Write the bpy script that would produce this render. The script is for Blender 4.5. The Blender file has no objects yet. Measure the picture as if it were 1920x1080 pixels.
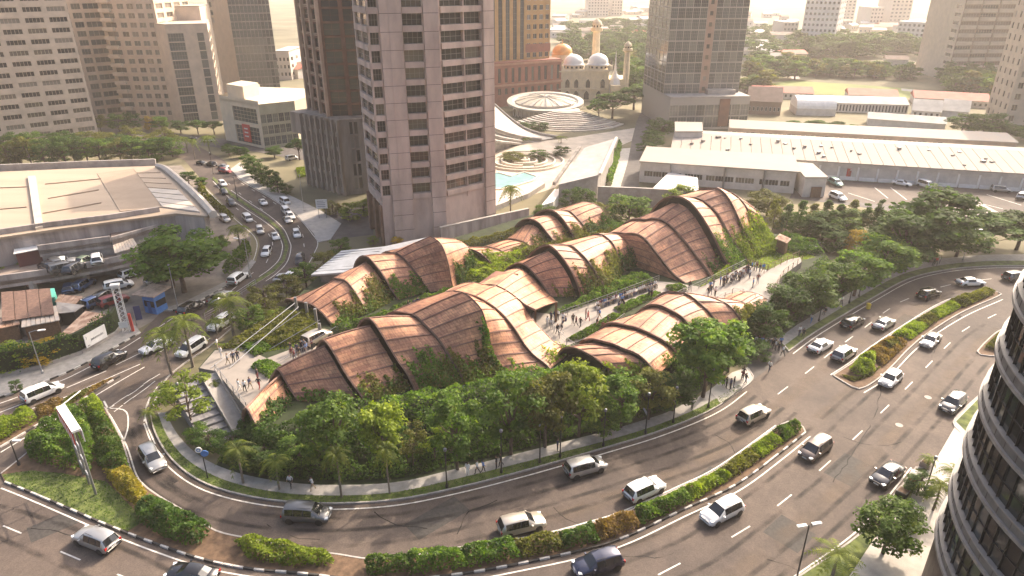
import bpy, math, random
import numpy as np
from mathutils import Vector, Matrix
from mathutils.geometry import tessellate_polygon
R=math.radians; HAZE=.00026
sc=bpy.context.scene
COL=sc.collection
# ---------------------------------------------------------------- camera
CAMH=48.0; PITCH=R(24.5); FPX=1280.0
cd=bpy.data.cameras.new('camera'); cam=bpy.data.objects.new('camera',cd); COL.objects.link(cam)
cam.location=(0,0,CAMH); cam.rotation_euler=(R(90)-PITCH,0,0)
cd.sensor_width=36.0; cd.lens=36.0*FPX/1920; cd.clip_start=0.5; cd.clip_end=9000
sc.camera=cam
# ---------------------------------------------------------------- sky, sun, exposure
SUN_EL=R(36); SUN_AZ=R(40)        # azimuth from +Y towards +X: behind the scene, to the right
w=bpy.data.worlds.new('World'); sc.world=w; w.use_nodes=True
nt=w.node_tree; bg=nt.nodes['Background']
sky=nt.nodes.new('ShaderNodeTexSky'); sky.sky_type='NISHITA'; sky.sun_disc=False
sky.sun_elevation=SUN_EL; sky.sun_rotation=SUN_AZ; sky.dust_density=9.0; sky.air_density=.9; sky.ozone_density=1.0
nt.links.new(sky.outputs[0],bg.inputs[0]); bg.inputs[1].default_value=0.15
sd=bpy.data.lights.new('sun','SUN'); sun=bpy.data.objects.new('sun',sd); COL.objects.link(sun)
sd.energy=2.7; sd.angle=R(0.6); sd.color=(1.0,0.83,0.66)
sdir=Vector((math.sin(SUN_AZ)*math.cos(SUN_EL),math.cos(SUN_AZ)*math.cos(SUN_EL),math.sin(SUN_EL)))
sun.rotation_euler=sdir.to_track_quat('Z','Y').to_euler(); sun.location=(60,60,120)
vs=sc.view_settings; vs.view_transform='Standard'; vs.look='None'; vs.exposure=1.35; vs.gamma=1.0; vs.use_curve_mapping=False
sc.render.engine='CYCLES'
cy=sc.cycles; cy.use_denoising=True; cy.max_bounces=5; cy.diffuse_bounces=3; cy.glossy_bounces=2; cy.transmission_bounces=3
cy.transparent_max_bounces=6; cy.volume_bounces=1; cy.caustics_reflective=False; cy.caustics_refractive=False
cy.sample_clamp_indirect=4.0
# ---------------------------------------------------------------- helpers: places
CP,SP=math.cos(PITCH),math.sin(PITCH)
def ray(px,py):
    a=(px-960)/FPX; b=(540-py)/FPX
    return Vector((a,CP+b*SP,-SP+b*CP))
def G(px,py,z=0.0):
    "point of the place at height z seen at a photo position"
    r=ray(px,py); t=(z-CAMH)/r.z
    return Vector((r.x*t,r.y*t,z))
def GL(pts,z=0.0): return [G(x,y,z) for x,y in pts]
def ZT(base,pyt,pxt=None):
    "height of the point above ground point base that shows at photo row pyt"
    r=ray(960 if pxt is None else pxt,pyt); return CAMH+r.z*(base[1]/r.y)
rng=random.Random(7); nr=np.random.RandomState(11)
# ---------------------------------------------------------------- helpers: objects
def tag(o,label=None,cat=None,group=None,kind=None):
    if label: o['label']=label
    if cat: o['category']=cat
    if group: o['group']=group
    if kind: o['kind']=kind
    return o
def empty(name,loc,rz=0.0,label=None,cat=None,group=None):
    o=bpy.data.objects.new(name,None); COL.objects.link(o); o.location=loc; o.rotation_euler=(0,0,rz); o.empty_display_size=.3
    return tag(o,label,cat,group)
def inst(name,me,parent=None,loc=(0,0,0),rz=0.0,scale=None,rot=None):
    o=bpy.data.objects.new(name,me); COL.objects.link(o); o.parent=parent; o.location=loc
    o.rotation_euler=rot if rot is not None else (0,0,rz)
    if scale is not None: o.scale=scale if hasattr(scale,'__len__') else (scale,)*3
    return o
def omat(o,i,m):
    o.material_slots[i].link='OBJECT'; o.material_slots[i].material=m
class MB:
    def __init__(s): s.v=[];s.f=[];s.m=[];s.uv=None
    def face(s,pts,m=0):
        i=len(s.v); s.v+= [tuple(p) for p in pts]; s.f.append(tuple(range(i,i+len(pts)))); s.m.append(m); return s
    def box(s,x0,y0,z0,x1,y1,z1,m=0):
        return s.hexa([(x0,y0),(x1,y0),(x1,y1),(x0,y1)],z0,z1,m)
    def boxr(s,cx,cy,z0,lx,ly,h,a=0.0,m=0):
        c,n=math.cos(a),math.sin(a)
        q=[(cx+c*u-n*v,cy+n*u+c*v) for u,v in((-lx/2,-ly/2),(lx/2,-ly/2),(lx/2,ly/2),(-lx/2,ly/2))]
        return s.hexa(q,z0,z0+h,m)
    def hexa(s,q,z0,z1,m=0):
        return s.prism(q,z0,z1,m,m)
    def prism(s,poly,z0,z1,m=0,mt=None,bottom=True):
        "poly: counter-clockwise xy; z0,z1 numbers or lists"
        poly=[(p[0],p[1]) for p in poly]
        if sum(poly[i-1][0]*poly[i][1]-poly[i][0]*poly[i-1][1] for i in range(len(poly)))<0:
            poly=poly[::-1]
            if hasattr(z0,'__len__'): z0=z0[::-1]
            if hasattr(z1,'__len__'): z1=z1[::-1]
        n=len(poly); i=len(s.v); mt=m if mt is None else mt
        A=z0 if hasattr(z0,'__len__') else [z0]*n; B=z1 if hasattr(z1,'__len__') else [z1]*n
        s.v+=[(p[0],p[1],A[k]) for k,p in enumerate(poly)]+[(p[0],p[1],B[k]) for k,p in enumerate(poly)]
        for k in range(n):
            l=(k+1)%n; s.f.append((i+k,i+l,i+n+l,i+n+k)); s.m.append(m)
        if n<=4:
            s.f.append(tuple(range(i+n,i+2*n))); s.m.append(mt)
            if bottom: s.f.append(tuple(range(i+n-1,i-1,-1))); s.m.append(m)
        else:
            for t in tessellate_polygon([[Vector((p[0],p[1],0)) for p in poly]]):
                a,b,c=[poly[q] for q in t]
                if (b[0]-a[0])*(c[1]-a[1])-(b[1]-a[1])*(c[0]-a[0])<0: t=(t[0],t[2],t[1])
                s.f.append(tuple(i+n+q for q in t)); s.m.append(mt)
                if bottom: s.f.append(tuple(i+q for q in t[::-1])); s.m.append(m)
        return s
    def sheet(s,poly,z,m=0):
        poly=[(p[0],p[1]) for p in poly]; i=len(s.v); s.v+=[(p[0],p[1],z) for p in poly]
        for t in tessellate_polygon([[Vector((p[0],p[1],0)) for p in poly]]):
            a,b,c=[poly[q] for q in t]
            if (b[0]-a[0])*(c[1]-a[1])-(b[1]-a[1])*(c[0]-a[0])<0: t=(t[0],t[2],t[1])
            s.f.append(tuple(i+q for q in t)); s.m.append(m)
        return s
    def grid(s,rows,m=0,closed=False,flip=False):
        "rows: list of equal-length point lists"
        i=len(s.v); n=len(rows[0])
        for r in rows: s.v+=[tuple(p) for p in r]
        for a in range(len(rows)-1):
            for b in range(n if closed else n-1):
                c=(b+1)%n; q=(i+a*n+b,i+a*n+c,i+(a+1)*n+c,i+(a+1)*n+b)
                s.f.append(q[::-1] if flip else q); s.m.append(m)
        return s
    def tube(s,pts,r0,r1=None,n=6,m=0,cap=True):
        r1=r0 if r1 is None else r1; pts=[Vector(p) for p in pts]; L=len(pts); rows=[]
        for k,p in enumerate(pts):
            d=(pts[min(k+1,L-1)]-pts[max(k-1,0)]).normalized()
            a=d.orthogonal().normalized() if k==0 else (a-d*a.dot(d)).normalized()
            b=d.cross(a); r=r0+(r1-r0)*k/max(1,L-1)
            rows.append([p+(a*math.cos(t)+b*math.sin(t))*r for t in [2*math.pi*j/n for j in range(n)]])
        s.grid(rows,m,True)
        if cap: s.face(rows[-1],m); s.face(rows[0][::-1],m)
        return s
    def rev(s,c,prof,n=16,m=0,a0=0.0,a1=2*math.pi):
        "revolve (r,z) profile about a vertical axis at c"
        cl=abs(a1-a0)>6.28; k=n if cl else n+1
        rows=[[(c[0]+r*math.cos(a0+(a1-a0)*j/n),c[1]+r*math.sin(a0+(a1-a0)*j/n),c[2]+z) for j in range(k)] for r,z in prof]
        return s.grid(rows,m,cl)
    def build(s,name,mats,parent=None,origin=None,smooth=False,link=True):
        me=bpy.data.meshes.new(name); v=s.v
        if origin is not None:
            ox,oy,oz=origin; v=[(a-ox,b-oy,c-oz) for a,b,c in v]
        me.from_pydata(v,[],s.f)
        mats=mats if isinstance(mats,(list,tuple)) else [mats]
        for m in mats: me.materials.append(m)
        if len(mats)>1: me.polygons.foreach_set('material_index',s.m)
        if smooth: me.polygons.foreach_set('use_smooth',[True]*len(s.f))
        me.update()
        if not link: return me
        o=bpy.data.objects.new(name,me); COL.objects.link(o); o.parent=parent
        if origin is not None and parent is None: o.location=origin
        return o
def struct(o): o['kind']='structure'; return o
def stuff(o): o['kind']='stuff'; return o
def smoothline(pts,n=8):
    "Catmull-Rom through points"
    P=[Vector(p) for p in pts]; P=[P[0]*2-P[1]]+P+[P[-1]*2-P[-2]]; out=[]
    for i in range(1,len(P)-2):
        a,b,c,d=P[i-1:i+3]
        for k in range(n):
            t=k/n; out.append(.5*((2*b)+(c-a)*t+(2*a-5*b+4*c-d)*t*t+(3*b-a-3*c+d)*t**3))
    out.append(P[-2]); return out
def resample(P,step):
    P=[Vector(p) for p in P]; L=[0]
    for a,b in zip(P,P[1:]): L.append(L[-1]+(b-a).length)
    n=max(1,int(round(L[-1]/step))); out=[]; j=0
    for k in range(n+1):
        s=L[-1]*k/n
        while j<len(L)-2 and L[j+1]<s: j+=1
        t=(s-L[j])/max(1e-9,L[j+1]-L[j]); out.append(P[j].lerp(P[j+1],t))
    return out
def offset(P,d):
    "offset a ground polyline to its left by d"
    out=[]
    for k,p in enumerate(P):
        t=(P[min(k+1,len(P)-1)]-P[max(k-1,0)]); t.z=0; t.normalize(); out.append(p+Vector((-t.y,t.x,0))*d)
    return out
def inpoly(x,y,poly):
    c=False; j=len(poly)-1
    for i in range(len(poly)):
        if (poly[i][1]>y)!=(poly[j][1]>y) and x<(poly[j][0]-poly[i][0])*(y-poly[i][1])/(poly[j][1]-poly[i][1])+poly[i][0]: c=not c
        j=i
    return c
# ---------------------------------------------------------------- materials
def M(name,col,rough=.75,var=0.0,scale=1.0,bump=0.0,metal=0.0,spec=.4,col2=None,detail=5.0,stretch=None,coat=0.0):
    m=bpy.data.materials.new(name); m.use_nodes=True; t=m.node_tree; p=t.nodes['Principled BSDF']
    p.inputs['Base Color'].default_value=(*col,1); p.inputs['Roughness'].default_value=rough; p.inputs['Metallic'].default_value=metal
    p.inputs['Specular IOR Level'].default_value=spec; p.inputs['Coat Weight'].default_value=coat
    if var or bump or col2:
        tc=t.nodes.new('ShaderNodeTexCoord'); mp=t.nodes.new('ShaderNodeMapping'); t.links.new(tc.outputs['Object'],mp.inputs[0])
        if stretch: mp.inputs['Scale'].default_value=stretch
        nz=t.nodes.new('ShaderNodeTexNoise'); nz.inputs['Scale'].default_value=scale; nz.inputs['Detail'].default_value=detail; nz.inputs['Roughness'].default_value=.62
        t.links.new(mp.outputs[0],nz.inputs['Vector'])
        rp=t.nodes.new('ShaderNodeValToRGB'); e=rp.color_ramp.elements
        a=[max(0,c*(1-var)) for c in col]; b=[min(1,c*(1+var)) for c in (col2 or col)]
        e[0].position=.32; e[1].position=.68; e[0].color=(*a,1); e[1].color=(*b,1)
        t.links.new(nz.outputs['Fac'],rp.inputs[0]); t.links.new(rp.outputs[0],p.inputs['Base Color'])
        if bump:
            bn=t.nodes.new('ShaderNodeBump'); bn.inputs['Strength'].default_value=min(1,bump); bn.inputs['Distance'].default_value=.05
            t.links.new(nz.outputs['Fac'],bn.inputs['Height']); t.links.new(bn.outputs[0],p.inputs['Normal'])
    return m
def leafmat(name,c1,c2,c3=None,trans=.45):
    "leaves: colour differs from leaf to leaf and clump to clump; light shines through"
    m=bpy.data.materials.new(name); m.use_nodes=True; t=m.node_tree; t.nodes.remove(t.nodes['Principled BSDF'])
    out=t.nodes['Material Output']; g=t.nodes.new('ShaderNodeNewGeometry'); tc=t.nodes.new('ShaderNodeTexCoord')
    nz=t.nodes.new('ShaderNodeTexNoise'); nz.inputs['Scale'].default_value=.55; nz.inputs['Detail'].default_value=3
    oi=t.nodes.new('ShaderNodeObjectInfo'); ad=t.nodes.new('ShaderNodeVectorMath'); ad.operation='ADD'
    t.links.new(tc.outputs['Object'],ad.inputs[0]); t.links.new(oi.outputs['Location'],ad.inputs[1]); t.links.new(ad.outputs[0],nz.inputs['Vector'])
    mx=t.nodes.new('ShaderNodeMath'); mx.operation='MULTIPLY_ADD'; mx.inputs[1].default_value=.42; t.links.new(g.outputs['Random Per Island'],mx.inputs[0])
    m2=t.nodes.new('ShaderNodeMath'); m2.operation='MULTIPLY_ADD'; m2.inputs[1].default_value=1.5; m2.inputs[2].default_value=-.48; t.links.new(nz.outputs['Fac'],m2.inputs[0])
    t.links.new(m2.outputs[0],mx.inputs[2])
    rp=t.nodes.new('ShaderNodeValToRGB'); e=rp.color_ramp.elements; e[0].color=(*c1,1); e[1].color=(*c2,1); e[0].position=.1; e[1].position=.75
    if c3: q=e.new(.97); q.color=(*c3,1)
    t.links.new(mx.outputs[0],rp.inputs[0])
    hs=t.nodes.new('ShaderNodeHueSaturation'); t.links.new(rp.outputs[0],hs.inputs['Color'])
    hv=t.nodes.new('ShaderNodeMapRange'); hv.inputs[3].default_value=.75; hv.inputs[4].default_value=1.3; t.links.new(oi.outputs['Random'],hv.inputs[0]); t.links.new(hv.outputs[0],hs.inputs['Value'])
    d=t.nodes.new('ShaderNodeBsdfDiffuse'); tr=t.nodes.new('ShaderNodeBsdfTranslucent'); gl=t.nodes.new('ShaderNodeBsdfGlossy'); gl.inputs['Roughness'].default_value=.6
    t.links.new(hs.outputs[0],d.inputs[0])
    br=t.nodes.new('ShaderNodeMixRGB'); br.blend_type='MULTIPLY'; br.inputs[0].default_value=1; br.inputs[2].default_value=(1.4,1.5,.55,1); t.links.new(hs.outputs[0],br.inputs[1]); t.links.new(br.outputs[0],tr.inputs[0])
    s1=t.nodes.new('ShaderNodeMixShader'); s1.inputs[0].default_value=trans; t.links.new(d.outputs[0],s1.inputs[1]); t.links.new(tr.outputs[0],s1.inputs[2])
    s2=t.nodes.new('ShaderNodeMixShader'); s2.inputs[0].default_value=.018; t.links.new(s1.outputs[0],s2.inputs[1]); t.links.new(gl.outputs[0],s2.inputs[2])
    t.links.new(s2.outputs[0],out.inputs[0]); return m
def glass(name,tint=(.03,.035,.04),rough=.08,spec=.6,metal=0.0):
    return M(name,tint,rough=rough,spec=spec,metal=metal)
MT={}
def asphalt(name,c,warm):
    m=M(name,c,.85,.22,7.0,.25,spec=.3,detail=6); t=m.node_tree; p=t.nodes['Principled BSDF']; K=t.links.new; N=t.nodes.new
    base=p.inputs['Base Color'].links[0].from_socket; tc=N('ShaderNodeTexCoord'); out=base
    for sc_,lo,hi,st_,amt in ((.045,(.72,.70,.70),(1.22,1.16,1.08),(1,1,1),1.0),(.30,(.80,.80,.80),(1.14,1.12,1.08),(1,.55,1),.9),(1.7,(.86,.86,.87),(1.1,1.1,1.09),(1,1,1),.8)):
        mp=N('ShaderNodeMapping'); mp.inputs['Scale'].default_value=st_; mp.inputs['Rotation'].default_value=(0,0,.7); K(tc.outputs['Object'],mp.inputs[0]); nz=N('ShaderNodeTexNoise'); nz.inputs['Scale'].default_value=sc_; nz.inputs['Detail'].default_value=6; nz.inputs['Roughness'].default_value=.6; nz.inputs['Distortion'].default_value=.6; K(mp.outputs[0],nz.inputs['Vector'])
        rp=N('ShaderNodeValToRGB'); e=rp.color_ramp.elements; e[0].position=.36; e[1].position=.64; e[0].color=(*lo,1); e[1].color=(*hi,1); K(nz.outputs['Fac'],rp.inputs[0]); mx=N('ShaderNodeMixRGB'); mx.blend_type='MULTIPLY'; mx.inputs[0].default_value=amt; K(out,mx.inputs[1]); K(rp.outputs[0],mx.inputs[2]); out=mx.outputs[0]
    K(out,p.inputs['Base Color']); return m
MT['asphalt']=asphalt('asphalt',(.098,.080,.070),1)
def wearmat(name,c,amt):
    "worn film on the road: fades towards its edges, broken up by noise"
    m=bpy.data.materials.new(name); m.use_nodes=True; t=m.node_tree; p=t.nodes['Principled BSDF']; K=t.links.new; N=t.nodes.new; p.inputs['Base Color'].default_value=(*c,1); p.inputs['Roughness'].default_value=.8; p.inputs['Specular IOR Level'].default_value=.3
    uv=N('ShaderNodeUVMap'); sx=N('ShaderNodeSeparateXYZ'); K(uv.outputs[0],sx.inputs[0]); a=N('ShaderNodeMath'); a.operation='SUBTRACT'; a.inputs[1].default_value=.5; K(sx.outputs[1],a.inputs[0]); b=N('ShaderNodeMath'); b.operation='ABSOLUTE'; K(a.outputs[0],b.inputs[0])
    mr=N('ShaderNodeMapRange'); mr.interpolation_type='SMOOTHSTEP'; mr.inputs[1].default_value=.5; mr.inputs[2].default_value=.1; K(b.outputs[0],mr.inputs[0]); tc=N('ShaderNodeTexCoord'); nz=N('ShaderNodeTexNoise'); nz.inputs['Scale'].default_value=.35; nz.inputs['Detail'].default_value=7; K(tc.outputs['Object'],nz.inputs['Vector'])
    m2=N('ShaderNodeMapRange'); m2.inputs[1].default_value=.35; m2.inputs[2].default_value=.7; m2.inputs[4].default_value=amt; K(nz.outputs['Fac'],m2.inputs[0]); mu=N('ShaderNodeMath'); mu.operation='MULTIPLY'; K(mr.outputs[0],mu.inputs[0]); K(m2.outputs[0],mu.inputs[1]); K(mu.outputs[0],p.inputs['Alpha']); return m
MT['tyre']=wearmat('tyre_film',(.022,.020,.019),.75); MT['dust']=wearmat('road_dust',(.17,.125,.09),.6); MT['crack']=wearmat('tar_crack',(.014,.013,.012),1.6)
MT['asphalt_worn']=M('asphalt_worn',(.085,.075,.068),.85,.3,.5,.2,detail=8)
MT['paint']=M('road_paint',(.56,.53,.48),.75,.35,2.2)
MT['pave']=M('paving',(.27,.255,.235),.85,.2,1.2,.2)
MT['paveslab']=M('paving_pale',(.40,.37,.33),.85,.16,.8,.15)
MT['concrete']=M('concrete',(.33,.30,.27),.85,.22,.6,.2)
MT['concrete_dark']=M('concrete_stained',(.21,.19,.17),.9,.4,.5,.25)
MT['concrete_streak']=M('concrete_streaked',(.36,.31,.28),.85,.38,.5,.15,stretch=(1,1,.12))
MT['white']=M('white_paint',(.74,.72,.68),.6,.1,.8)
MT['kerbw']=M('kerb_white',(.50,.47,.43),.8,.35,3)
MT['kerbb']=M('kerb_black',(.05,.046,.042),.8,.5,3)
MT['kerbg']=M('kerb_grey',(.34,.31,.28),.85,.25,3)
MT['soil']=M('soil',(.12,.075,.045),.95,.4,1.5,.4)
MT['grass']=M('grass_ground',(.055,.085,.02),.95,.45,.9,.4,col2=(.10,.12,.03))
MT['earth']=M('earth_ground',(.085,.085,.04),.95,.4,.02,.1,col2=(.17,.145,.085),detail=10)
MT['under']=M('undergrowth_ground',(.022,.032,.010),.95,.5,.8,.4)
MT['black']=M('black_metal',(.02,.02,.02),.5)
MT['grey']=M('grey_metal',(.25,.25,.25),.45,metal=.6)
MT['steel']=M('galvanised_steel',(.42,.42,.42),.4,metal=.7)
MT['bark']=M('bark',(.10,.07,.05),.95,.35,3,.5)
MT['barkp']=M('palm_bark',(.17,.14,.11),.95,.3,6,.4)
MT['shadevoid']=M('interior_shade',(.02,.018,.016),.9)  # near-black colour stands in for shade inside openings and under roofs
MT['wood']=M('timber',(.16,.09,.05),.7,.3,4,.2)
MT['red']=M('red_paint',(.5,.05,.035),.55,.1,2)
MT['blue']=M('blue_paint',(.06,.17,.42),.6,.15,2)
MT['yellow']=M('yellow_paint',(.7,.5,.05),.6)
MT['teal']=M('teal_paint',(.1,.42,.33),.6)
L={}
L['a']=leafmat('leaf_mid',(.032,.074,.010),(.118,.195,.024),(.24,.28,.04))
L['b']=leafmat('leaf_deep',(.020,.050,.009),(.070,.128,.020),(.14,.19,.035))
L['c']=leafmat('leaf_lime',(.085,.135,.012),(.24,.30,.028),(.36,.38,.05))
L['d']=leafmat('leaf_gold',(.20,.14,.012),(.46,.31,.025),(.52,.34,.04))
L['e']=leafmat('leaf_olive',(.065,.075,.014),(.16,.16,.032),(.23,.21,.05))
L['f']=leafmat('leaf_brown',(.14,.09,.03),(.29,.19,.06),(.17,.17,.045))
L['g']=leafmat('leaf_amber',(.10,.10,.015),(.30,.24,.03),(.36,.22,.04))
L['p']=leafmat('frond',(.055,.09,.012),(.16,.19,.03),(.27,.25,.05))
# ================================================================ ground, roads, pavements
b=MB(); S=6000
b.face([(-S,-500,0),(S,-500,0),(S,8000,0),(-S,8000,0)]); struct(b.build('ground',MT['earth']))
ROAD=[(-700,1300),(-500,850),(0,748),(20,741),(93,714),(140,694),(218,652),(265,624),(305,582),(345,578),(410,545),(440,528),(462,512),(480,490),(487,462),(484,445),(470,430),(442,407),(405,368),(388,352),(372,330),(345,300),(300,285),(300,265),(360,268),(420,300),(440,325),(450,337),(505,370),(555,403),(588,440),(597,455),(590,475),(575,500),(540,535),(495,560),(440,605),(420,632),(400,645),(345,683),(300,735),(283,790),(300,830),(330,870),(380,905),(450,928),(540,942),(640,945),(750,937),(860,915),(960,890),(1040,868),(1130,842),(1220,815),(1300,785),(1350,760),(1390,730),(1440,690),(1480,655),(1520,625),(1580,590),(1640,555),(1700,523),(1760,507),(1830,500),(1920,497),(2250,500),(2700,750),(2400,1300)]
struct(MB().sheet(GL(ROAD),.012).build('road',MT['asphalt']))
# pale worn wheel paths / dusty area of the left junction
def soft(name,px,mat,z,kind=True):
    o=MB().sheet(GL(px),z).build(name,mat)
    return struct(o)
def raised(name,px,z,mat,side=None,z0=0.0):
    o=MB().prism(GL(px),z0,z,1,0,bottom=False).build(name,[mat,side or MT['kerbg']]); return struct(o)
M1=[(2,890),(30,868),(70,835),(110,800),(150,770),(193,765),(205,780),(230,830),(247,885),(262,905),(300,933),(355,965),(405,997),(470,1012),(560,1030),(640,1042),(700,1049),(830,1036),(1000,1010),(1100,985),(1173,962),(1273,917),(1353,877),(1460,800),(1490,793),(1505,802),(1510,812),(1460,852),(1380,910),(1280,957),(1180,1005),(1100,1031),(960,1061),(860,1078),(760,1090),(660,1088),(560,1076),(470,1068),(380,1050),(290,1020),(200,985),(130,955),(60,925),(10,905)]
M0=[(-200,880),(0,797),(61,770),(120,750),(170,728),(215,708),(225,706),(181,733),(148,755),(96,783),(46,813),(0,840),(-200,940)]
M2=[(1562,705),(1600,680),(1640,650),(1700,610),(1770,568),(1840,545),(1870,549),(1872,556),(1800,588),(1720,640),(1660,700),(1615,730),(1590,722)]
M3=[(1832,660),(1850,640),(1880,618),(1930,612),(1930,660),(1880,668),(1840,667)]
raised('median_ground',M1,.14,MT['soil']); raised('median_ground',M0,.14,MT['soil']); raised('median_ground',M2,.14,MT['soil']); raised('median_ground',M3,.14,MT['soil'])
HM=[(400,332),(432,360),(467,385),(502,408),(527,430),(538,452),(541,465),(534,490),(515,510),(494,524),(465,541),(462,538),(490,520),(511,506),(529,487),(535,465),(532,452),(522,432),(497,411),(462,388),(428,364),(398,336)]
raised('median_ground',HM,.14,MT['grass'])
# front pavement: verge, walk
KERB=[(283,790),(300,830),(330,870),(380,905),(450,928),(540,942),(640,945),(750,937),(860,915),(960,890),(1040,868),(1130,842),(1220,815),(1300,785),(1350,760),(1390,730)]
WOUT=[(296,775),(312,815),(342,855),(390,888),(455,912),(540,927),(640,931),(745,924),(850,901),(960,874),(1045,852),(1140,827),(1225,801),(1300,771),(1345,747),(1385,722)]
WIN=[(312,775),(328,808),(358,843),(402,872),(465,893),(545,907),(640,911),(740,905),(845,882),(955,855),(1040,833),(1135,809),(1215,785),(1285,757),(1330,733),(1372,702)]
KW=smoothline(GL(KERB),5); OW=smoothline(GL(WOUT),5); IW=smoothline(GL(WIN),5)
KW0=[G(345,683),G(315,708),G(298,738)]; 
b=MB(); b.prism(KW+IW[::-1],0,.13,1,0,bottom=False); struct(b.build('verge_ground',[MT['grass'],MT['kerbg']]))
b=MB().sheet(OW+IW[::-1],.142); struct(b.build('pavement',MT['pave']))
# path joints across the front walk
WJ=[]
V2=[(1385,728),(1412,708),(1440,690),(1470,664),(1482,655),(1458,635),(1438,600),(1395,640),(1330,733),(1355,752)]
raised('forecourt_paving',[(1350,757),(1390,732),(1412,712),(1402,690),(1372,700),(1330,733)],.145,MT['paveslab'])
soft('driveway',[(1402,690),(1412,712),(1440,692),(1480,657),(1468,640),(1435,640),(1400,668)],MT['asphalt_worn'],.02)
# pavement on the far side of the drive, round the bend
K2=[(1478,660),(1520,629),(1580,592),(1640,557),(1700,525),(1760,509),(1830,501),(1920,499),(2150,500)]
W2o=[(1472,648),(1512,619),(1570,583),(1630,547),(1690,516),(1755,500),(1830,492),(1920,490),(2150,491)]
W2i=[(1455,640),(1495,610),(1552,574),(1612,540),(1675,508),(1745,489),(1830,480),(1920,478),(2150,479)]
k2=smoothline(GL(K2),4); o2=smoothline(GL(W2o),4); i2=smoothline(GL(W2i),4)
struct(MB().prism(k2+i2[::-1],0,.13,1,0,bottom=False).build('verge_ground',[MT['grass'],MT['kerbg']]))
struct(MB().sheet(o2+i2[::-1],.142).build('pavement',MT['pave']))
# right hand pavement
raised('pavement',[(1465,1105),(1602,1011),(1655,957),(1718,877),(1755,862),(1791,800),(1789,788),(1844,735),(2000,640),(2300,800),(2200,1300),(1465,1300)],.13,MT['paveslab'])
struct(MB().sheet(GL([(1480,1090),(1602,1013),(1655,960),(1716,880),(1740,880),(1690,960),(1640,1010),(1590,1085)]),.142).build('verge_ground',MT['grass']))
struct(MB().sheet(GL([(1792,792),(1845,738),(1850,745),(1830,780),(1812,812)]),.142).build('verge_ground',MT['grass']))
# left compound yard, left pavement
struct(MB().sheet(GL([(-600,760),(0,728),(218,640),(290,600),(330,584),(410,548),(470,490),(470,440),(420,400),(340,310),(-200,330),(-900,400)]),.006).build('yard_ground',M('yard_concrete',(.20,.17,.14),.9,.35,.3,.1)))
raised('pavement',[(-200,800),(0,746),(20,739),(93,712),(140,692),(218,650),(263,623),(252,610),(218,625),(154,662),(80,690),(0,710),(-200,770)],.13,MT['pave'])
raised('pavement',[(305,584),(345,580),(410,547),(440,530),(462,514),(480,491),(472,488),(452,510),(430,525),(400,540),(340,570),(318,575)],.13,MT['pave'])
raised('pavement',[(432,318),(450,336),(505,369),(555,402),(588,439),(597,455),(620,450),(640,420),(600,395),(540,365),(470,325),(450,305)],.13,MT['paveslab'])
soft('forecourt_road',[(600,395),(700,392),(700,440),(620,450),(640,420)],MT['asphalt_worn'],.016)
soft('junction_road',[(110,250),(330,268),(480,285),(560,300),(700,300),(700,285),(480,268),(330,250),(110,235)],MT['asphalt_worn'],.05)
# ---------------------------------------------------------------- painted lines
def ribbon(P,wd,z,name='road_marking'):
    A=offset(P,wd/2); B_=offset(P,-wd/2); m=MB(); m.grid([[(p.x,p.y,z) for p in B_],[(p.x,p.y,z) for p in A]],0,flip=True)
    return m
lines=MB()
def addline(P,wd=.15,z=.018):
    A=offset(P,wd/2); B_=offset(P,-wd/2); lines.grid([[(p.x,p.y,z) for p in A],[(p.x,p.y,z) for p in B_]],0)
def edge(px,d,n=5,wd=.15): addline(resample(offset(smoothline(GL(px),n),d),.8),wd)
edge(KERB,-.75); edge(K2,-.7)
edge([(196,772),(208,790),(233,838),(250,890),(266,912),(303,940),(358,972),(408,1003),(470,1018),(560,1036),(640,1048),(700,1055)],.25)
edge([(830,1036),(1000,1010),(1100,985),(1173,962),(1273,917),(1353,877),(1460,800)],.35)
edge([(10,910),(60,930),(130,960),(200,990),(290,1025),(380,1055),(470,1073),(560,1081),(660,1093),(760,1096),(860,1084),(960,1066),(1100,1036),(1180,1010),(1280,962),(1380,915),(1460,857),(1512,815)],-.45)
edge([(1562,705),(1600,680),(1640,650),(1700,610),(1770,568),(1840,545)],.35)
edge([(1615,734),(1662,704),(1722,645),(1802,593),(1876,560)],-.35)
edge([(1495,1088),(1602,1011),(1655,957),(1716,880)],.4)
edge([(-100,790),(0,755),(20,748),(93,721),(140,701),(218,659),(262,632)],-.2)
edge([(0,848),(46,820),(96,790),(148,762),(181,740),(228,712),(270,688)],-.1)
edge([(61,767),(120,747),(170,725),(215,705),(265,683)],.15)
edge([(197,765),(235,770),(240,800),(232,830),(236,860)],0)
edge([(300,830),(283,790),(282,765),(292,738)],.5)
edge([(272,790),(276,765),(290,735),(305,715)],.1,wd=.12)
edge([(388,353),(405,370),(425,390),(442,409),(470,433),(482,447),(485,463),(477,490),(459,512),(437,530),(407,548),(345,582)],-.3)
edge([(440,326),(450,339),(505,372),(553,405),(584,441),(593,456),(586,475),(571,500),(537,533),(492,558)],.3)
edge([(401,340),(428,368),(462,392),(497,415),(520,434),(529,453),(531,465),(525,486),(508,504),(487,519)],-.15)
edge([(432,357),(469,382),(504,405),(530,429),(541,452),(544,465),(537,491),(518,512),(497,527)],.15)
def dashes(px,ln=2.6,wd=.14):
    P=GL(px)
    for k,p in enumerate(P):
        t=(P[min(k+1,len(P)-1)]-P[max(k-1,0)]).normalized()
        addline([p-t*ln/2,p+t*ln/2],wd)
dashes([(1255,1067),(1389,997),(1471,938),(1547,873),(1608,816),(1659,767),(1704,723),(1742,683),(1776,648),(1811,617),(1860,593)])
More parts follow.
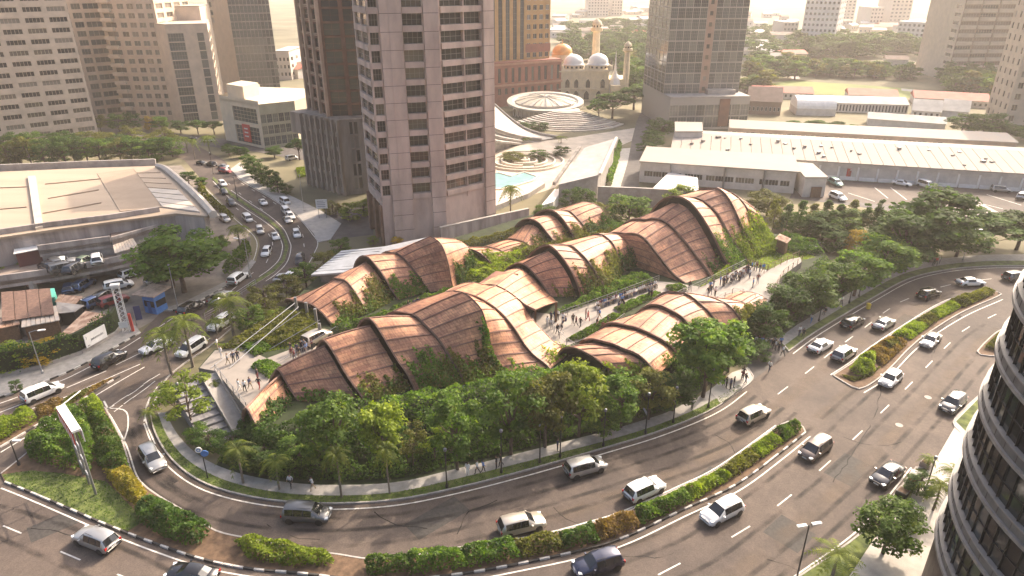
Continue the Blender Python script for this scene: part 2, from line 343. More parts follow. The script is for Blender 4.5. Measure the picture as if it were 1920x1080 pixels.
dashes([(1468,732),(1518,694),(1553,665),(1592,636),(1628,609),(1662,583),(1696,563),(1773,536),(1848,524),(1900,522)])
dashes([(-60,962),(23,993),(132,1042),(240,1085)])
dashes([(14,768),(163,711),(249,669)],5)
dashes([(216,757),(232,746),(248,737),(262,727),(277,715),(292,706)],1.4,.12)
dashes([(222,766),(240,752),(256,741),(270,731),(284,720)],1.4,.12)
for q in ([(345,665),(385,640),(430,612)],[(455,345),(475,357),(495,369),(515,381),(533,395),(548,410),(560,425),(568,442),(570,460)],[(430,345),(450,363),(470,378),(490,392)],[(425,375),(445,392),(462,404),(478,415),(493,427),(505,441),(511,457),(508,474),(501,489)],[(470,515),(440,540)],[(300,612),(322,598)]): dashes(q,2.0,.13)
# stop bar and little arrow of the left junction
for q in ([(196,770),(214,760)],[(195,752),(203,768)],[(330,640),(300,660)]): addline(GL(q),.2)
tag(struct(lines.build('road_marking',MT['paint'])))
def wear(px,wd,mat,name='road_wear',z=.0155,n=5,world=None):
    P=resample(world or smoothline(GL(px),n),1.0); A=offset(P,wd/2); B_=offset(P,-wd/2); m=MB(); m.grid([[(p.x,p.y,z) for p in A],[(p.x,p.y,z) for p in B_]],0); o=struct(m.build(name,mat)); ul=o.data.uv_layers.new(name='uv'); k=len(P); co=[]
    for lp in o.data.loops: r_,c_=divmod(lp.vertex_index,k); co+=[c_*.5,float(r_)]
    ul.data.foreach_set('uv',co); return o
for d_ in (2.0,3.6,5.6,7.2): wear(None,.75,MT['tyre'],world=offset(KW,-d_))
for d_ in (.75,): wear(None,1.5,MT['dust'],world=offset(KW,-d_),z=.0152)
wear([(900,1000),(1100,950),(1300,870),(1450,765),(1560,680),(1680,600),(1800,545)],3.0,MT['dust'],z=.0148)
rl=GL([(1180,1105),(1320,1045),(1430,967),(1508,905),(1578,845),(1634,791),(1682,745),(1723,703),(1759,666),(1794,632),(1836,604)])
RL=smoothline(rl,5)
for d_ in (-6.2,-4.6,-1.7,1.7,3.4): wear(None,.7,MT['tyre'],world=offset(RL,d_+.9))
for d_ in (-2.8,4.6): wear(None,2.2,MT['dust'],world=offset(RL,d_),z=.0148)
wear([(-60,985),(60,1035),(180,1090)],.8,MT['tyre']); wear([(-60,935),(60,965),(200,1015),(330,1075)],.8,MT['tyre']); wear([(0,785),(120,740),(230,690),(300,650),(380,610)],1.2,MT['dust'])
for q in ([(0,765),(120,722),(230,672),(330,618),(420,565)],[(240,800),(262,860),(300,905),(360,940)],[(262,760),(262,810),(285,865),(330,905)]): wear(q,.9,MT['tyre'])
wear([(300,660),(250,700),(235,760)],3.5,MT['dust'],z=.0149); wear([(330,630),(380,600)],4,MT['dust'],z=.0147)
for q in ([(1700,640),(1660,700),(1640,780),(1600,850),(1560,905)],[(1340,815),(1365,830),(1380,850)],[(860,1000),(880,960),(930,940)],[(1150,1040),(1230,1045),(1280,1035)],[(1440,1050),(1480,1062),(1500,1075)],[(1580,820),(1640,836),(1690,830)],[(700,960),(740,985),(800,990)],[(1040,950),(1060,975),(1120,985)],[(500,985),(560,1010),(600,1012)],[(1755,600),(1760,640),(1745,670)],[(60,990),(120,1000),(160,1020)]):
    P=resample(smoothline(GL(q),6),.7); P=[p+Vector((rng.uniform(-.15,.15),rng.uniform(-.15,.15),0)) for p in P]; wear(None,.14,MT['crack'],name='road_crack',z=.0165,world=P)
for px,w_,d_ in [((1590,880),5,3),((1330,900),4,2.4),((820,970),6,2.6),((1480,1000),3.5,3.5),((100,985),4,2.5),((1700,600),4,2.2)]:
    p=G(*px); o=MB().boxr(p.x,p.y,.0135,w_,d_,.0012,.72).build('road_patch',M('patch_%d'%px[0],(.045,.040,.036),.85,.3,3)); struct(o)
# manhole covers
for px in [(1686,797),(1740,745)]:
    p=G(*px); m=MB(); m.rev((p.x,p.y,.014),[(.42,0),(.42,.006),(.0,.008)],14); struct(m.build('manhole_cover',MT['concrete']))
# ---------------------------------------------------------------- kerbs
kst=[MB().box(-.48,-.09,0,.48,.09,.21).build('kerb_stone',MT[k],link=False) for k in('kerbw','kerbb')]
def kerb_bw(px,ln=1.0,n=5,lim=300):
    P=resample(smoothline(GL(px),n),ln); base=empty('kerb',P[0]); base['kind']='structure'
    for k in range(len(P)-1):
        a,c=P[k],P[k+1]; t=c-a
        o=inst('kerb_stone',kst[(k+ (rng.random()<.04))%2],base,(a+c)/2-P[0],math.atan2(t.y,t.x)+rng.uniform(-.015,.015)); o.scale=(t.length/1.0*rng.uniform(.96,1.0),1,rng.uniform(.94,1.04))
def kerb_grey(px,n=5,wd=.17,h=.17,P=None):
    P=P or resample(smoothline(GL(px),n),1.0); A=offset(P,wd/2); B_=offset(P,-wd/2)
    m=MB(); m.grid([[(p.x,p.y,0) for p in A],[(p.x,p.y,h) for p in A],[(p.x,p.y,h) for p in B_],[(p.x,p.y,0) for p in B_]],0,flip=True); struct(m.build('kerb',MT['kerbg']))
kerb_bw([(10,905),(60,925),(130,955),(200,985),(290,1020),(380,1050),(470,1068),(560,1076),(660,1088)])
kerb_bw([(760,1090),(860,1078),(960,1061),(1100,1031),(1180,1005),(1280,957),(1380,910),(1460,852),(1510,812)])
kerb_bw([(-60,772),(0,746),(20,740),(93,713),(140,693),(218,651),(263,624)])
kerb_bw([(0,840),(46,813),(96,783),(148,755),(181,733),(225,706)])
kerb_bw([(312,583),(345,579),(410,546),(440,529),(462,513)])
kerb_grey(KERB); kerb_grey(K2)
kerb_grey([(345,683),(315,708),(298,738),(284,770),(283,790)]); kerb_grey([(345,683),(400,645),(440,612)])
kerb_grey([(2,890),(30,868),(70,835),(110,800),(150,770),(193,765),(205,780),(230,830),(247,885),(262,905),(300,933),(355,965),(405,997),(470,1012),(560,1030),(640,1042),(700,1049),(830,1036),(1000,1010),(1100,985),(1173,962),(1273,917),(1353,877),(1460,800),(1490,793),(1505,802),(1510,812)])
kerb_grey(M2+M2[:1],3); kerb_grey(M3+M3[:1],3)
kerb_grey([(1490,1088),(1602,1011),(1655,957),(1718,877)]); kerb_grey([(1800,812),(1789,788),(1844,735)])
kerb_grey([(1355,757),(1390,731),(1412,711),(1403,692)],4); kerb_grey([(1435,640),(1458,636),(1478,658)],3)
# ---------------------------------------------------------------- podium of the museum: planted bank, plaza, walks
PZ=3.0
POD=[(372,690),(402,655),(470,640),(540,572),(600,515),(690,490),(830,452),(1000,402),(1200,425),(1480,440),(1545,480),(1470,540),(1420,590),(1300,655),(1200,705),(1100,725),(960,738),(860,762),(760,778),(640,792),(500,818),(463,768),(405,695)]
podw=GL(POD,PZ)
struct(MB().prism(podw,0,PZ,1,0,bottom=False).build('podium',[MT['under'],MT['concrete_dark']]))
# bank that falls from the podium to the front walk
up=GL([(466,772),(500,820),(640,794),(760,780),(860,764),(960,740),(1100,727),(1200,707),(1300,657),(1420,592),(1470,542),(1545,482)],PZ-.02)
dn=GL([(405,872),(470,893),(600,909),(740,905),(845,882),(955,855),(1080,823),(1190,793),(1290,753),(1400,660),(1490,612),(1600,545)],.13)
mid=[a.lerp(c,.45)+Vector((0,0,-.5)) for a,c in zip(up,dn)]
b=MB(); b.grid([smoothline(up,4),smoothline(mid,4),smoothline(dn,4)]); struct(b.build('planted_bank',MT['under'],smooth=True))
def podsheet(name,px,mat,z=PZ+.012): return struct(MB().sheet(GL(px,PZ),z).build(name,mat))
PLZ=M('plaza_slabs',(.25,.22,.19),.8,.12,.5,.1)
podsheet('plaza_paving',[(374,690),(403,657),(455,651),(500,672),(585,640),(600,655),(520,700),(500,745),(463,767),(405,696)],PLZ)
podsheet('walkway',[(985,610),(1000,585),(1040,590),(1130,562),(1235,527),(1290,545),(1225,560),(1160,590),(1100,632),(1065,648),(1020,640)],PLZ)
podsheet('walkway',[(690,620),(700,610),(770,587),(850,545),(880,525),(905,535),(860,562),(800,590)],PLZ)
podsheet('walkway',[(1235,527),(1290,548),(1300,580),(1372,545),(1395,505),(1330,540)],PLZ)
# raised timber terrace on the right
TZ=4.2
ter=[(1225,582),(1398,497),(1440,507),(1478,487),(1500,482),(1504,490),(1466,518),(1440,568),(1378,548),(1300,590),(1260,600)]
struct(MB().prism(GL(ter,TZ),PZ-1.5,TZ,1,0).build('terrace_deck',[PLZ,MT['concrete_dark']]))
podsheet('lawn',[(1310,540),(1400,470),(1460,460),(1530,482),(1440,505),(1395,495),(1330,530)],MT['grass'])
podsheet('lawn',[(850,520),(880,470),(960,490),(1000,480),(960,515),(900,540)],MT['grass'],PZ+.008)
# stairs that climb to the plaza
stp=M('step_stone',(.20,.19,.19),.85,.25,1,.2)
a=G(405,697,PZ); c=G(463,769,PZ)
t=(c-a); t.z=0; W_=t.length; t.normalize(); nrm=Vector((-t.y,t.x,0))
if nrm.x>0: nrm=-nrm
st=empty('stairs',(a.x,a.y,0),0,'broad grey stone stairs climbing from the walk to the plaza','stairs')
NS=10; run=W_/NS*1.05
for k in range(NS):
    z1=PZ-PZ/(NS+1)*(k+1); o=MB(); p=a+nrm*2.0+t*(run*k); q=p+t*run
    o.prism([p,p+nrm*3.2,q+nrm*3.2,q],0,z1); o.build('step',stp,st,origin=(a.x,a.y,0))
p=a+nrm*.1; q=p+t*W_*1.05
MB().prism([p,p+nrm*1.7,q+nrm*1.7,q],0,[PZ-.05,PZ-.05,.3,.3]).build('ramp',MT['concrete'],st,origin=(a.x,a.y,0))
for d in (0.0,1.8):
    p=a+nrm*d; q=p+t*W_*1.05; MB().prism([p,p+nrm*.12,q+nrm*.12,q],0,[PZ+.5,PZ+.5,.8,.8]).build('side_wall',MT['concrete'],st,origin=(a.x,a.y,0))
# ================================================================ museum: copper shell roofs
RIBS={
'A1':[(465,768),(475,788),(490,812)],
'A2':[(518,694),(521,692),(528,700),(537,716),(548,735),(560,752)],
'A3':[(597,648),(600,641),(606,637),(615,645),(628,665),(645,695),(665,725),(687,755)],
'A4':[(671,617),(676,604),(686,596),(697,600),(710,617),(727,645),(745,675),(763,700),(779,732)],
'A5':[(757,587),(770,588),(783,595),(800,612),(822,635),(838,660),(852,685),(862,700),(871,720)],
'A6':[(845,547),(857,546),(872,551),(888,563),(903,581),(911,605),(917,630),(922,655),(935,683),(952,703)],
'A7':[(876,551),(895,557),(912,566),(930,578),(947,594),(960,610),(971,626),(983,645),(1000,665),(1022,682),(1032,692)],
'A8':[(912,535),(925,534),(942,541),(957,550),(970,560),(983,573),(992,590),(1005,607),(1020,622),(1040,642),(1075,659)],
'C2':[(945,511),(955,500),(970,494),(983,496),(997,508),(1010,523),(1022,540),(1032,556)],
'C3':[(988,486),(1000,472),(1013,463),(1025,459),(1038,465),(1050,477),(1062,493),(1075,515),(1085,540),(1090,560)],
'C4':[(1062,460),(1073,461),(1085,471),(1100,486),(1112,504),(1125,525),(1142,555)],
'C5':[(1120,439),(1133,442),(1148,455),(1155,470),(1160,490),(1163,512)],
'C6':[(1145,437),(1160,440),(1172,449),(1182,463),(1189,480),(1193,500)],
'C7':[(1172,438),(1185,437),(1200,441),(1213,451),(1228,470),(1245,492),(1262,513),(1285,531)],
'C8':[(1210,412),(1225,409),(1240,412),(1257,423),(1273,440),(1290,460),(1305,480),(1320,500),(1333,519)],
'C9':[(1219,403),(1226,390),(1238,378),(1252,369),(1265,368),(1280,371),(1296,381),(1312,400),(1325,420),(1338,443),(1350,468),(1365,495),(1377,514)],
'C10':[(1288,370),(1302,370),(1318,376),(1335,390),(1348,405),(1360,427),(1370,445),(1380,460),(1405,497)],
'C11':[(1330,353),(1345,353),(1357,361),(1368,375),(1377,392),(1385,410),(1392,427),(1398,443),(1420,485)],
'C12':[(1357,355),(1380,367),(1395,382),(1405,400),(1412,417),(1416,430),(1435,465)],
'C13':[(1395,380),(1408,385),(1422,400),(1430,413),(1437,428),(1445,443),(1457,458)],
'D1':[(553,565),(563,566),(584,571),(600,583),(612,596),(625,612)],
'D2':[(634,523),(645,525),(655,533),(668,551),(690,588)],
'D3':[(664,503),(668,490),(677,481),(688,481),(702,494),(718,515),(733,541),(747,562)],
'D4':[(734,474),(745,475),(760,487),(777,507),(792,528),(806,548)],
'D5':[(808,444),(825,455),(835,475),(842,500),(846,525),(851,545)],
'D6':[(853,449),(870,457),(882,470),(887,490),(889,507)],
'E1':[(882,467),(900,475),(917,490),(929,507)],
'E2':[(920,464),(935,468),(945,474),(957,483)],
'E3':[(941,451),(960,448),(985,455),(997,468)],
'E4':[(959,437),(970,420),(985,411),(1000,412),(1013,420),(1025,435),(1037,450),(1043,460)],
'E5':[(999,408),(1012,397),(1028,393),(1042,398),(1055,410),(1067,428),(1079,450)],
'E6':[(1053,395),(1068,396),(1082,408),(1095,423),(1110,443)],
'E7':[(1098,379),(1115,383),(1130,394),(1137,409),(1141,427)],
'B1':[(1130,640),(1150,645),(1170,654),(1185,659),(1200,667),(1212,678),(1222,690),(1232,705)],
'B2':[(1173,610),(1190,613),(1213,622),(1233,632),(1250,642),(1262,652),(1275,668)],
'B3':[(1212,574),(1225,571),(1240,573),(1255,580),(1270,588),(1285,600),(1310,632)],
'B4':[(1268,549),(1280,549),(1293,554),(1308,565),(1320,576),(1328,583),(1350,612)],
'B5':[(1330,557),(1350,564),(1367,573),(1380,588),(1392,605)],
'B6':[(1350,562),(1372,563),(1390,566),(1405,573),(1414,582)],
'B7':[(1395,547),(1415,550),(1430,556),(1442,565)],
}
RIBS.update({
'A8b':[(912,535),(925,534),(942,541),(957,550),(970,560),(985,572),(1003,581)],
'C1r':[(955,508),(968,503),(980,505),(995,517),(1010,533),(1025,549),(1046,566)],
'B0':[(1085,655),(1100,662),(1120,674),(1150,702)],
'F0':[(893,533),(905,541)],
})
ROW={'A':(-40,3.0),'B':(-42,4.0),'C':(-48,3.0),'D':(-42,3.0),'E':(-48,3.0)}
PLANE={'A8b':'A8','C1r':'C2'}
def ribcurve(k):
    pk=PLANE.get(k,k); ang,fz=ROW[pk[0]]; n=Vector((math.cos(R(ang)),math.sin(R(ang)),0)); a=G(*RIBS[pk][-1],fz)
    sz=[]
    for p in RIBS[k]:
        r=ray(*p); det=-r.x*n.y+n.x*r.y; t=(-a.x*n.y+n.x*a.y)/det; q=Vector((r.x*t,r.y*t,0)); sz.append(((q-Vector((a.x,a.y,0))).dot(n),CAMH+r.z*t))
    front=[Vector((s,0,z)) for s,z in sz]
    ic=max(range(len(sz)),key=lambda i:sz[i][1])
    (s0,z0),(s1,z1)=sz[0],sz[1]
    slope=(z1-z0)/max(.05,s1-s0)
    back=[]
    fw=sz[-1][0]-sz[ic][0]
    if slope>.45 and z0>PZ:
        run=min(5.0,(z0-PZ)/max(slope,1.1)); back=[Vector((s0-run,0,PZ-.3)),Vector((s0-run*.5,0,(z0+PZ)/2))]
    elif z0>PZ-.2:
        wb=min(8.0,max(1.6,.62*fw)); 
        back=[Vector((s0-wb*math.cos(t),0,PZ-.3+(z0-PZ+.3)*math.sin(t))) for t in (0,.4,.8,1.2)]
    pts=smoothline(back+front,6)
    return a,n,[(p.x,p.z) for p in pts]
def split(c,nb,nf,ic=None):
    "resample a rib: nb steps behind the crown, nf before it"
    ic=max(range(len(c)),key=lambda i:c[i][1]) if ic is None else ic
    ic=min(max(ic,1),len(c)-2)
    def rs(P,n):
        L_=[0]
        for u,v in zip(P,P[1:]): L_.append(L_[-1]+math.hypot(v[0]-u[0],v[1]-u[1]))
        out=[]; j=0
        for k in range(n+1):
            s=L_[-1]*k/n
            while j<len(L_)-2 and L_[j+1]<s: j+=1
            t=(s-L_[j])/max(1e-9,L_[j+1]-L_[j]); out.append((P[j][0]+(P[j+1][0]-P[j][0])*t,P[j][1]+(P[j+1][1]-P[j][1])*t))
        return out,L_[-1]
    A,la=rs(c[:ic+1],nb); B_,lb=rs(c[ic:],nf); return A+B_[1:],la,lb
def inset(c,d):
    out=[]
    for i,(s,z) in enumerate(c):
        a=c[max(0,i-1)]; b_=c[min(len(c)-1,i+1)]; tx,tz=b_[0]-a[0],b_[1]-a[1]; l=math.hypot(tx,tz) or 1
        out.append((s-tz/l*d*-1*-1 if False else s+tz/l*d, z-tx/l*d))
    return out
def copper():
    m=bpy.data.materials.new('copper_cladding'); m.use_nodes=True; t=m.node_tree; p=t.nodes['Principled BSDF']; N=t.nodes.new; K=t.links.new
    uv=N('ShaderNodeUVMap'); br=N('ShaderNodeTexBrick'); br.inputs['Scale'].default_value=1.0
    br.inputs['Brick Width'].default_value=1.15; br.inputs['Row Height'].default_value=.42; br.inputs['Mortar Size'].default_value=.018; br.inputs['Bias'].default_value=-.05
    br.inputs['Color1'].default_value=(.56,.315,.19,1); br.inputs['Color2'].default_value=(.40,.205,.135,1); br.inputs['Mortar'].default_value=(.24,.125,.09,1)
    K(uv.outputs[0],br.inputs['Vector'])
    tc=N('ShaderNodeTexCoord'); nz=N('ShaderNodeTexNoise'); nz.inputs['Scale'].default_value=.28; nz.inputs['Detail'].default_value=7; nz.inputs['Roughness'].default_value=.65; K(tc.outputs['Object'],nz.inputs['Vector'])
    rp=N('ShaderNodeValToRGB'); e=rp.color_ramp.elements; e[0].position=.36; e[0].color=(.52,.47,.48,1); e[1].position=.66; e[1].color=(1.45,1.32,1.15,1); K(nz.outputs['Fac'],rp.inputs[0])
    mx=N('ShaderNodeMixRGB'); mx.blend_type='MULTIPLY'; mx.inputs[0].default_value=.85; K(br.outputs['Color'],mx.inputs[1]); K(rp.outputs[0],mx.inputs[2])
    n2=N('ShaderNodeTexNoise'); n2.inputs['Scale'].default_value=3.0; n2.inputs['Detail'].default_value=6
    mp=N('ShaderNodeMapping'); mp.inputs['Scale'].default_value=(1.6,.25,1); K(uv.outputs[0],mp.inputs[0]); K(mp.outputs[0],n2.inputs['Vector'])
    r2=N('ShaderNodeValToRGB'); e=r2.color_ramp.elements; e[0].position=.35; e[0].color=(.66,.62,.62,1); e[1].position=.6; e[1].color=(1.12,1.1,1.08,1); K(n2.outputs['Fac'],r2.inputs[0])
    m3=N('ShaderNodeMixRGB'); m3.blend_type='MULTIPLY'; m3.inputs[0].default_value=.8; K(mx.outputs[0],m3.inputs[1]); K(r2.outputs[0],m3.inputs[2])
    oi=N('ShaderNodeObjectInfo'); hv=N('ShaderNodeMapRange'); hv.inputs[3].default_value=.88; hv.inputs[4].default_value=1.12; K(oi.outputs['Random'],hv.inputs[0])
    hs=N('ShaderNodeHueSaturation'); K(m3.outputs[0],hs.inputs['Color']); K(hv.outputs[0],hs.inputs['Value']); K(hs.outputs[0],p.inputs['Base Color'])
    p.inputs['Metallic'].default_value=.08; p.inputs['Roughness'].default_value=.58; p.inputs['Specular IOR Level'].default_value=.35
    bn=N('ShaderNodeBump'); bn.inputs['Strength'].default_value=.35; bn.inputs['Distance'].default_value=.03; K(br.outputs['Fac'],bn.inputs['Height']); bn.invert=True; K(bn.outputs[0],p.inputs['Normal'])
    return m
MT['copper']=copper()
MT['rib']=M('rib_bronze',(.15,.085,.06),.6,.3,2)
MT['batten']=M('seam_bronze',(.20,.105,.075),.6,.25,2)
MT['soffit']=M('soffit_timber',(.12,.075,.055),.85,.3,1.0)
SEG=[('A1','A2',.8),('A2','A3',.9),('A3','A4',1.1),('A4','A5',.35),('A5','A6',.0),('A6','A7',.35),('A7','A8',.05),('A8b','C1r',.0),
 ('C2','C3',1.1),('C3','C4',.35),('C4','C5',.2),('C5','C6',.15),('C6','C7',.35),('C7','C8',.35),('C8','C9',1.25),('C9','C10',.35),('C10','C11',.3),('C11','C12',.2),('C12','C13',.0),
 ('D1','D2',.25),('D2','D3',1.1),('D3','D4',.35),('D4','D5',.0),('D5','D6',.0),
 ('E1','E2',.2),('E2','E3',.2),('E3','E4',1.1),('E4','E5',1.1),('E5','E6',.3),('E6','E7',.0),
 ('B0','B1',.6),('B1','B2',.5),('B2','B3',.5),('B3','B4',.25),('B4','B5',.1),('B5','B6',.1),('B6','B7',.0)]
HALL={'A':('wave-roofed hall of stepped copper shells nearest the front walk','A3'),'B':('low copper shell hall at the foot of the raised terrace, half behind a large tree','B3'),
 'C':('tallest copper shell hall, its arches rising to the highest crest','C8'),'D':('copper shell hall beside the grey metal canopy and highway','D3'),'E':('copper shell hall in front of the stained concrete wall','E4')}
roots={}; 
for k,(lb,rb) in HALL.items():
    a=ribcurve(rb)[0]; roots[k]=empty('shell_hall',(a.x,a.y,0),0,lb,'hall','copper shell halls of the museum')
SURF={}
for ki,(ka,kb,step) in enumerate(SEG):
    row='A' if ka=='A8b' else ka[0]; root=roots[row]; org=tuple(root.location)
    aL,nL,cL=ribcurve(ka); aR,nR,cR=ribcurve(kb)
    if step: cR=inset(cR,step*.0+step) 
    if ka in('A6','D5','C6'): cL=inset(cL,.35)
    _,_,lf=split(cL,2,2); _,_,lf2=split(cR,2,2)
    nf=max(3,int(round((lf+lf2)/2/1.75))); nb=3; sub=3
    NL,la,lb=split(cL,nb*sub,nf*sub); NR,la2,lb2=split(cR,nb*sub,nf*sub)
    PL=[Vector((aL.x,aL.y,0))+nL*s+Vector((0,0,z)) for s,z in NL]; PR=[Vector((aR.x,aR.y,0))+nR*s+Vector((0,0,z)) for s,z in NR]
    NU=5; rows=[]
    for u in range(NU+1):
        f=u/NU; rows.append([p.lerp(q,f)+Vector((0,0,.12*math.sin(math.pi*f))) for p,q in zip(PL,PR)])
    def nrmat(u,v):
        a_=rows[min(u+1,NU)][v]-rows[max(u-1,0)][v]; c_=rows[u][min(v+1,len(PL)-1)]-rows[u][max(v-1,0)]
        n_=a_.cross(c_)
        return -n_.normalized() if n_.length>1e-6 else Vector((0,0,1))
    nn=[[nrmat(u,v) for v in range(len(PL))] for u in range(NU+1)]
    if sum(n_.z for r_ in nn for n_ in r_)<0: nn=[[-n_ for n_ in r_] for r_ in nn]
    SURF[ka]=(rows,nn,nb*sub,nf*sub)
    wdt=((PL[nb*sub]-PR[nb*sub]).length+(PL[-1]-PR[-1]).length)/2
    # shell: underside, edges
    m=MB(); inn=[[p-n_*.17 for p,n_ in zip(r_,q_)] for r_,q_ in zip(rows,nn)]; out=[[p-n_*.03 for p,n_ in zip(r_,q_)] for r_,q_ in zip(rows,nn)]
    m.grid(inn); m.grid(out,flip=True); m.grid([inn[0],out[0]],flip=True); m.grid([inn[-1],out[-1]])
    m.grid([[r_[-1] for r_ in inn],[r_[-1] for r_ in out]]); m.grid([[r_[0] for r_ in inn],[r_[0] for r_ in out]],flip=True)
    so=m.build('roof_segment',MT['soffit'],root,origin=org,smooth=False)
    # panels
    arcs=[0]
    for v in range(1,len(PL)): arcs.append(arcs[-1]+((PL[v]-PL[v-1]).length+(PR[v]-PR[v-1]).length)/2)
    for j in range(nb+nf):
        v0=j*sub; m=MB(); g=[]; uvs=[]
        us=[.012]+[k/NU for k in range(1,NU)]+[.988]
        for u,f in enumerate(us):
            line=[]
            for q in range(sub+1):
                v=v0+q; p=rows[u][v]; p=p.copy()
                if q==0: p=p.lerp(rows[u][v+1],.03)
                if q==sub: p=p.lerp(rows[u][v-1],.03)
                if u==0: p=p.lerp(rows[1][v],.06)
                if u==NU: p=p.lerp(rows[NU-1][v],.06)
                line.append(p+nn[u][v]*.04)
            g.append(line)
        m.grid(g)
        low=[[p-nn[u][v0+q]*.06 for q,p in enumerate(l_)] for u,l_ in enumerate(g)]
        m.grid([g[0],low[0]],flip=False); m.grid([g[-1],low[-1]],flip=True); m.grid([[l_[0] for l_ in g],[l_[0] for l_ in low]],flip=True); m.grid([[l_[-1] for l_ in g],[l_[-1] for l_ in low]])
        o=m.build('roof_panel',MT['copper'],so,origin=org)
        me=o.data; ul=me.uv_layers.new(name='uv'); nv=(NU+1)*(sub+1); off=ki*3.37
        co=[]
        for lp in me.loops:
            i=lp.vertex_index
            if i<nv: u,q=divmod(i,sub+1); co+= [us[u]*wdt+off,arcs[v0+q]]
            else: co+=[0.1,0.1]
        ul.data.foreach_set('uv',co)
        for pl in me.polygons: pl.use_smooth=pl.index<NU*sub
        if j>0:
            m=MB(); tt=[rows[u][v0]+nn[u][v0]*.05 for u in range(NU+1)]
            A=[p+(rows[u][v0+1]-rows[u][v0]).normalized()*.075 for u,p in enumerate(tt)]; B_=[p-(rows[u][v0+1]-rows[u][v0]).normalized()*.075 for u,p in enumerate(tt)]
            A2=[p+nn[u][v0]*.1 for u,p in enumerate(A)]; B2=[p+nn[u][v0]*.1 for u,p in enumerate(B_)]
            m.grid([A,A2,B2,B_]); m.build('batten',MT['batten'],so,origin=org)
    for P_,n_,w_ in ((rows[0],nn[0],.26),(rows[-1],nn[-1],.16)):
        if w_==.16 and step>.6: continue
        ax=(rows[1][nb*sub]-rows[0][nb*sub]).normalized()
        m=MB(); up_=.13 if w_==.26 else .10; dn_=.14 if w_==.26 else .12
        q=[[p+e_*up_-ax*w_*.38 for p,e_ in zip(P_,n_)],[p+e_*up_+ax*w_*.38 for p,e_ in zip(P_,n_)],[p-e_*dn_+ax*w_*.38 for p,e_ in zip(P_,n_)],[p-e_*dn_-ax*w_*.38 for p,e_ in zip(P_,n_)]]
        m.grid(q+[q[0]]); m.build('edge_rib',MT['rib'],so,origin=org)
# flat porch roof behind the saddle, and posts below the overhanging corner
o=MB(); q=[G(893,534,6.3),G(930,508,6.6),G(972,513,6.9),G(907,543,6.4)]
o.prism(q,[v.z-.25 for v in q],[v.z for v in q]); po=tag(o.build('porch_roof',MT['copper'],roots['A'],origin=tuple(roots['A'].location)))
for px in [(1004,584),(1043,568),(985,575)]:
    t=G(*px,6.0); MB().boxr(t.x,t.y,PZ,.28,.28,3.2).build('post',MT['wood'],roots['A'],origin=tuple(roots['A'].location))
# near-black sheets that paint the shade inside the open shell ends
def endshade(k,row,z0=PZ):
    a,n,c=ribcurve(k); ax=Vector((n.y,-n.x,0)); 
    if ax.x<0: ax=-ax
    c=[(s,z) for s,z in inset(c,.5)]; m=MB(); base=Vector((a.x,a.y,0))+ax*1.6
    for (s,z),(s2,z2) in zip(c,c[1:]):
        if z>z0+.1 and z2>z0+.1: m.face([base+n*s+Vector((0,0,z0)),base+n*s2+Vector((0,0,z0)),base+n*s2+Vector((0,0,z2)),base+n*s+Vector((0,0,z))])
    m.build('end_shade',MT['shadevoid'],roots[row],origin=tuple(roots[row].location))
for k in('A3','A4','C2','C3','C9','D3','D1','E4','E5','A2'): endshade(k,k[0])
# raking stay cables and posts in front of the open end of the highway-side hall
for (x0,y0,x1,y1) in [(553,568,395,690),(560,575,430,690),(563,585,455,660),(600,600,505,655),(630,612,520,680)]:
    a=G(x0,y0,6.0); c=G(x1,y1,3.1)
    MB().tube([a,c],.045,.045,5).build('stay_cable',MT['steel'],roots['D'],origin=tuple(roots['D'].location))
for px in [(555,570),(575,580),(592,592),(600,620)]:
    t=G(*px,4.5); MB().boxr(t.x,t.y,2.0,.35,.35,3.6).build('post',MT['grey'],roots['D'],origin=tuple(roots['D'].location))
# struts below the raised front edge
for px0,px1 in [((700,757),(690,800)),((790,733),(775,790)),((870,722),(862,780)),((1095,690),(1150,760)),((1135,690),(1090,770)),((1180,715),(1215,780))]:
    MB().tube([G(*px0,3.6),G(*px1,.5)],.12,.12,6).build('strut',MT['steel'],roots['A'],origin=tuple(roots['A'].location))
# grey metal canopy behind the highway-side hall
cz=5.2; q=[G(583,515,cz-.4),G(640,470,cz),G(720,462,cz+1),G(800,445,cz+1.5),G(770,470,cz+1),G(680,508,cz)]
r=empty('metal_canopy',(q[0].x,q[0].y,0),0,'grey metal canopy roof with a dark fascia beside the highway','canopy')
top=MB(); 
top.prism(q,[v.z-.3 for v in q],[v.z for v in q]); top.build('roof',M('zinc',(.42,.43,.44),.45,.15,.5,metal=.3),r,origin=(q[0].x,q[0].y,0))
for k in range(1,9):
    a=q[0].lerp(q[1],k/9); c=q[5].lerp(q[2],k/9); MB().tube([a+Vector((0,0,.06)),c+Vector((0,0,.06))],.05,.05,4).build('seam',MT['grey'],r,origin=(q[0].x,q[0].y,0))
wl=[(p.x+(0.8 if i in(0,1) else 0),p.y,0) for i,p in enumerate(q)]
MB().prism([q[0]+Vector((1.2,1,0)),q[1]+Vector((1.2,0,0)),q[2],q[5]+Vector((0,1,0))],0,cz-.7).build('wall',MT['concrete_dark'],r,origin=(q[0].x,q[0].y,0))
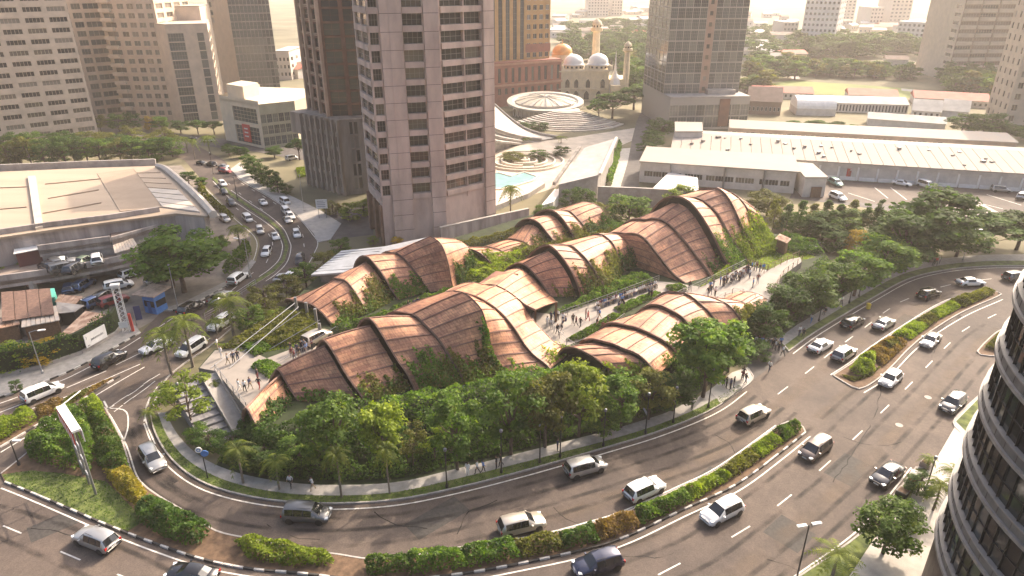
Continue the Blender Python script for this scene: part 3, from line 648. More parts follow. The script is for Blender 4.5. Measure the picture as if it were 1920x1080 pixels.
# ================================================================ buildings
GLS=[glass('window_glass',(.020,.020,.021),.14,.32),glass('window_glass_lit_tint',(.10,.085,.065),.1,.8),glass('window_glass_blind',(.19,.165,.135),.3,.5)]  # second glass is paler, with reflected light painted into its colour
GLB=[glass('curtain_glass',(.05,.062,.065),.08,.6),glass('curtain_glass_dark',(.025,.032,.034),.07,.6),glass('curtain_glass_pale',(.12,.125,.11),.12,.6)]
WINC={}; WCNT={}; WREST={}
def winmesh(w_,h_,nm,gm,fm,nh=0):
    k=(round(w_,2),round(h_,2),nm,gm.name,fm.name,nh)
    if k in WINC: return WINC[k]
    m=MB(); t=.05 if w_<4 else .09; m.face([(0,.0,0),(w_,.0,0),(w_,.0,h_),(0,.0,h_)],0)
    def bar(x0,z0,x1,z1): m.face([(x0,-.06,z0),(x1,-.06,z0),(x1,-.06,z1),(x0,-.06,z1)],1)
    for j in range(nm+1): x=min(max(w_*j/nm,t/2),w_-t/2); bar(x-t/2,0,x+t/2,h_)
    for z in [t/2,h_-t/2]+[h_*(q+1)/(nh+1) for q in range(nh)]: bar(0,z-t/2,w_,z+t/2)
    WINC[k]=m.build('window',[gm,fm],link=False); return WINC[k]
def facade(root,P0,P1,z0,z1,cols,rows,wall,gms=None,fm=None,depth=.25,nm=2,nh=0,wname='wall',pick=None,proud=0.0,lim=300):
    "wall from P0 to P1 (left to right seen from outside) with real openings; cols in metres along it (negative total: fractions)"
    org=root.location; P0=Vector((P0[0],P0[1],0)); P1=Vector((P1[0],P1[1],0)); d=P1-P0; W=d.length; d/=W; out=Vector((d.y,-d.x,0)); P0=P0+out*proud
    cols=[(a*W,b_*W) if b_<=1.0 else (a,b_) for a,b_ in cols]; rows=[r_ for r_ in rows if r_[1]<z1]
    def pt(u,z,y=0.0): p=P0+d*u-out*y; return (p.x,p.y,z)
    m=MB(); q=lambda u0,u1,a,b_: m.face([pt(u0,a),pt(u1,a),pt(u1,b_),pt(u0,b_)])
    z=z0
    for a,b_ in rows:
        if a>z: q(0,W,z,a)
        u=0
        for c0,c1 in cols:
            if c0>u: q(u,c0,a,b_)
            m.face([pt(c0,a),pt(c1,a),pt(c1,a,depth),pt(c0,a,depth)]); m.face([pt(c0,b_,depth),pt(c1,b_,depth),pt(c1,b_),pt(c0,b_)])
            m.face([pt(c0,a),pt(c0,a,depth),pt(c0,b_,depth),pt(c0,b_)]); m.face([pt(c1,a,depth),pt(c1,a),pt(c1,b_),pt(c1,b_,depth)])
            u=c1
        if u<W: q(u,W,a,b_)
        z=b_
    if z<z1: q(0,W,z,z1)
    m.build(wname,wall,root,origin=tuple(org))
    gms=gms or GLS; fm=fm or MT['grey']; ang=math.atan2(d.y,d.x); n=WCNT.get(root.name,0)
    for ri,(a,b_) in enumerate(rows):
        for ci,(c0,c1) in enumerate(cols):
            g=gms[pick(ri,ci)] if pick else gms[min(len(gms)-1,int(rng.random()**2.2*len(gms)))]
            me=winmesh(c1-c0,b_-a,nm,g,fm,nh); p=pt(c0,a,depth-.01)
            if n<lim: inst('window',me,root,(p[0]-org[0],p[1]-org[1],p[2]-org[2]),ang)
            else:
                rest=WREST.setdefault(root.name,(root,MB(),[g,fm])); mb=rest[1]; i0=len(mb.v); ca,sa=math.cos(ang),math.sin(ang)
                for v in me.vertices: mb.v.append((p[0]-org[0]+ca*v.co.x-sa*v.co.y,p[1]-org[1]+sa*v.co.x+ca*v.co.y,p[2]-org[2]+v.co.z))
                for f in me.polygons: mb.f.append(tuple(i0+k for k in f.vertices)); mb.m.append(f.material_index)
            n+=1
    WCNT[root.name]=n
def ev(n,W,frac=.7): return [((k+.5-frac/2)*W/n,(k+.5+frac/2)*W/n) for k in range(n)]
def fl(z0,z1,step,h,o=.9): 
    r_=[];z=z0
    while z+o+h<z1: r_.append((z+o,z+o+h)); z+=step
    return r_
def dist(a,c): return math.hypot(c[0]-a[0],c[1]-a[1])
def corner(P,Q,dep): # back corners of a box whose front runs P->Q
    d=(Vector(Q)-Vector(P)); d.z=0; d.normalize(); n=Vector((-d.y,d.x,0)); return Vector(P)+n*dep,Vector(Q)+n*dep
def bld(name,label,P,cat='building'): return empty(name,(P[0],P[1],0),0,label,cat)
def roofcap(root,poly,z,mat,name='roof',par=.6,th=.5):
    o=MB().prism(poly,z-th,z,0).build(name,mat,root,origin=tuple(root.location)); return o
stone=lambda n,c,v=.18,s=.4,st=None: M(n,c,.85,v,s,.1,stretch=st)
# ---- central concrete tower (faceted, window bays between broad piers)
CT=stone('tower_concrete',(.455,.352,.302),.24,.35,(1,1,.35)); 
a,b_,c,d,e=G(698,428),G(723,461),G(757,457),G(838,449),G(926,424)
r=bld('office_tower','tall faceted concrete tower with dark window bays rising behind the copper roofs',c,'tower')
TOP=51; rws=fl(9.2,49,3.02,2.0,.85)
fmT=M('window_frame_grey',(.22,.20,.19),.5)
pk=lambda ri,ci: 0 if rng.random()<.86 else 1
facade(r,a,b_,8,TOP,[(.10,.50),(.53,.95)],rws,CT,[GLS[0],GLS[1],GLS[2]],fmT,.3,2,1,pick=lambda ri,ci:1 if ri>7 or rng.random()<.3 else 0)  # paler glass on the upper rows paints warm light on this face
facade(r,b_,c,0,TOP,[(.08,.50)],rws,CT,GLS,fmT,.5,3,1,pick=pk)
facade(r,c,d,0,TOP,[(.28,.68)],rws,CT,GLS,fmT,.7,4,1,pick=pk)
facade(r,d,e,0,TOP,[(.04,.445),(.465,.79)],rws,CT,GLS,fmT,.6,4,1,pick=pk)
bk=[e+Vector((-2.5,20,0)),e+Vector((-10,32,0)),a+Vector((2,26,0))]
ring=[a,b_,c,d,e]+bk
for u,v in zip(ring[4:],ring[5:]+[a]): facade(r,u,v,0,TOP,[],[],CT)
roofcap(r,ring,TOP,MT['concrete'])
# piers that stand proud, sill ledges, panel joints
def pier(P,Q,f0,f1,pr,z0,z1,mat=CT,root=r):
    d_=(Q-P); n_=Vector((d_.y,-d_.x,0)).normalized(); A=P+d_*f0; B_=P+d_*f1
    return MB().prism([A-n_*.05,B_-n_*.05,B_+n_*pr,A+n_*pr],z0,z1).build('pier',mat,root,origin=tuple(root.location))
pier(b_,c,.56,1.0,.5,0,TOP); pier(c,d,0,.26,.55,0,TOP); pier(c,d,.70,1.0,.6,0,TOP); pier(d,e,.80,1.0,.7,0,TOP); pier(d,e,.445,.465,.15,8,TOP)
for zz in rws:
    for (P,Q,f0,f1,pr) in ((c,d,.28,.68,.3),(d,e,.04,.79,.3),(a,b_,.06,.98,.2),(b_,c,.04,.54,.2)):
        d_=(Q-P); n_=Vector((d_.y,-d_.x,0)).normalized(); A=P+d_*f0; B_=P+d_*f1
        MB().prism([A+n_*.002,B_+n_*.002,B_+n_*pr,A+n_*pr],zz[0]-1.0,zz[0]-.02).build('balcony_front',CT,r,origin=tuple(r.location))
jm=M('joint_dark',(.10,.085,.08),.9)
for k in range(0,20):
    z=3.0+k*3.02
    for (P,Q,f0,f1,pr) in ((b_,c,.56,1.0,.503),(c,d,0,.26,.553),(c,d,.70,1.0,.603),(d,e,.80,1.0,.703)):
        d_=(Q-P); n_=Vector((d_.y,-d_.x,0)).normalized(); A=P+d_*f0; B_=P+d_*f1
        MB().prism([A,B_,B_+n_*pr,A+n_*pr],z,z+.09).build('joint',jm,r,origin=tuple(r.location))
brn=stone('entrance_brown',(.17,.09,.06),.3)
for f in (.02,.5,.94):
    p=a.lerp(b_,f); MB().boxr(p.x,p.y,0,.9,.9,8.1,.6).build('entrance_column',brn,r,origin=tuple(r.location))
MB().prism([a+Vector((1.5,1.5,0)),b_+Vector((1.2,1.5,0)),b_+Vector((2,9,0)),a+Vector((2,12,0))],0,8).build('lobby',MT['shadevoid'],r,origin=tuple(r.location))  # near-black block paints the shade behind the entrance columns
# ---- brown tower with finned podium behind, left
P0,P1,P2=G(580,346),G(648,366),G(694,362)
r=bld('brown_tower','dark brown glazed tower on a finned concrete podium left of the central tower',P1,'tower')
zt=ZT(P1,227); PC=stone('podium_concrete',(.27,.225,.185),.3,.5,(1,1,.2)); W=dist(P0,P1)
facade(r,P0,P1,0,zt,ev(7,W,.42),fl(1,zt,3.3,2.3,.7),PC,GLS,MT['grey'],.35,2)
W2=dist(P1,P2); facade(r,P1,P2,0,zt,[(.42,.55),(.6,.75)],fl(1,zt,3.3,2.8,.3),PC,GLS,MT['grey'],.35,1)
B1,B2=corner(P0,P2,26); roofcap(r,[P0,P1,P2,B2,B1],zt+.3,PC,'podium_roof'); facade(r,B1,P0,0,zt,[],[],PC)
for k in range(8):
    f=(k+.02)/7.05; p=P0.lerp(P1,f); d_=(P1-P0).normalized(); n_=Vector((d_.y,-d_.x,0))
    MB().prism([p,p+d_*.5,p+d_*.5+n_*.7,p+n_*.7],0,zt+.2).build('fin',PC,r,origin=tuple(r.location))
# cantilevered upper storeys of the podium
d_=(P1-P0).normalized(); A=P0-d_*4.5; zc=ZT(P0,252)
MB().prism([A,P0-d_*.02,P0+Vector((-d_.y,d_.x,0))*12-d_*.02,A+Vector((-d_.y,d_.x,0))*12],zc,zt+.1).build('overhang',PC,r,origin=tuple(r.location))
T0,T1=P0.lerp(P1,-.12)+Vector((2,5,0)),P1+Vector((-3.0,4.5,0)); T2=P2+Vector((6,5,0)); BR=stone('brown_stone',(.17,.085,.055),.3,.5)
W=dist(T0,T1)
facade(r,T0,T1,zt,51,[(.03,.24),(.30,.62),(.68,.97)],fl(zt,49,3.0,2.0,.6),BR,[GLB[1],GLS[0],GLS[1]],BR,.3,3,1,pick=lambda a_,b__:0 if rng.random()<.7 else (1 if rng.random()<.5 else 2))
facade(r,T1,T2,zt,51,[(.05,.30),(.36,.62),(.68,.95)],fl(zt,49,3.0,2.6,.2),BR,[GLB[1],GLS[0],GLS[2]],BR,.3,2,1,pick=lambda a_,b__:0 if rng.random()<.75 else 1+int(rng.random()*2))
LT=stone('pale_pilaster',(.42,.30,.22),.15)
for f in (.0,.255,.635,.985):
    p=T0.lerp(T1,f); n_=Vector(((T1-T0).y,-(T1-T0).x,0)).normalized(); dd=(T1-T0).normalized()
    MB().prism([p,p+dd*.7,p+dd*.7+n_*.7,p+n_*.7],zt,51).build('pilaster',LT,r,origin=tuple(r.location))
for a_,b2 in fl(zt,49,3.0,2.0,.6):
    n_=Vector(((T1-T0).y,-(T1-T0).x,0)).normalized()
    for o_ in(.1,.42): MB().prism([T0+n_*.002,T1+n_*.002,T1+n_*.22,T0+n_*.22],a_-.62+o_,a_-.48+o_).build('ledge',LT,r,origin=tuple(r.location))
K0,K1=corner(T0,T2,20); facade(r,K0,T0,zt,51,[],[],BR); facade(r,T2,K1,zt,51,[],[],BR); roofcap(r,[T0,T1,T2,K1,K0],51,BR)
# ---- yellow-brown tower on a red podium
P0,P1=G(905,204),G(1051,189); r=bld('red_podium_tower','ochre tower with glass strips on a red brick podium beside the mosque',P1,'tower')
RB=stone('red_brick',(.27,.095,.065),.2,.4); zt=ZT(P1,111); W=dist(P0,P1)
zr=zt-5.2
facade(r,P0,P1,0,zt,ev(12,W,.42),[(zt*.28,zt*.42),(zt*.55,zt*.88)],RB,GLS,MT['grey'],.35,2)
Q0,Q1=corner(P0,P1,30); facade(r,P1,Q1,0,zt,ev(6,30,.5),[(zt*.28,zt*.42),(zt*.55,zt*.88)],RB); roofcap(r,[P0,P1,Q1,Q0],zt+.25,RB,'podium_roof')
for z in (zt-.9,zt*.47): MB().prism([P0+Vector((0,-.5,0)),P1+Vector((.5,-.5,0)),P1,P0],z,z+.7).build('cornice',stone('brick_band',(.40,.2,.13)),r,origin=tuple(r.location))
OC=stone('ochre_stone',(.42,.24,.09),.15); T0,T1=P0.lerp(P1,.0)+Vector((0,5,0)),P0.lerp(P1,.845)+Vector((0,5,0)); Ts=T0.lerp(T1,.63)
facade(r,T0,Ts,zt,51,ev(6,dist(T0,Ts),.55),[(zt+.5,50)],OC,GLB,MT['grey'],.3,2,14)
facade(r,Ts,T1,zt,51,ev(4,dist(Ts,T1),.6),fl(zt,49,3.6,1.9,1.0),OC,GLS,MT['white'],.3,2)
Q0,Q1=corner(T0,T1,24); facade(r,T1,Q1,zt,51,ev(5,24,.5),fl(zt,49,3.6,1.9,1.0),OC); roofcap(r,[T0,T1,Q1,Q0],51,OC)
MB().prism([Ts+Vector((0,-.3,0)),T1+Vector((.3,-.3,0)),T1,Ts],zt+3.0,zt+6.2).build('brick_storey',RB,r,origin=tuple(r.location))
# ---- glass tower on the right
P0,P1=G(1252,244),G(1399,241); r=bld('glass_tower','tall grey glass tower with a brown vertical band beside the straight road',P0,'tower')
zt=ZT(P0,184); W=dist(P0,P1); GM=M('mullion',(.33,.30,.26),.5)
facade(r,P0,P1,0,zt,ev(9,W,.93),fl(.5,zt,4.0,3.6,.2),GM,GLB,GM,.15,3,1); Q0,Q1=corner(P0,P1,34)
facade(r,P1,Q1,0,zt,ev(6,34,.9),fl(.5,zt,4.0,3.6,.2),GM,GLB,GM,.15,3); roofcap(r,[P0,P1,Q1,Q0],zt+.3,MT['concrete'],'podium_roof'); facade(r,Q0,P0,0,zt,[],[],GM)
MB().prism([P0.lerp(P1,.62)+Vector((0,-.3,0)),P0.lerp(P1,.75)+Vector((0,-.3,0)),P0.lerp(P1,.75),P0.lerp(P1,.62)],1,zt-.5).build('brown_panel',BR,r,origin=tuple(r.location))
MB().prism([P0.lerp(P1,.5)+Vector((0,4,0)),P0.lerp(P1,.85)+Vector((0,4,0)),P0.lerp(P1,.85)+Vector((0,9,0)),P0.lerp(P1,.5)+Vector((0,9,0))],zt+.3,zt+1.8).build('plant_room',MT['concrete'],r,origin=tuple(r.location))
T0,T1=P0.lerp(P1,-.03)+Vector((0,8,0)),P0.lerp(P1,.93)+Vector((0,8,0)); Ta,Tb=T0.lerp(T1,.47),T0.lerp(T1,.58)
rw=fl(zt,49,3.5,3.2,.15)
facade(r,T0,Ta,zt,51,ev(5,dist(T0,Ta),.95),rw,GM,GLB,GM,.1,4,2); facade(r,Tb,T1,zt,51,ev(5,dist(Tb,T1),.95),rw,GM,GLB,GM,.1,4,2)
facade(r,Ta,Tb,zt,51,[(.3,.7)],fl(zt,49,3.5,1.4,1.0),stone('taupe_band',(.33,.22,.16)),GLS,BR,.3,1)
Q0,Q1=corner(T0,T1,26); facade(r,T1,Q1,zt,51,ev(6,26,.92),rw,GM,GLB,GM,.1,3,2); facade(r,Q0,T0,zt,51,ev(6,26,.92),rw,GM,GLB,GM,.1,3,2); roofcap(r,[T0,T1,Q1,Q0],51,GM)
# ---- striped slab tower, far right
P0,P1,P2=G(1757,147),G(1773,153),G(1990,151); r=bld('striped_tower','broad beige tower with horizontal bands of windows at the far right',P1,'tower')
BE=stone('beige_concrete',(.45,.37,.28),.12); DK=M('window_brown',(.14,.095,.07),.3); W=dist(P1,P2); n=7
rw=fl(2.5,49,3.75,1.7,1.5); facade(r,P1,P2,0,51,ev(n,W,.93),rw,stone('band_brown',(.25,.17,.12)),[DK,GLS[0]],BE,.3,6)
for a_,b2 in rw:
    for k in range(n):
        A=P1.lerp(P2,(k+.05)/n); B_=P1.lerp(P2,(k+.95)/n); MB().prism([A+Vector((0,-.5,0)),B_+Vector((0,-.5,0)),B_,A],a_-1.75,a_-.12).build('spandrel',BE,r,origin=tuple(r.location))
facade(r,P0,P1,0,51,[(.2,.8)],rw,BE,GLS,BE,.3,2); Q0,Q1=corner(P0,P2,30); facade(r,P2,Q1,0,51,[],[],BE); facade(r,Q0,P0,0,51,[],[],BE); roofcap(r,[P0,P1,P2,Q1,Q0],51,BE)
P0,P1=G(1879,238),G(1990,243); r=bld('corner_tower','slim beige tower with small dark windows cut by the edge behind the trees',P0,'tower')
facade(r,P0,P1,0,51,[(1.2,2.8),(6,7.6),(11,12.6),(16,17.6)],fl(1,49,3.7,2.0,1.0),BE,GLS,BE,.3,2); Q0,Q1=corner(P0,P1,18); facade(r,Q0,P0,0,51,ev(4,18,.3),fl(1,49,3.7,2.0,1.0),BE); facade(r,P1,Q1,0,51,[],[],BE); roofcap(r,[P0,P1,Q1,Q0],51,BE)
# ---- left group of towers
def slab(name,label,px0,px1,dep,top,wall,cols,rows,gms=None,fm=None,nm=2,nh=0,pxl=None,lcols=None,ztopwin=52,rightcols=None,depth=.3,pick=None):
    P0,P1=G(*px0),G(*px1); r=bld(name,label,P0,'tower')
    facade(r,P0,P1,0,top,cols(dist(P0,P1)) if callable(cols) else cols,rows,wall,gms,fm,depth,nm,nh,pick=pick); Q0,Q1=corner(P0,P1,dep)
    if pxl is not None: Q0=G(*pxl)
    facade(r,P1,Q1,0,top,ev(rightcols,dist(P1,Q1),.7) if rightcols else [],rows if rightcols else [],wall,gms,fm,depth,nm)
    facade(r,Q0,P0,0,top,ev(lcols,dist(Q0,P0),.7) if lcols else [],rows if lcols else [],wall,gms,fm,depth,nm); facade(r,Q1,Q0,0,top,[],[],wall); roofcap(r,[P0,P1,Q1,Q0],top+.2,wall); return r
W1=stone('warm_concrete',(.46,.37,.29),.15)
slab('office_tower','broad beige office tower with grouped windows at the left edge',(-75,292),(187,258),40,51,W1,lambda W:ev(6,W,.78),fl(1.5,49,3.0,1.45,1.0),GLS,W1,5,rightcols=5)
W2m=stone('pale_concrete',(.55,.46,.37),.12)
r=slab('balcony_tower','pale tower with stacked white balconies behind the beige office tower',(165,226),(236,218),26,51,W2m,lambda W:[(.5,.2*W),(.28*W,.5*W),(.56*W,.95*W)],fl(1,49,3.0,1.9,.7),[GLB[2],GLB[0],GLS[1]],W2m,3,rightcols=3)
r=slab('residential_tower','warm beige residential tower with curved balcony bands behind the trees',(238,226),(332,226),28,51,stone('sand_concrete',(.50,.40,.31),.12),lambda W:[(.3,.22*W),(.3*W,.42*W),(.48*W,.6*W),(.66*W,.78*W),(.84*W,.95*W)],fl(1,49,3.0,1.7,.9),[GLB[2],GLS[2],GLS[1]],W2m,2,rightcols=4)
P=r.location
for k in range(17): MB().prism([G(236,226)+Vector((0,-1.6,0)),G(255,226)+Vector((0,-1.6,0)),G(255,226),G(236,226)],1+3*k,2.1+3*k).build('balcony',W2m,r,origin=tuple(P))
P0,P1=G(345,231),G(419,226); r=bld('stepped_tower','mid-height tower with alternating glass and beige vertical strips',P0,'tower'); zt=ZT(P0,47)
facade(r,P0,P1,0,zt,[(.02,.40),(.72,.88)],fl(.5,zt,3.0,2.7,.15),W1,GLB,MT['concrete_dark'],.2,6,1); Q0,Q1=G(318,224),P1+Vector((-9,24,0)); facade(r,Q0,P0,0,zt,[],[],W2m); facade(r,P1,Q1,0,zt,ev(4,24,.8),fl(.5,zt,3,2.4,.3),W1,GLB); roofcap(r,[P0,P1,Q1,P0+Vector((-4,26,0)),Q0],zt+.3,W1)  # left face gets paler concrete, so light on it is painted in
slab('far_tower','plain beige tower rising just behind the stepped tower',(352,212),(408,210),20,ZT(G(352,212),12),W2m,lambda W:[(.15*W,.2*W)],fl(1,46,3,2,.5),GLS,W2m,1)
P0,P1,P2=G(418,180),G(456,191),G(529,187); r=bld('mirror_tower','mirror-glass tower with a blank beige flank',P1,'tower')
facade(r,P0,P1,0,51,[(.08,.22)],fl(30,49,3,2,.5),stone('flank_beige',(.42,.33,.25),.1)); facade(r,P1,P2,0,51,ev(11,dist(P1,P2),.9),fl(.5,49,3.1,2.7,.2),MT['concrete_dark'],[GLB[0],GLB[2],GLB[1]],MT['concrete_dark'],.1,3,1,pick=lambda a_,c_:(2 if (c_>7 and rng.random()<.6) else 0 if a_>7 else 1))
Q0,Q1=P0+Vector((-9,26,0)),P2+Vector((-11,26,0)); facade(r,P2,Q1,0,51,[],[],W1); roofcap(r,[P0,P1,P2,Q1,Q0],51,W1)
P0,P1,P2=G(424,263),G(497,279),G(562,270); r=bld('civic_building','cream low building with a red banner and a glazed flank',P1); zt=ZT(P1,190)
CR=stone('cream_stone',(.62,.52,.38),.1); W=dist(P0,P1)
facade(r,P0,P1,0,zt,[(.32,.92)],[(.6,zt*.42),(zt*.5,zt*.82)],CR,[GLB[0]],CR,.4,7,3); facade(r,P1,P2,0,zt*.93,ev(6,dist(P1,P2),.86),fl(.3,zt*.93,3.4,2.6,.5),stone('green_grey',(.28,.27,.2),.15),GLB,GM,.2,3,1)
Q0,Q1=corner(P0,P2,24); facade(r,Q0,P0,0,zt,[],[],CR); roofcap(r,[P0,P1,P2,Q1,Q0],zt*.93+.1,CR); facade(r,P2,Q1,0,zt*.9,[],[],CR)
MB().prism([P0.lerp(P1,.12)+Vector((0,4,0)),P0.lerp(P1,.55)+Vector((0,4,0)),P0.lerp(P1,.55)+Vector((2,12,0)),P0.lerp(P1,.12)+Vector((2,12,0))],zt*.9,zt+3).build('rooftop_block',CR,r,origin=tuple(r.location))
n_=Vector(((P1-P0).y,-(P1-P0).x,0)).normalized(); A,B_=P0.lerp(P1,.52),P0.lerp(P1,.70)
MB().prism([A+n_*.3,B_+n_*.3,B_+n_*.05,A+n_*.05],1.2,zt*.46).build('banner',MT['red'],r,origin=tuple(r.location))
for k in (.28,.5,.72): MB().prism([A.lerp(B_,.25)+n_*.32,A.lerp(B_,.75)+n_*.32,A.lerp(B_,.75)+n_*.305,A.lerp(B_,.25)+n_*.305],1.2+(zt*.46-1.2)*k,1.6+(zt*.46-1.2)*k).build('banner_mark',MT['white'],r,origin=tuple(r.location))
# ---- distant towers in the haze
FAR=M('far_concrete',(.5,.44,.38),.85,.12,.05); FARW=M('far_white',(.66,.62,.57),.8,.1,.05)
def fart(label,px0,px1,pyt,dep,cols,step=3.6,mat=None,h=1.7,name='distant_tower'):
    P0,P1=G(*px0),G(*px1); P1=Vector((P1.x,P0.y+(P1.y-P0.y),0)); zt=ZT(P0,pyt); mat=mat or FAR
    r=bld(name,label,P0,'tower'); W=dist(P0,P1); rw=fl(1,min(zt,52),step,h,1.0)
    facade(r,P0,P1,0,zt,ev(cols,W,.55),rw,mat,GLS,mat,.3,1,lim=120); Q0,Q1=corner(P0,P1,dep); facade(r,P1,Q1,0,zt,ev(3,dep,.4),rw,mat,GLS,mat,.3,1,lim=150); facade(r,Q0,P0,0,zt,[],[],mat); roofcap(r,[P0,P1,Q1,Q0],zt+.2,mat)
fart('white tower with paired windows standing alone over the tree belt',(1497,94),(1560,97),-8,30,8,mat=FARW)
fart('cream apartment block with many balconies beyond the playing field',(1675,88),(1762,94),40,30,10,3.2,FARW)
fart('white slab tower peeking out left of the glass tower',(1225,62),(1256,62),-8,30,5,mat=FARW)
fart('pale tower fading into haze above the mosque minaret',(1102,32),(1140,32),-8,40,7)
fart('small pale tower next to the hazy tower above the minaret',(1146,30),(1166,30),-5,30,4)
fart('brown hazy tower beyond the apartment block',(1628,52),(1652,52),14,30,4)
fart('pale hazy tower behind the brown hazy one',(1664,50),(1702,50),-8,30,5)
fart('hazy block between mirror tower and brown tower',(520,150),(548,150),96,25,4)
fart('grey low block on the skyline by the white tower',(1465,80),(1492,80),42,25,4)
fart('faint tower on the far skyline at the playing field',(1570,38),(1600,38),-10,40,4)
fart('small white block among trees below the apartment block',(1636,88),(1652,88),68,12,3,3.2,FARW)
# ================================================================ curved office block, right foreground
pL=G(1722,1072); v=Vector((pL.x,pL.y,0)).normalized(); RC=17.0; C=Vector((pL.x,pL.y,0))+Vector((v.y,-v.x,0))*RC
r=empty('curved_office','curved office block with pale ledges and dark glass bands at the right edge',tuple(C),0) if False else empty('curved_office',(C.x,C.y,0),0,'curved office block with pale ledges and dark glass bands at the right edge','building')
LG=M('ledge_pale',(.24,.22,.20),.6,.15,1.0); SPN=M('spandrel_grey',(.14,.13,.12),.7,.25,.8); BST=M('brown_granite',(.075,.05,.04),.55,.45,2.5)
a0,a1=R(60),R(300); FH=4.2; B0=6.5
def arc(rad,z0,z1,name,mat,n=60,aa=a0,ab=a1):
    m=MB(); rows=[]
    pr=[(rad-.6,z0),(rad,z0),(rad,z1),(rad-.6,z1),(rad-.6,z0)]
    m.rev((0,0,0),pr,n,0,aa,ab); return m.build(name,mat,r,smooth=False)
arc(RC-.3,0,B0,'stone_base',BST)
for k in range(8):
    z=B0+k*FH; arc(RC,z,z+.28,'ledge',LG); arc(RC-.18,z+.28,z+.95,'spandrel',SPN); arc(RC-.1,z+.95,z+1.04,'rail',LG)
    m0=R(4.0)
    for j in range(int((a1-a0)/m0)):
        aa=a0+j*m0
        if k>6 and not 2.0<aa<4.9: continue
        key=('pane',rng.randint(0,5)); 
        if key not in WINC:
            mm=MB(); w2=(RC-.5)*math.tan(m0/2); t=.05
            mm.face([(RC-.5,-w2,0),(RC-.5,w2,0),(RC-.5,w2,FH-1.04),(RC-.5,-w2,FH-1.04)][::1],0); mm.box(RC-.5,-w2,0,RC-.38,-w2+t,FH-1.04,1); mm.box(RC-.5,-w2,1.3,RC-.42,w2,1.36,1)
            WINC[key]=mm.build('window',[[GLB[1],GLS[0],GLB[1],GLS[0],GLB[0],GLS[0]][key[1]],MT['black']],link=False)
        inst('window',WINC[key],r,(0,0,z+1.04),aa+m0/2)
for j in range(46):   # joints in the stone cladding of the spandrels
    aa=a0+j*R(5); 
    for k in range(7):
        z=B0+k*FH; c_,s_=math.cos(aa),math.sin(aa); MB().tube([((RC-.165)*c_,(RC-.165)*s_,z+.36),((RC-.165)*c_,(RC-.165)*s_,z+.94)],.02,.02,3).build('joint',jm,r) if 2.1<aa<4.6 else None
MB().rev((0,0,0),[(RC-1,B0+8*FH),(0,B0+8*FH+.1)],60,0,a0,a1).build('roof',MT['concrete'],r)
for aa in (R(205),R(232)): # square pier that cuts the curve, stone recess
    MB().boxr((RC-.2)*math.cos(aa+.9),(RC-.2)*math.sin(aa+.9),0,1.6,1.6,B0+8*FH,aa).build('pier',SPN,r) if aa>R(230) else None
# ================================================================ mosque
p=G(1102,189); r=empty('mosque',(p.x,p.y,0),0,'cream mosque with white and orange domes and a tall minaret','mosque'); org=tuple(r.location)
CM=stone('mosque_cream',(.60,.50,.34),.15,.6); WD=M('white_dome',(.72,.70,.66),.5,.08,.5); OD=M('orange_dome',(.55,.27,.07),.45,.2,.4); k=.247
def mx(px): return (px-1102)*k
zt=ZT(p,131); y0=p.y
def archwin(x,z,w_,h_,name='arched_window'):
    m=MB(); pts=[(-w_/2,0),(w_/2,0),(w_/2,h_*.62),(w_*.3,h_*.86),(0,h_),(-w_*.3,h_*.86),(-w_/2,h_*.62)]
    m.face([(x+a_,-.12,z+b2) for a_,b2 in pts],0)
    m2=MB()
    for (a_,b2),(c_,d_) in zip(pts,pts[1:]+pts[:1]): m2.tube([(x+a_,-.18,z+b2),(x+c_,-.18,z+d_)],.16,.16,4)
    o=m.build(name,GLS[0],r); m2.build('window_surround',CM,o)
MB().box(mx(1052),0,0,mx(1136),18,zt).build('wall',CM,r)
for x,z_,h_ in ((1066,170,0),(1081,170,0),(1101,168,0),(1126,170,0)): archwin(mx(x),zt*.42,2.0,zt*.3)
for x in (1081,1099,1120,1066): archwin(mx(x),zt*.04,2.4,zt*.3)
for z in (.36,.93): MB().box(mx(1051),-.5,zt*z,mx(1137),0,zt*z+.5).build('cornice',CM,r)
def dome(cx,cy,z,R_,mat,drum=2.0,fin=True,sq=1.0):
    MB().rev((cx,cy,z),[(R_*1.04,0),(R_*1.04,drum)],20).build('drum',CM,r)
    for j in range(14):
        a_=j/14*2*math.pi; MB().boxr(cx+R_*1.05*math.cos(a_),cy+R_*1.05*math.sin(a_),z+.4,.12,R_*.22,drum-.8,a_).build('drum_window',GLS[0],r)
    pr=[(R_*1.1,drum),(R_*1.1,drum+.25)]+[(R_*math.cos(t)*(1+.06*math.sin(2*t)),drum+.25+R_*sq*math.sin(t)) for t in [x_*math.pi/20 for x_ in range(10)]]+[(.05,drum+R_*sq*1.03+.25)]
    d_=MB().rev((cx,cy,z),pr,24).build('dome',mat,r,smooth=True)
    if fin: MB().rev((cx,cy,z+drum+R_*sq),[(.25,0),(.3,.5),(.1,.9),(.2,1.2),(.02,2.2)],8).build('finial',OD,d_)
dome(mx(1077),5,zt,4.1,WD,1.6,False,.95); dome(mx(1119),5,zt,4.3,WD,1.6,False,1.0)
MB().rev((mx(1060),15,0),[(4.6,0),(4.6,zt+4.5)],18).build('round_tower',CM,r); dome(mx(1060),15,zt+4.0,4.3,OD,.8,True,.95)
for x in (1098,1056,1138): MB().rev((mx(x),1.0,zt),[(1.0,0),(1.0,1.0),(.8,1.7),(.1,2.0)],10).build('turret',CM,r)
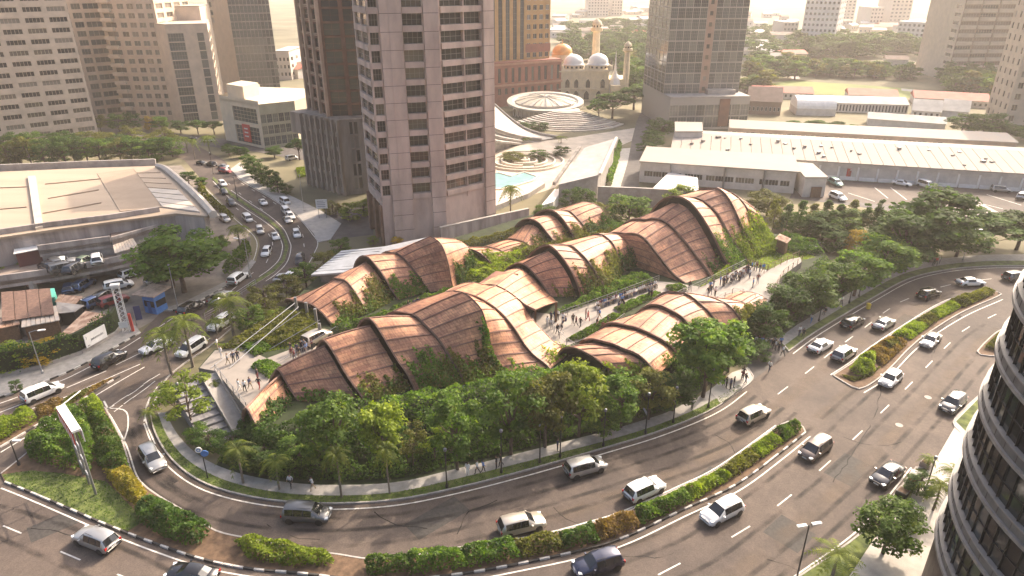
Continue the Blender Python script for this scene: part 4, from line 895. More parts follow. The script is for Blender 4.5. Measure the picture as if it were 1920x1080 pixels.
# minarets
def minaret(cx,cy,h,r0,name):
    m=MB(); m.rev((cx,cy,0),[(r0*1.25,0),(r0*1.15,h*.45),(r0,h*.82),(r0*1.75,h*.84),(r0*1.75,h*.88),(r0*1.2,h*.88),(r0*1.2,h*.915),(r0*1.45,h*.92),(r0*1.2,h*.955),(r0*.5,h*.985),(.05,h)],10); o=m.build(name,CM,r)
    for j in range(8):
        a_=j*math.pi/4; MB().boxr(cx+r0*1.22*math.cos(a_),cy+r0*1.22*math.sin(a_),h*.885,.1,.5,h*.025,a_).build('minaret_opening',GLS[0],o)
minaret(mx(1122),22,ZT(Vector((0,y0+22,0)),34),1.55,'minaret'); minaret(mx(1167),3,ZT(p,78),1.15,'minaret')
MB().rev((mx(1148),3,0),[(2.6,0),(2.6,7),(2.0,9),(1.0,10.5),(.5,12),(.25,15),(.03,20)],10).build('spire',WD,r)
MB().box(mx(1136.2),2,0,mx(1172),16,8.5).build('annex',CM,r); MB().box(mx(1140),-2,0,mx(1156),1.9,6.5).build('porch',CM,r)
for x in (1143,1148,1153): archwin(mx(x),1,1.4,4,'porch_window')
# ================================================================ round theatre, ramped roof, amphitheatre
p=G(1022,213); r=empty('round_theatre',(p.x,p.y,0),0,'round theatre under a pale ribbed disc roof','theatre'); PT=M('theatre_pale',(.40,.365,.31),.7,.12,.5)
RD=13.5; tilt=Matrix.Rotation(R(5),4,'X')
def tl(o): o.matrix_local=Matrix.Translation((0,0,4.6))@tilt; return o
MB().rev((0,0,0),[(RD-2,0),(RD-2,4.6)],30).build('wall',PT,r)
tl(MB().rev((0,0,0),[(RD-.2,-.9),(RD+1.2,-.5),(RD+1.2,.3),(RD-.8,.35),(RD-1.6,-.2)],40).build('rim',PT,r))
for j in range(24):
    a_=j*math.pi/12; m=MB(); n=4
    rows=[[(q*math.cos(a_+b2),q*math.sin(a_+b2),-.2+1.9*(1-(q/(RD-1.6))**2)) for b2 in (0.01,.065,.13,.195,.252)] for q in (.1,4,8,RD-1.6)]
    m.grid(rows); tl(m.build('roof_panel',PT if j%2 else M('theatre_tan%d'%j,(.50,.43,.33),.7,.15,.6),r))
for j in range(12):
    a_=j*math.pi/6; tl(MB().tube([(.2*math.cos(a_),.2*math.sin(a_),1.9),(7*math.cos(a_),7*math.sin(a_),1.4),((RD-1.6)*math.cos(a_),(RD-1.6)*math.sin(a_),.0)],.12,.12,4).build('roof_rib',MT['grey'],r))
for j in range(22):
    a_=R(200)+j*R(8); MB().boxr((RD-.6)*math.cos(a_),(RD-.6)*math.sin(a_),0,.3,.3,3.6,a_).build('column',PT,r)
# sweeping ramp roof
up=[G(900,178,13),G(925,196,10.5),G(950,218,7),G(980,240,3.6),G(1012,252,1.4),G(1045,258,.4)]
dn=[G(880,215,12),G(905,232,9.5),G(935,246,6),G(965,255,3),G(990,260,1.2),G(1015,263,.4)]
u2,d2=smoothline(up,5),smoothline(dn,5); r=empty('ramp_roof',tuple(Vector((d2[0].x,d2[0].y,0))),0,'sweeping pale concrete ramp roof curving down to the garden','roof')
m=MB(); m.grid([d2,u2],flip=True); m.grid([[q-Vector((0,0,.6)) for q in d2],d2],flip=True); m.grid([u2,[q-Vector((0,0,.6)) for q in u2]],flip=True); m.build('deck',PT,r,origin=tuple(r.location),smooth=True)
for off_,nm in ((u2,'parapet'),(d2,'parapet')): MB().tube([q+Vector((0,0,.35)) for q in off_],.4,.4,5).build(nm,MT['concrete'],r,origin=tuple(r.location))
for s in (.5,.9): MB().tube([q+(q-w_)*s*.35+Vector((0,0,-1.5*s)) for q,w_ in zip(d2,u2)],.45,.45,5).build('lower_rib',MT['concrete'],r,origin=tuple(r.location))
m=MB(); m.grid([[Vector((q.x,q.y,0)) for q in u2],[q-Vector((0,0,.7)) for q in u2]]); m.grid([[Vector((q.x,q.y,0)) for q in d2],[q-Vector((0,0,.7)) for q in d2]],flip=True); m.build('wall',MT['concrete_dark'],r,origin=tuple(r.location))
# stepped seating
p=G(1062,226); r=empty('amphitheatre',(p.x,p.y,0),0,'stepped curved seating below the round theatre','amphitheatre'); SE=[stone('seat_stone',(.42,.37,.31),.2),stone('seat_dark',(.30,.26,.22),.2)]  # second stone is darker, for alternate rows
for j in range(11):
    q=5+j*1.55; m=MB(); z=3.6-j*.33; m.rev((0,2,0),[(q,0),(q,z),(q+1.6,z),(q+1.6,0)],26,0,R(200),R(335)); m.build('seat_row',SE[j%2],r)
MB().rev((0,2,0),[(0,3.7),(5,3.7),(5,0)],20).build('stage',PT,r)
# ================================================================ garden with ring beds, pool, slab-roofed hall
GZ=.02
struct(MB().sheet(GL([(915,262),(1045,262),(1190,240),(1190,262),(1100,300),(1040,352),(980,372),(915,372)]),GZ).build('garden_paving',M('garden_paving',(.45,.38,.30),.85,.2,.3)))
p=G(983,303); r=empty('ring_garden',(p.x,p.y,0),0,'circular garden of concentric low white walls','garden'); GW=M('garden_wall',(.62,.56,.47),.8,.12,.6)
for j,(ra,rb,h) in enumerate([(1.2,1.6,.9),(3.4,3.8,.6),(6.2,6.7,.7),(8.6,9.0,.6),(11.0,11.4,.6)]):
    m=MB(); a_=rng.uniform(0,6); m.rev((0,0,0),[(ra,0),(ra,h),(rb,h),(rb,0)],36,0,a_,a_+R(330 if j else 360)); m.build('ring_wall',GW,r)
    if j in(1,3): MB().rev((0,0,.0),[(ra+.8,.12),(rb+1.2,.14)],36,0,a_+.3,a_+4.5).build('planting_bed',MT['grass'],r)
MB().rev((0,0,0),[(.8,0),(.5,1.1),(.0,1.5)],12).build('fountain',GW,r)
pool=[(916,327),(935,324),(958,331),(983,323),(1010,332),(1000,340),(960,352),(940,356),(916,356)]
struct(MB().sheet(GL(pool),.07).build('pool_water',M('pool_water',(.24,.42,.43),.12,.15,.4,.05,spec=.6)))
P=GL(pool+pool[:1]); m=MB(); m.grid([[q for q in offset(P,-.5)],[q+Vector((0,0,.3)) for q in offset(P,-.5)],[q+Vector((0,0,.3)) for q in P],[q for q in P]]); struct(m.build('pool_edge',GW))
struct(MB().prism(GL([(916,372),(1000,352),(1013,345),(1022,352),(990,372),(930,395),(916,398)]),0,1.2).build('pool_terrace',MT['paveslab']))
def flatbld(name,label,px,z,dep=None,wall=None,roof=None,zs=None,cat='building',ov=.0):
    "building given by its roof outline in the photo at height z"
    P=GL(px,z) if zs is None else [G(x,y,zz) for (x,y),zz in zip(px,zs)]
    r=empty(name,(P[0].x,P[0].y,0),0,label,cat); c=sum(P,Vector())/len(P)
    zz=[q.z for q in P]
    MB().prism([(q.x,q.y) for q in P],[t-.3 for t in zz],zz).build('roof',roof or MT['white'],r,origin=tuple(r.location))
    Q=[q+(c-q).normalized()*max(.3,ov) for q in P]
    MB().prism([(q.x,q.y) for q in Q],0,[t-.302 for t in zz],bottom=False).build('wall',wall or MT['white'],r,origin=tuple(r.location)); return r,P
SR=M('slab_roof_grey',(.34,.32,.30),.8,.15,.4,.1)
r,P=flatbld('slab_hall','long hall under a plain grey tilted slab roof by the garden',[(1153,260),(1122,328),(1047,346),(1095,277)],6,zs=[9,6.5,5,7],roof=SR,wall=MT['concrete'])
MB().tube([P[3]+Vector((-1,0,.2)),P[2]+Vector((-1,0,.2))],.5,.5,4).build('parapet',MT['concrete_dark'],r,origin=tuple(r.location)); MB().tube([P[0]+Vector((.4,0,.2)),P[1]+Vector((.4,0,.2))],.4,.4,4).build('parapet',GW,r,origin=tuple(r.location))
soft('garden_walk',[(1185,277),(1165,279),(1145,352),(1163,352)],MT['paveslab'],.03)
flatbld('white_annexe','white flat-roofed annexe below the slab-roofed hall',[(1058,352),(1037,378),(1015,385),(1040,355)],2.5)
soft('straight_road',[(1163,355),(1197,355),(1203,290),(1213,245),(1233,197),(1246,165),(1258,118),(1264,60),(1258,60),(1247,118),(1233,160),(1212,192),(1194,226),(1185,262),(1178,300)],MT['asphalt_worn'],.06)
soft('yard_road',[(1480,372),(1930,400),(1930,358),(1560,338),(1490,352)],MT['asphalt'],.03)
soft('yard_road',[(1560,340),(1960,365),(1960,430),(1700,400),(1490,372)],MT['asphalt_worn'],.02)
yl=MB()
for q in ([(1640,352),(1665,372)],[(1670,352),(1700,375)],[(1720,372),(1790,395)],[(1800,372),(1880,392)],[(1850,365),(1915,385)],[(1590,362),(1640,378)]): 
    A=GL(q); n_=Vector((-(A[1]-A[0]).y,(A[1]-A[0]).x,0)).normalized()*.12; yl.face([A[0]-n_,A[1]-n_,A[1]+n_,A[0]+n_])
for i in range(len(yl.v)): yl.v[i]=(yl.v[i][0],yl.v[i][1],.045)
struct(yl.build('parking_marking',MT['paint']))
# concrete boundary walls
def wallthing(label,px,pyt,th=.5,mat=None,name='boundary_wall'):
    P=GL(px); z=ZT(P[0],pyt); r=empty(name,(P[0].x,P[0].y,0),0,label,'wall'); m=MB()
    for a_,c_ in zip(P,P[1:]):
        n_=Vector((-(c_-a_).y,(c_-a_).x,0)).normalized()*th; m.prism([a_,c_,c_+n_,a_+n_],0,z)
    m.build('wall_body',mat or MT['concrete_streak'],r,origin=tuple(r.location)); 
    for a_,c_ in zip(P,P[1:]):
        n_=Vector((-(c_-a_).y,(c_-a_).x,0)).normalized(); MB().prism([a_-n_*.06,c_-n_*.06,c_+n_*(th+.06),a_+n_*(th+.06)],z+.002,z+.18).build('coping',MT['concrete'],r,origin=tuple(r.location))
    return r
wallthing('tall stained concrete wall between the tower and the copper roofs',[(828,462),(900,445),(992,424)],428)
wallthing('plain grey concrete wall behind the trees beside the market',[(1119,383),(1190,386),(1300,392)],351,mat=MT['concrete'])
# ================================================================ white market buildings
WR=M('white_roof',(.38,.355,.32),.8,.12,.35,.05,spec=.08,col2=(.34,.285,.235)); WW=M('white_wall',(.55,.51,.46),.75,.15,.5)
P0,P1=G(1198,341),G(1487,363); z=ZT(P0,303); r=empty('market_hall',(P0.x,P0.y,0),0,'nearest long white market hall with a stained flat roof','building')
W=dist(P0,P1); cols=[(W*f,W*f+2.2) for f in (.03,.09,.15,.22,.30,.36,.44,.50,.56,.63,.69,.78,.84,.91)]
facade(r,P0,P1,0,z,cols,[(1.6,3.0)],WW,GLS,MT['white'],.2,3); Q0,Q1=corner(P0,P1,13); facade(r,P1,Q1,0,z,[],[],WW); facade(r,Q0,P0,0,z,[],[],WW)
rp=[P0+Vector((-.5,-.6,0)),P1+Vector((.5,-.6,0)),Q1+Vector((.5,.3,0)),Q0]; MB().prism(rp,[z,z,z+.8,z+.8],[z+.3,z+.3,z+1.1,z+1.1]).build('roof',WR,r,origin=tuple(r.location))
for f in (.2,.55,.8): A=P0.lerp(P1,f); MB().prism([A+Vector((0,-.8,0)),A+Vector((.3,-.8,0)),A+Vector((.3,-.1,0)),A+Vector((0,-.1,0))],0,z).build('downpipe',MT['grey'],r,origin=tuple(r.location))
flatbld('low_shed','pale low-pitched shed in front of the market hall',[(1222,355),(1255,322),(1308,333),(1310,358)],3.2,roof=M('shed_grey',(.55,.53,.5),.7,.1,.4))
r,P=flatbld('market_kiosk','small white block at the corner of the market yard',[(1484,303),(1524,306),(1553,332),(1510,332)],5.0,roof=WR,wall=WW)
q=P[3]; MB().boxr(q.x+3.2,q.y-.0,0,2.4,.3,2.6).build('door',MT['wood'],r,origin=tuple(r.location))
P0,P1=G(1455,329),G(2010,366); z=ZT(G(1545,335),303); r=empty('arcade_building',(P0.x,P0.y,0),0,'very long white market building with a columned arcade','building'); W=dist(P0,P1); ad=(P1-P0).normalized(); an=Vector((-ad.y,ad.x,0))
B0_,B1_=P0+an*3.2,P1+an*3.2
facade(r,B0_,B1_,0,3.6,[(W*f,W*f+2) for f in [.04+.058*k for k in range(16)]],[(.9,2.5)],stone('arcade_back',(.45,.36,.28)),GLS,MT['wood'],.2,1)
facade(r,P0,P1,3.5,z,[(W*f,W*f+1.5) for f in [.01+.02*k for k in range(48)]],[(4.3,4.95)],WW,GLS,MT['white'],.15,1)
for k in range(15): A=P0.lerp(P1,.02+k*.068); MB().boxr(A.x,A.y+.3,0,.4,.4,3.5,math.atan2(ad.y,ad.x)).build('column',MT['white'],r,origin=tuple(r.location))
for k in range(14):
    A,B_=P0.lerp(P1,.026+k*.068),P0.lerp(P1,.082+k*.068); MB().prism([A,B_,B_+an*.15,A+an*.15],.0,.95).build('balustrade',MT['white'],r,origin=tuple(r.location))
Pm0=G(1268,301); A0=P0-ad*(P0-Pm0).length
facade(r,A0,P0,0,z,[],[],WW)
D=16; m=MB(); e0,e1=A0-an*.6,P1-an*.6; m0,m1=A0+an*D,P1+an*D; e0.z=e1.z=z+.1; m0.z=m1.z=z+2.2
for k in range(36):
    f0,f1=k/36+.0006,(k+1)/36-.0006; MB().prism([e0.lerp(e1,f0),e0.lerp(e1,f1),m0.lerp(m1,f1),m0.lerp(m1,f0)],[z-.1,z-.1,z+2,z+2],[z+.15,z+.15,z+2.25,z+2.25]).build('roof_panel',WR,r,origin=tuple(r.location))
b0,b1=A0+an*2*D,P1+an*2*D; MB().prism([m0+an*.5,m1+an*.5,b1,b0],[z+1.2,z+1.2,z-.5,z-.5],[z+1.6,z+1.6,z,z]).build('rear_roof',WR,r,origin=tuple(r.location)); MB().prism([A0+an*.5,P1+an*.5,b1,b0],0,z-.55,bottom=False).build('wall',WW,r,origin=tuple(r.location))
c0,c1=A0+an*(2*D+6)+ad*16,P1+an*(2*D+6); r2=empty('rear_market_row',(c0.x,c0.y,0),0,'narrow white roofed row behind the long arcade building','building')
facade(r2,c0,c1,0,4.6,[(W*.02*k+1,W*.02*k+2.6) for k in range(44)],[(2.2,3.6)],stone('row_wall',(.42,.34,.28)),GLS,MT['white'],.15,1); d0,d1=c0+an*9,c1+an*9
MB().prism([c0-an,c1-an,d1,d0],[4.6,4.6,5.4,5.4],[4.85,4.85,5.65,5.65]).build('roof',WR,r2,origin=tuple(r2.location)); MB().prism([c0+an*.3,c1+an*.3,d1-an*.3,d0-an*.3],0,4.55,bottom=False).build('wall',WW,r2,origin=tuple(r2.location))
r,P=flatbld('white_gatehouse','two-storey white block at the left end of the market',[(1265,228),(1317,229),(1318,246),(1266,246)],8,roof=WR,wall=WW)
A,B_=P[3],P[2]; facade(r,Vector((A.x,A.y-.1,0)),Vector((B_.x,B_.y-.1,0)),0,7.5,[(.05,.28),(.38,.62),(.70,.95)],[(4.6,6.2)],WW,GLS,MT['white'],.2,2)
r,P=flatbld('yard_canopy','pale metal canopy roof in the market yard',[(1745,368),(1830,375),(1880,402),(1800,412)],3.0,roof=WR,wall=MT['shadevoid'],ov=2.0)  # near-black block underneath paints the shade below the canopy
for i_ in range(26):
    px=(rng.uniform(1290,1900),0); f=rng.random(); q=A0.lerp(P1,(px[0]-1268)/740)+an*(2+12*f); zz=z+.2+2.1*(2+12*f)/16
    MB().boxr(q.x,q.y,zz-.1,rng.uniform(.5,1.2),rng.uniform(.4,.9),rng.uniform(.3,.8),rng.random()).build('roof_vent',MT['grey'] if i_%2 else MT['concrete_dark'],r,origin=tuple(r.location))
# red kiosk lorry
p=G(1595,337); r=empty('red_container','bright red container parked by the arcade' and (p.x,p.y,0),0,'bright red container parked by the arcade','container'); MB().boxr(0,1,.15,2.6,2.2,2.7,-.05).build('body',MT['red'],r); MB().boxr(0,-.15,.5,2.1,.06,1.9,-.05).build('shutter',M('dull_red',(.33,.04,.03),.6),r); MB().boxr(0,1,2.86,2.7,2.3,.1,-.05).build('lid',MT['red'],r)
# ================================================================ fields, sheds and small houses behind
soft('playing_field',[(1448,156),(1480,151),(1580,157),(1700,166),(1752,173),(1765,182),(1700,184),(1560,178),(1470,176)],M('playing_field',(.14,.17,.04),.95,.2,.05),.08)
soft('field_track',[(1690,166),(1750,172),(1770,184),(1755,186),(1740,176),(1690,170)],MT['pave'],.1)
soft('far_field',[(1510,118),(1600,116),(1712,128),(1700,135),(1600,132),(1512,128)],M('dry_field',(.26,.2,.1),.95,.2,.05),.08)
soft('curved_lane',[(1455,100),(1475,105),(1490,128),(1500,148),(1485,148),(1470,128)],MT['paveslab'],.08)
RT=M('terracotta_roof',(.42,.13,.09),.8,.2,.3); BRF=M('brown_roof',(.20,.14,.11),.85,.25,.3); GRF=M('grey_roof',(.38,.36,.33),.8,.2,.3)
def gable(name,label,px0,px1,dep,h,rh,roof,wall=None,cat='building',group=None):
    P0,P1=G(*px0),G(*px1); d=(P1-P0); W=d.length; d.normalize(); n=Vector((-d.y,d.x,0)); r=empty(name,(P0.x,P0.y,0),0,label,cat,group); o=tuple(r.location)
    Q0,Q1=P0+n*dep,P1+n*dep; MB().prism([P0,P1,Q1,Q0],0,h,bottom=False).build('wall',wall or WW,r,origin=o); e=.35
    a_,b2,c_,d2_=P0-d*e-n*e,P1+d*e-n*e,Q1+d*e+n*e,Q0-d*e+n*e; ra,rb=(a_+d2_)/2,(b2+c_)/2
    m=MB(); z=Vector((0,0,1)); m.face([a_+z*h,b2+z*h,rb+z*(h+rh),ra+z*(h+rh)]); m.face([c_+z*h,d2_+z*h,ra+z*(h+rh),rb+z*(h+rh)]); m.face([d2_+z*h,a_+z*h,ra+z*(h+rh)],0); m.face([b2+z*h,c_+z*h,rb+z*(h+rh)],0); m.build('roof',roof,r,origin=o)
    return r,P0,P1
def shedwin(r,P0,P1,n,z0,z1):
    W=dist(P0,P1)
    me=winmesh(W/n*.5,z1-z0,1,GLS[0],MT['white']); d=(P1-P0).normalized()
    for k in range(n): q=P0+d*(W*(k+.25)/n)+Vector((d.y,-d.x,0))*.05; inst('window',me,r,(q.x-r.location.x,q.y-r.location.y,z0),math.atan2(d.y,d.x))
r,a_,b2=gable('long_shed','terracotta-roofed long shed left of the playing field',(1412,184),(1524,187),12,2.6,2,RT); shedwin(r,a_,b2,12,.8,2.0)
r,a_,b2=gable('long_shed','terracotta-roofed long shed below the middle of the field',(1590,189),(1682,193),12,2.6,2,RT); shedwin(r,a_,b2,10,.8,2.0)
r,a_,b2=gable('long_shed','longest terracotta-roofed shed towards the far right tower',(1712,196),(1852,204),13,2.8,2.2,RT); shedwin(r,a_,b2,14,.8,2.0)
r,a_,b2=gable('brown_house','large brown-roofed house beside the glass tower podium',(1400,214),(1462,217),14,5,4.5,BRF,stone('brown_wall',(.2,.14,.11))); shedwin(r,a_,b2,8,1.5,3)
r,a_,b2=gable('glazed_shed','long shed with a sloped glazed front below the sheds',(1565,210),(1700,214),12,3.5,2,GRF); shedwin(r,a_,b2,22,.5,3)
r,a_,b2=gable('grey_shed','low grey roofed shed beside the street trees',(1625,236),(1770,247),9,2.6,1.6,GRF)
r,a_,b2=gable('gabled_house','grey gabled house among the sheds',(1708,222),(1760,226),12,3,3.4,GRF); shedwin(r,a_,b2,5,1,2.4)
r,a_,b2=gable('gabled_house','second grey gabled house right of the first',(1764,222),(1812,226),12,3,3.4,GRF)
p0,p1=G(1492,216),G(1566,218); r=empty('barrel_shed',tuple(p0),0,'white barrel-roofed shed between the brown house and glazed shed','building'); W=dist(p0,p1); d=(p1-p0).normalized(); n=Vector((-d.y,d.x,0)); rows=[]
for j in range(13): t=math.pi*j/12; rows.append([q+n*(6-6*math.cos(t))+Vector((0,0,2.5+4*math.sin(t))) for q in (p0,p0.lerp(p1,.5),p1)])
m=MB(); m.grid(rows,flip=True); m.face([q[0] for q in rows]); m.face([q[-1] for q in rows][::-1]); m.build('roof',MT['white'],r,origin=tuple(p0),smooth=False); MB().prism([p0,p1,p1+n*12,p0+n*12],0,2.52).build('wall',WW,r,origin=tuple(p0))
# scattered small houses of the far city
def house(px,py,s,i,zone):
    p=G(px,py); ang=rng.uniform(-.5,.5); w_=s*rng.uniform(.8,1.5); dp=s*rng.uniform(.7,1.0); h=rng.uniform(3,7); 
    r=empty('small_house',tuple(p),ang,'small far house in the hazy quarter %s'%zone,'house','far houses %s'%zone)
    MB().box(-w_/2,0,0,w_/2,dp,h).build('wall',[WW,FARW,CR][i%3],r); rf=[RT,FARW,GRF,BRF,WR][rng.randint(0,4)]
    m=MB(); e=.4; m.face([(-w_/2-e,-e,h),(w_/2+e,-e,h),(w_/2+e,dp/2,h+1.8),(-w_/2-e,dp/2,h+1.8)]); m.face([(w_/2+e,dp+e,h),(-w_/2-e,dp+e,h),(-w_/2-e,dp/2,h+1.8),(w_/2+e,dp/2,h+1.8)]); m.face([(-w_/2-e,dp+e,h),(-w_/2-e,-e,h),(-w_/2-e,dp/2,h+1.8)]); m.face([(w_/2+e,-e,h),(w_/2+e,dp+e,h),(w_/2+e,dp/2,h+1.8)]); m.build('roof',rf,r)
    for k in range(3): inst('window',winmesh(1.2,1.3,1,GLS[0],MT['white']),r,(-w_/2+w_*(k+.3)/3,-.04,h*.4))
i=0
for zone,x0,x1,y0_,y1_,n,s in (('behind the mosque',1045,1245,18,90,46,12),('left of the white tower',1392,1490,30,140,26,10),('right of the white tower',1575,1760,48,142,30,10),('beyond the mirror tower',500,560,128,160,5,10)):
    for k in range(n):
        y=y0_+(y1_-y0_)*rng.random()**1.3; house(rng.uniform(x0,x1),y,s*rng.uniform(.8,1.6),i,zone); i+=1
# ================================================================ left compound
HZ=8.8; HR=M('hall_roof',(.38,.295,.215),.75,.12,.15,.05,stretch=(.12,1,1)); HR2=M('hall_roof_brown',(.33,.25,.18),.75,.12,.2); HW=M('hall_sheet_white',(.50,.44,.37),.6,.15,.3)
outl=[(-160,345),(0,322),(165,315),(290,311),(305,314),(345,346),(372,372),(398,400),(388,405),(330,400),(205,416),(100,430),(0,445),(-160,470)]
P=GL(outl,HZ); r=empty('exhibition_hall',(P[9].x,P[9].y,0),0,'huge flat-roofed exhibition hall with a curved right side','hall'); o=tuple(r.location)
c=sum(P,Vector())/len(P); Q=[c+(q-c)*.97 for q in P]
MB().prism(Q,0,HZ-.42,bottom=False).build('wall',MT['concrete_streak'],r,origin=o); MB().prism(P,HZ-.4,HZ).build('roof',HR,r,origin=o)
def rsheet(px,z,mat,name='roof_sheet',th=.15): q=GL(px,HZ+z); MB().prism(q,HZ+.004,HZ+z).build(name,mat,r,origin=o)
rsheet([(52,330),(66,329),(80,424),(66,427)],.45,HW,'roof_strip')
rsheet([(182,325),(250,316),(305,388),(225,396)],.12,HR2)
for k in range(8):
    f0,f1=k/8,(k+.86)/8; a_=lambda f:(250+ (305-250)*f,316+(388-316)*f); b2=lambda f:(292+(376-292)*f,314+(398-314)*f)
    rsheet([a_(f0),b2(f0),b2(f1),a_(f1)],.25 if k%2 else .18,HW if k>3 else HR)
for a_,b2 in (((0,392),(50,388)),((80,400),(190,380)),((85,345),(190,335)),((0,352),(52,350)),((90,372),(185,356))):
    A,B_=G(*a_,HZ+.1),G(*b2,HZ+.1); MB().tube([A,B_],.12,.12,4).build('roof_seam',HR2,r,origin=o)
ft=GL([(-160,464),(0,440),(100,425),(205,412),(300,397)],HZ); 
for a_,b2 in zip(ft,ft[1:]): n_=Vector((-(b2-a_).y,(b2-a_).x,0)).normalized()*.4; MB().prism([a_,b2,b2+n_,a_+n_],HZ+.002,HZ+.9).build('parapet',MT['concrete_streak'],r,origin=o)
bt=GL([(-160,342),(0,319),(165,312),(292,308)],HZ)
for a_,b2 in zip(bt,bt[1:]): n_=Vector((-(b2-a_).y,(b2-a_).x,0)).normalized()*.5; MB().prism([a_,b2,b2+n_,a_+n_],HZ-1,HZ+1.2).build('rear_parapet',MT['concrete'],r,origin=o)
sd_=GL([(296,312),(312,318),(345,346),(375,374),(400,402)],HZ+.3); MB().tube(smoothline(sd_,4),.75,.75,6).build('edge_beam',HW,r,origin=o)
ov=GL([(305,314),(345,344),(385,377),(412,404),(388,405),(372,378),(340,350)],HZ-.3); MB().prism(ov,HZ-.55,HZ-.32).build('eaves',HW,r,origin=o)
fr=GL([(-160,478),(0,452),(100,437),(205,422),(320,405),(390,408)],HZ-1.6); m=MB(); 
for a_,b2 in zip(fr,fr[1:]): n_=Vector((-(b2-a_).y,(b2-a_).x,0)).normalized()*1.5; m.prism([a_,b2,b2+n_,a_+n_],HZ-1.9,HZ-1.5)
m.build('canopy',MT['concrete'],r,origin=o)
# car decks in front of the hall
def deck(label,px,z,name,mat,par=1.0,parfrom=0,parto=99):
    P=GL(px,z); r=empty(name,(P[0].x,P[0].y,0),0,label,'car deck'); o=tuple(r.location); MB().prism(P,z-.7,z).build('slab',mat,r,origin=o)
    for i_,(a_,b2) in enumerate(zip(P,P[1:]+P[:1])):
        if parfrom<=i_<parto: n_=Vector((-(b2-a_).y,(b2-a_).x,0)).normalized()*.3; MB().prism([a_,b2,b2+n_,a_+n_],z-1.2,z+par).build('parapet',MT['concrete_streak'],r,origin=o)
    return r,P
DK=M('deck_concrete',(.27,.21,.17),.9,.35,.3,.1)
r,P=deck('lower parking deck with parked cars and a streaked parapet',[(-140,548),(0,528),(100,514),(200,496),(264,481),(255,455),(100,475),(-140,510)],3.6,'parking_deck',DK,1.0,0,4)
for px in [(-40,560),(52,548),(152,528),(222,510),(268,498)]: p=G(*px,1.5); MB().boxr(p.x,p.y+1.5,0,.8,.8,2.9).build('column',MT['concrete'],r,origin=tuple(r.location))
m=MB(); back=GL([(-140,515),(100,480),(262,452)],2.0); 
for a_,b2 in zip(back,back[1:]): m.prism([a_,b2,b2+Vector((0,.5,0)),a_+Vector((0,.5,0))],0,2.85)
m.build('rear_wall',MT['shadevoid'],r,origin=tuple(r.location))  # shade under the deck is painted on as near-black
r,P=deck('upper parking terrace with painted bays beside the hall',[(72,470),(208,452),(202,427),(150,433),(72,444)],6.2,'parking_terrace',DK,.9,0,1)
MB().prism([q+Vector((0,.4,0)) for q in P[:2]]+[q for q in P[2:]],0,5.48,bottom=False).build('wall',MT['concrete'],r,origin=tuple(r.location))
for f in (.12,.3,.5,.62,.8): a_,b2=P[0].lerp(P[1],f),P[4].lerp(P[2],f); n_=Vector((.12,0,0)); MB().prism([a_-n_,a_+n_,b2+n_,b2-n_],6.201,6.215).build('bay_line',MT['paint'],r,origin=tuple(r.location))
r,P=deck('brown roof terrace under the hall front by the big tree',[(210,450),(300,425),(292,412),(205,426)],6.6,'parking_terrace',M('terrace_brown',(.2,.14,.11),.9,.3,.4),.5,0,1)
MB().prism(P,0,5.88,bottom=False).build('wall',MT['concrete'],r,origin=tuple(r.location))
CORR=M('corrugated',(.52,.48,.43),.55,.3,1.2,col2=(.45,.36,.28)); RUST=M('rusty_sheet',(.30,.14,.075),.8,.4,.8,col2=(.42,.3,.22)); TILE=M('old_tiles',(.16,.095,.07),.9,.35,2.5,.3)
def shack(label,px,zs,mat,wall=None,name='shed',ribs=0,ov=.4):
    P=[G(x,y,z) for (x,y),z in zip(px,zs)]; r=empty(name,(P[0].x,P[0].y,0),0,label,'shed'); o=tuple(r.location); c=sum(P,Vector())/4
    ns=max(1,ribs)
    for k in range(ns):
        f0,f1=k/ns,(k+1)/ns-(.015 if ns>1 else 0); q=[P[0].lerp(P[1],f0),P[0].lerp(P[1],f1),P[3].lerp(P[2],f1),P[3].lerp(P[2],f0)]; dz=rng.uniform(0,.05) if ns>1 else 0
        MB().prism(q,[t.z-.12+dz for t in q],[t.z+dz for t in q]).build('roof_sheet' if ns>1 else 'roof',mat,r,origin=o)
    Q=[q+(c-q).normalized()*ov for q in P]; MB().prism(Q,0,[q.z-.25 for q in P],bottom=False).build('wall',wall or MT['concrete_dark'],r,origin=o)
    return r
shack('low house with old brown tiled roof in the left compound',[(4,603),(103,588),(95,540),(2,548)],[3,3,3.8,3.8],TILE,ribs=4)
shack('shed with pale corrugated roof below the tiled house',[(40,614),(113,600),(106,573),(42,588)],[2.4,2.4,3,3],CORR,MT['wood'],ribs=8)
shack('rust-streaked lean-to roof at the left edge',[(-30,622),(38,608),(36,592),(-30,604)],[2.4,2.4,2.9,2.9],RUST,MT['wood'],ribs=5)
shack('long brown sheet roof behind the hedge wall',[(88,650),(132,638),(205,590),(160,583)],[2.5,2.5,2.9,2.9],RUST,MT['wood'],ribs=7)
shack('flat brown canopy beside the compound lane',[(103,566),(140,572),(155,556),(112,552)],[2.4,2.4,2.6,2.6],RUST,MT['shadevoid'],ribs=4)  # no real walls: near-black block paints the shade below this roof
shack('grey pointed canopy between sheds and lane',[(106,588),(140,584),(158,572),(106,566)],[2.2,2.4,2.3,2.8],MT['concrete'],MT['shadevoid'])  # dark block below is painted shade under the open canopy
shack('white sheet canopy on the terrace below the hall',[(215,475),(260,462),(250,447),(210,452)],[5.2,5.2,5.9,5.9],CORR,MT['concrete'],ribs=8)
shack('white roofed cabin on the lower deck',[(25,476),(78,466),(68,452),(28,457)],[6.2,6.2,6.4,6.4],MT['white'],M('maroon',(.11,.035,.035),.7))
shack('teal painted kiosk under the parking deck',[(95,558),(103,557),(102,540),(94,541)],[3,3,3,3],MT['teal'],MT['teal'],name='kiosk',ov=.1)
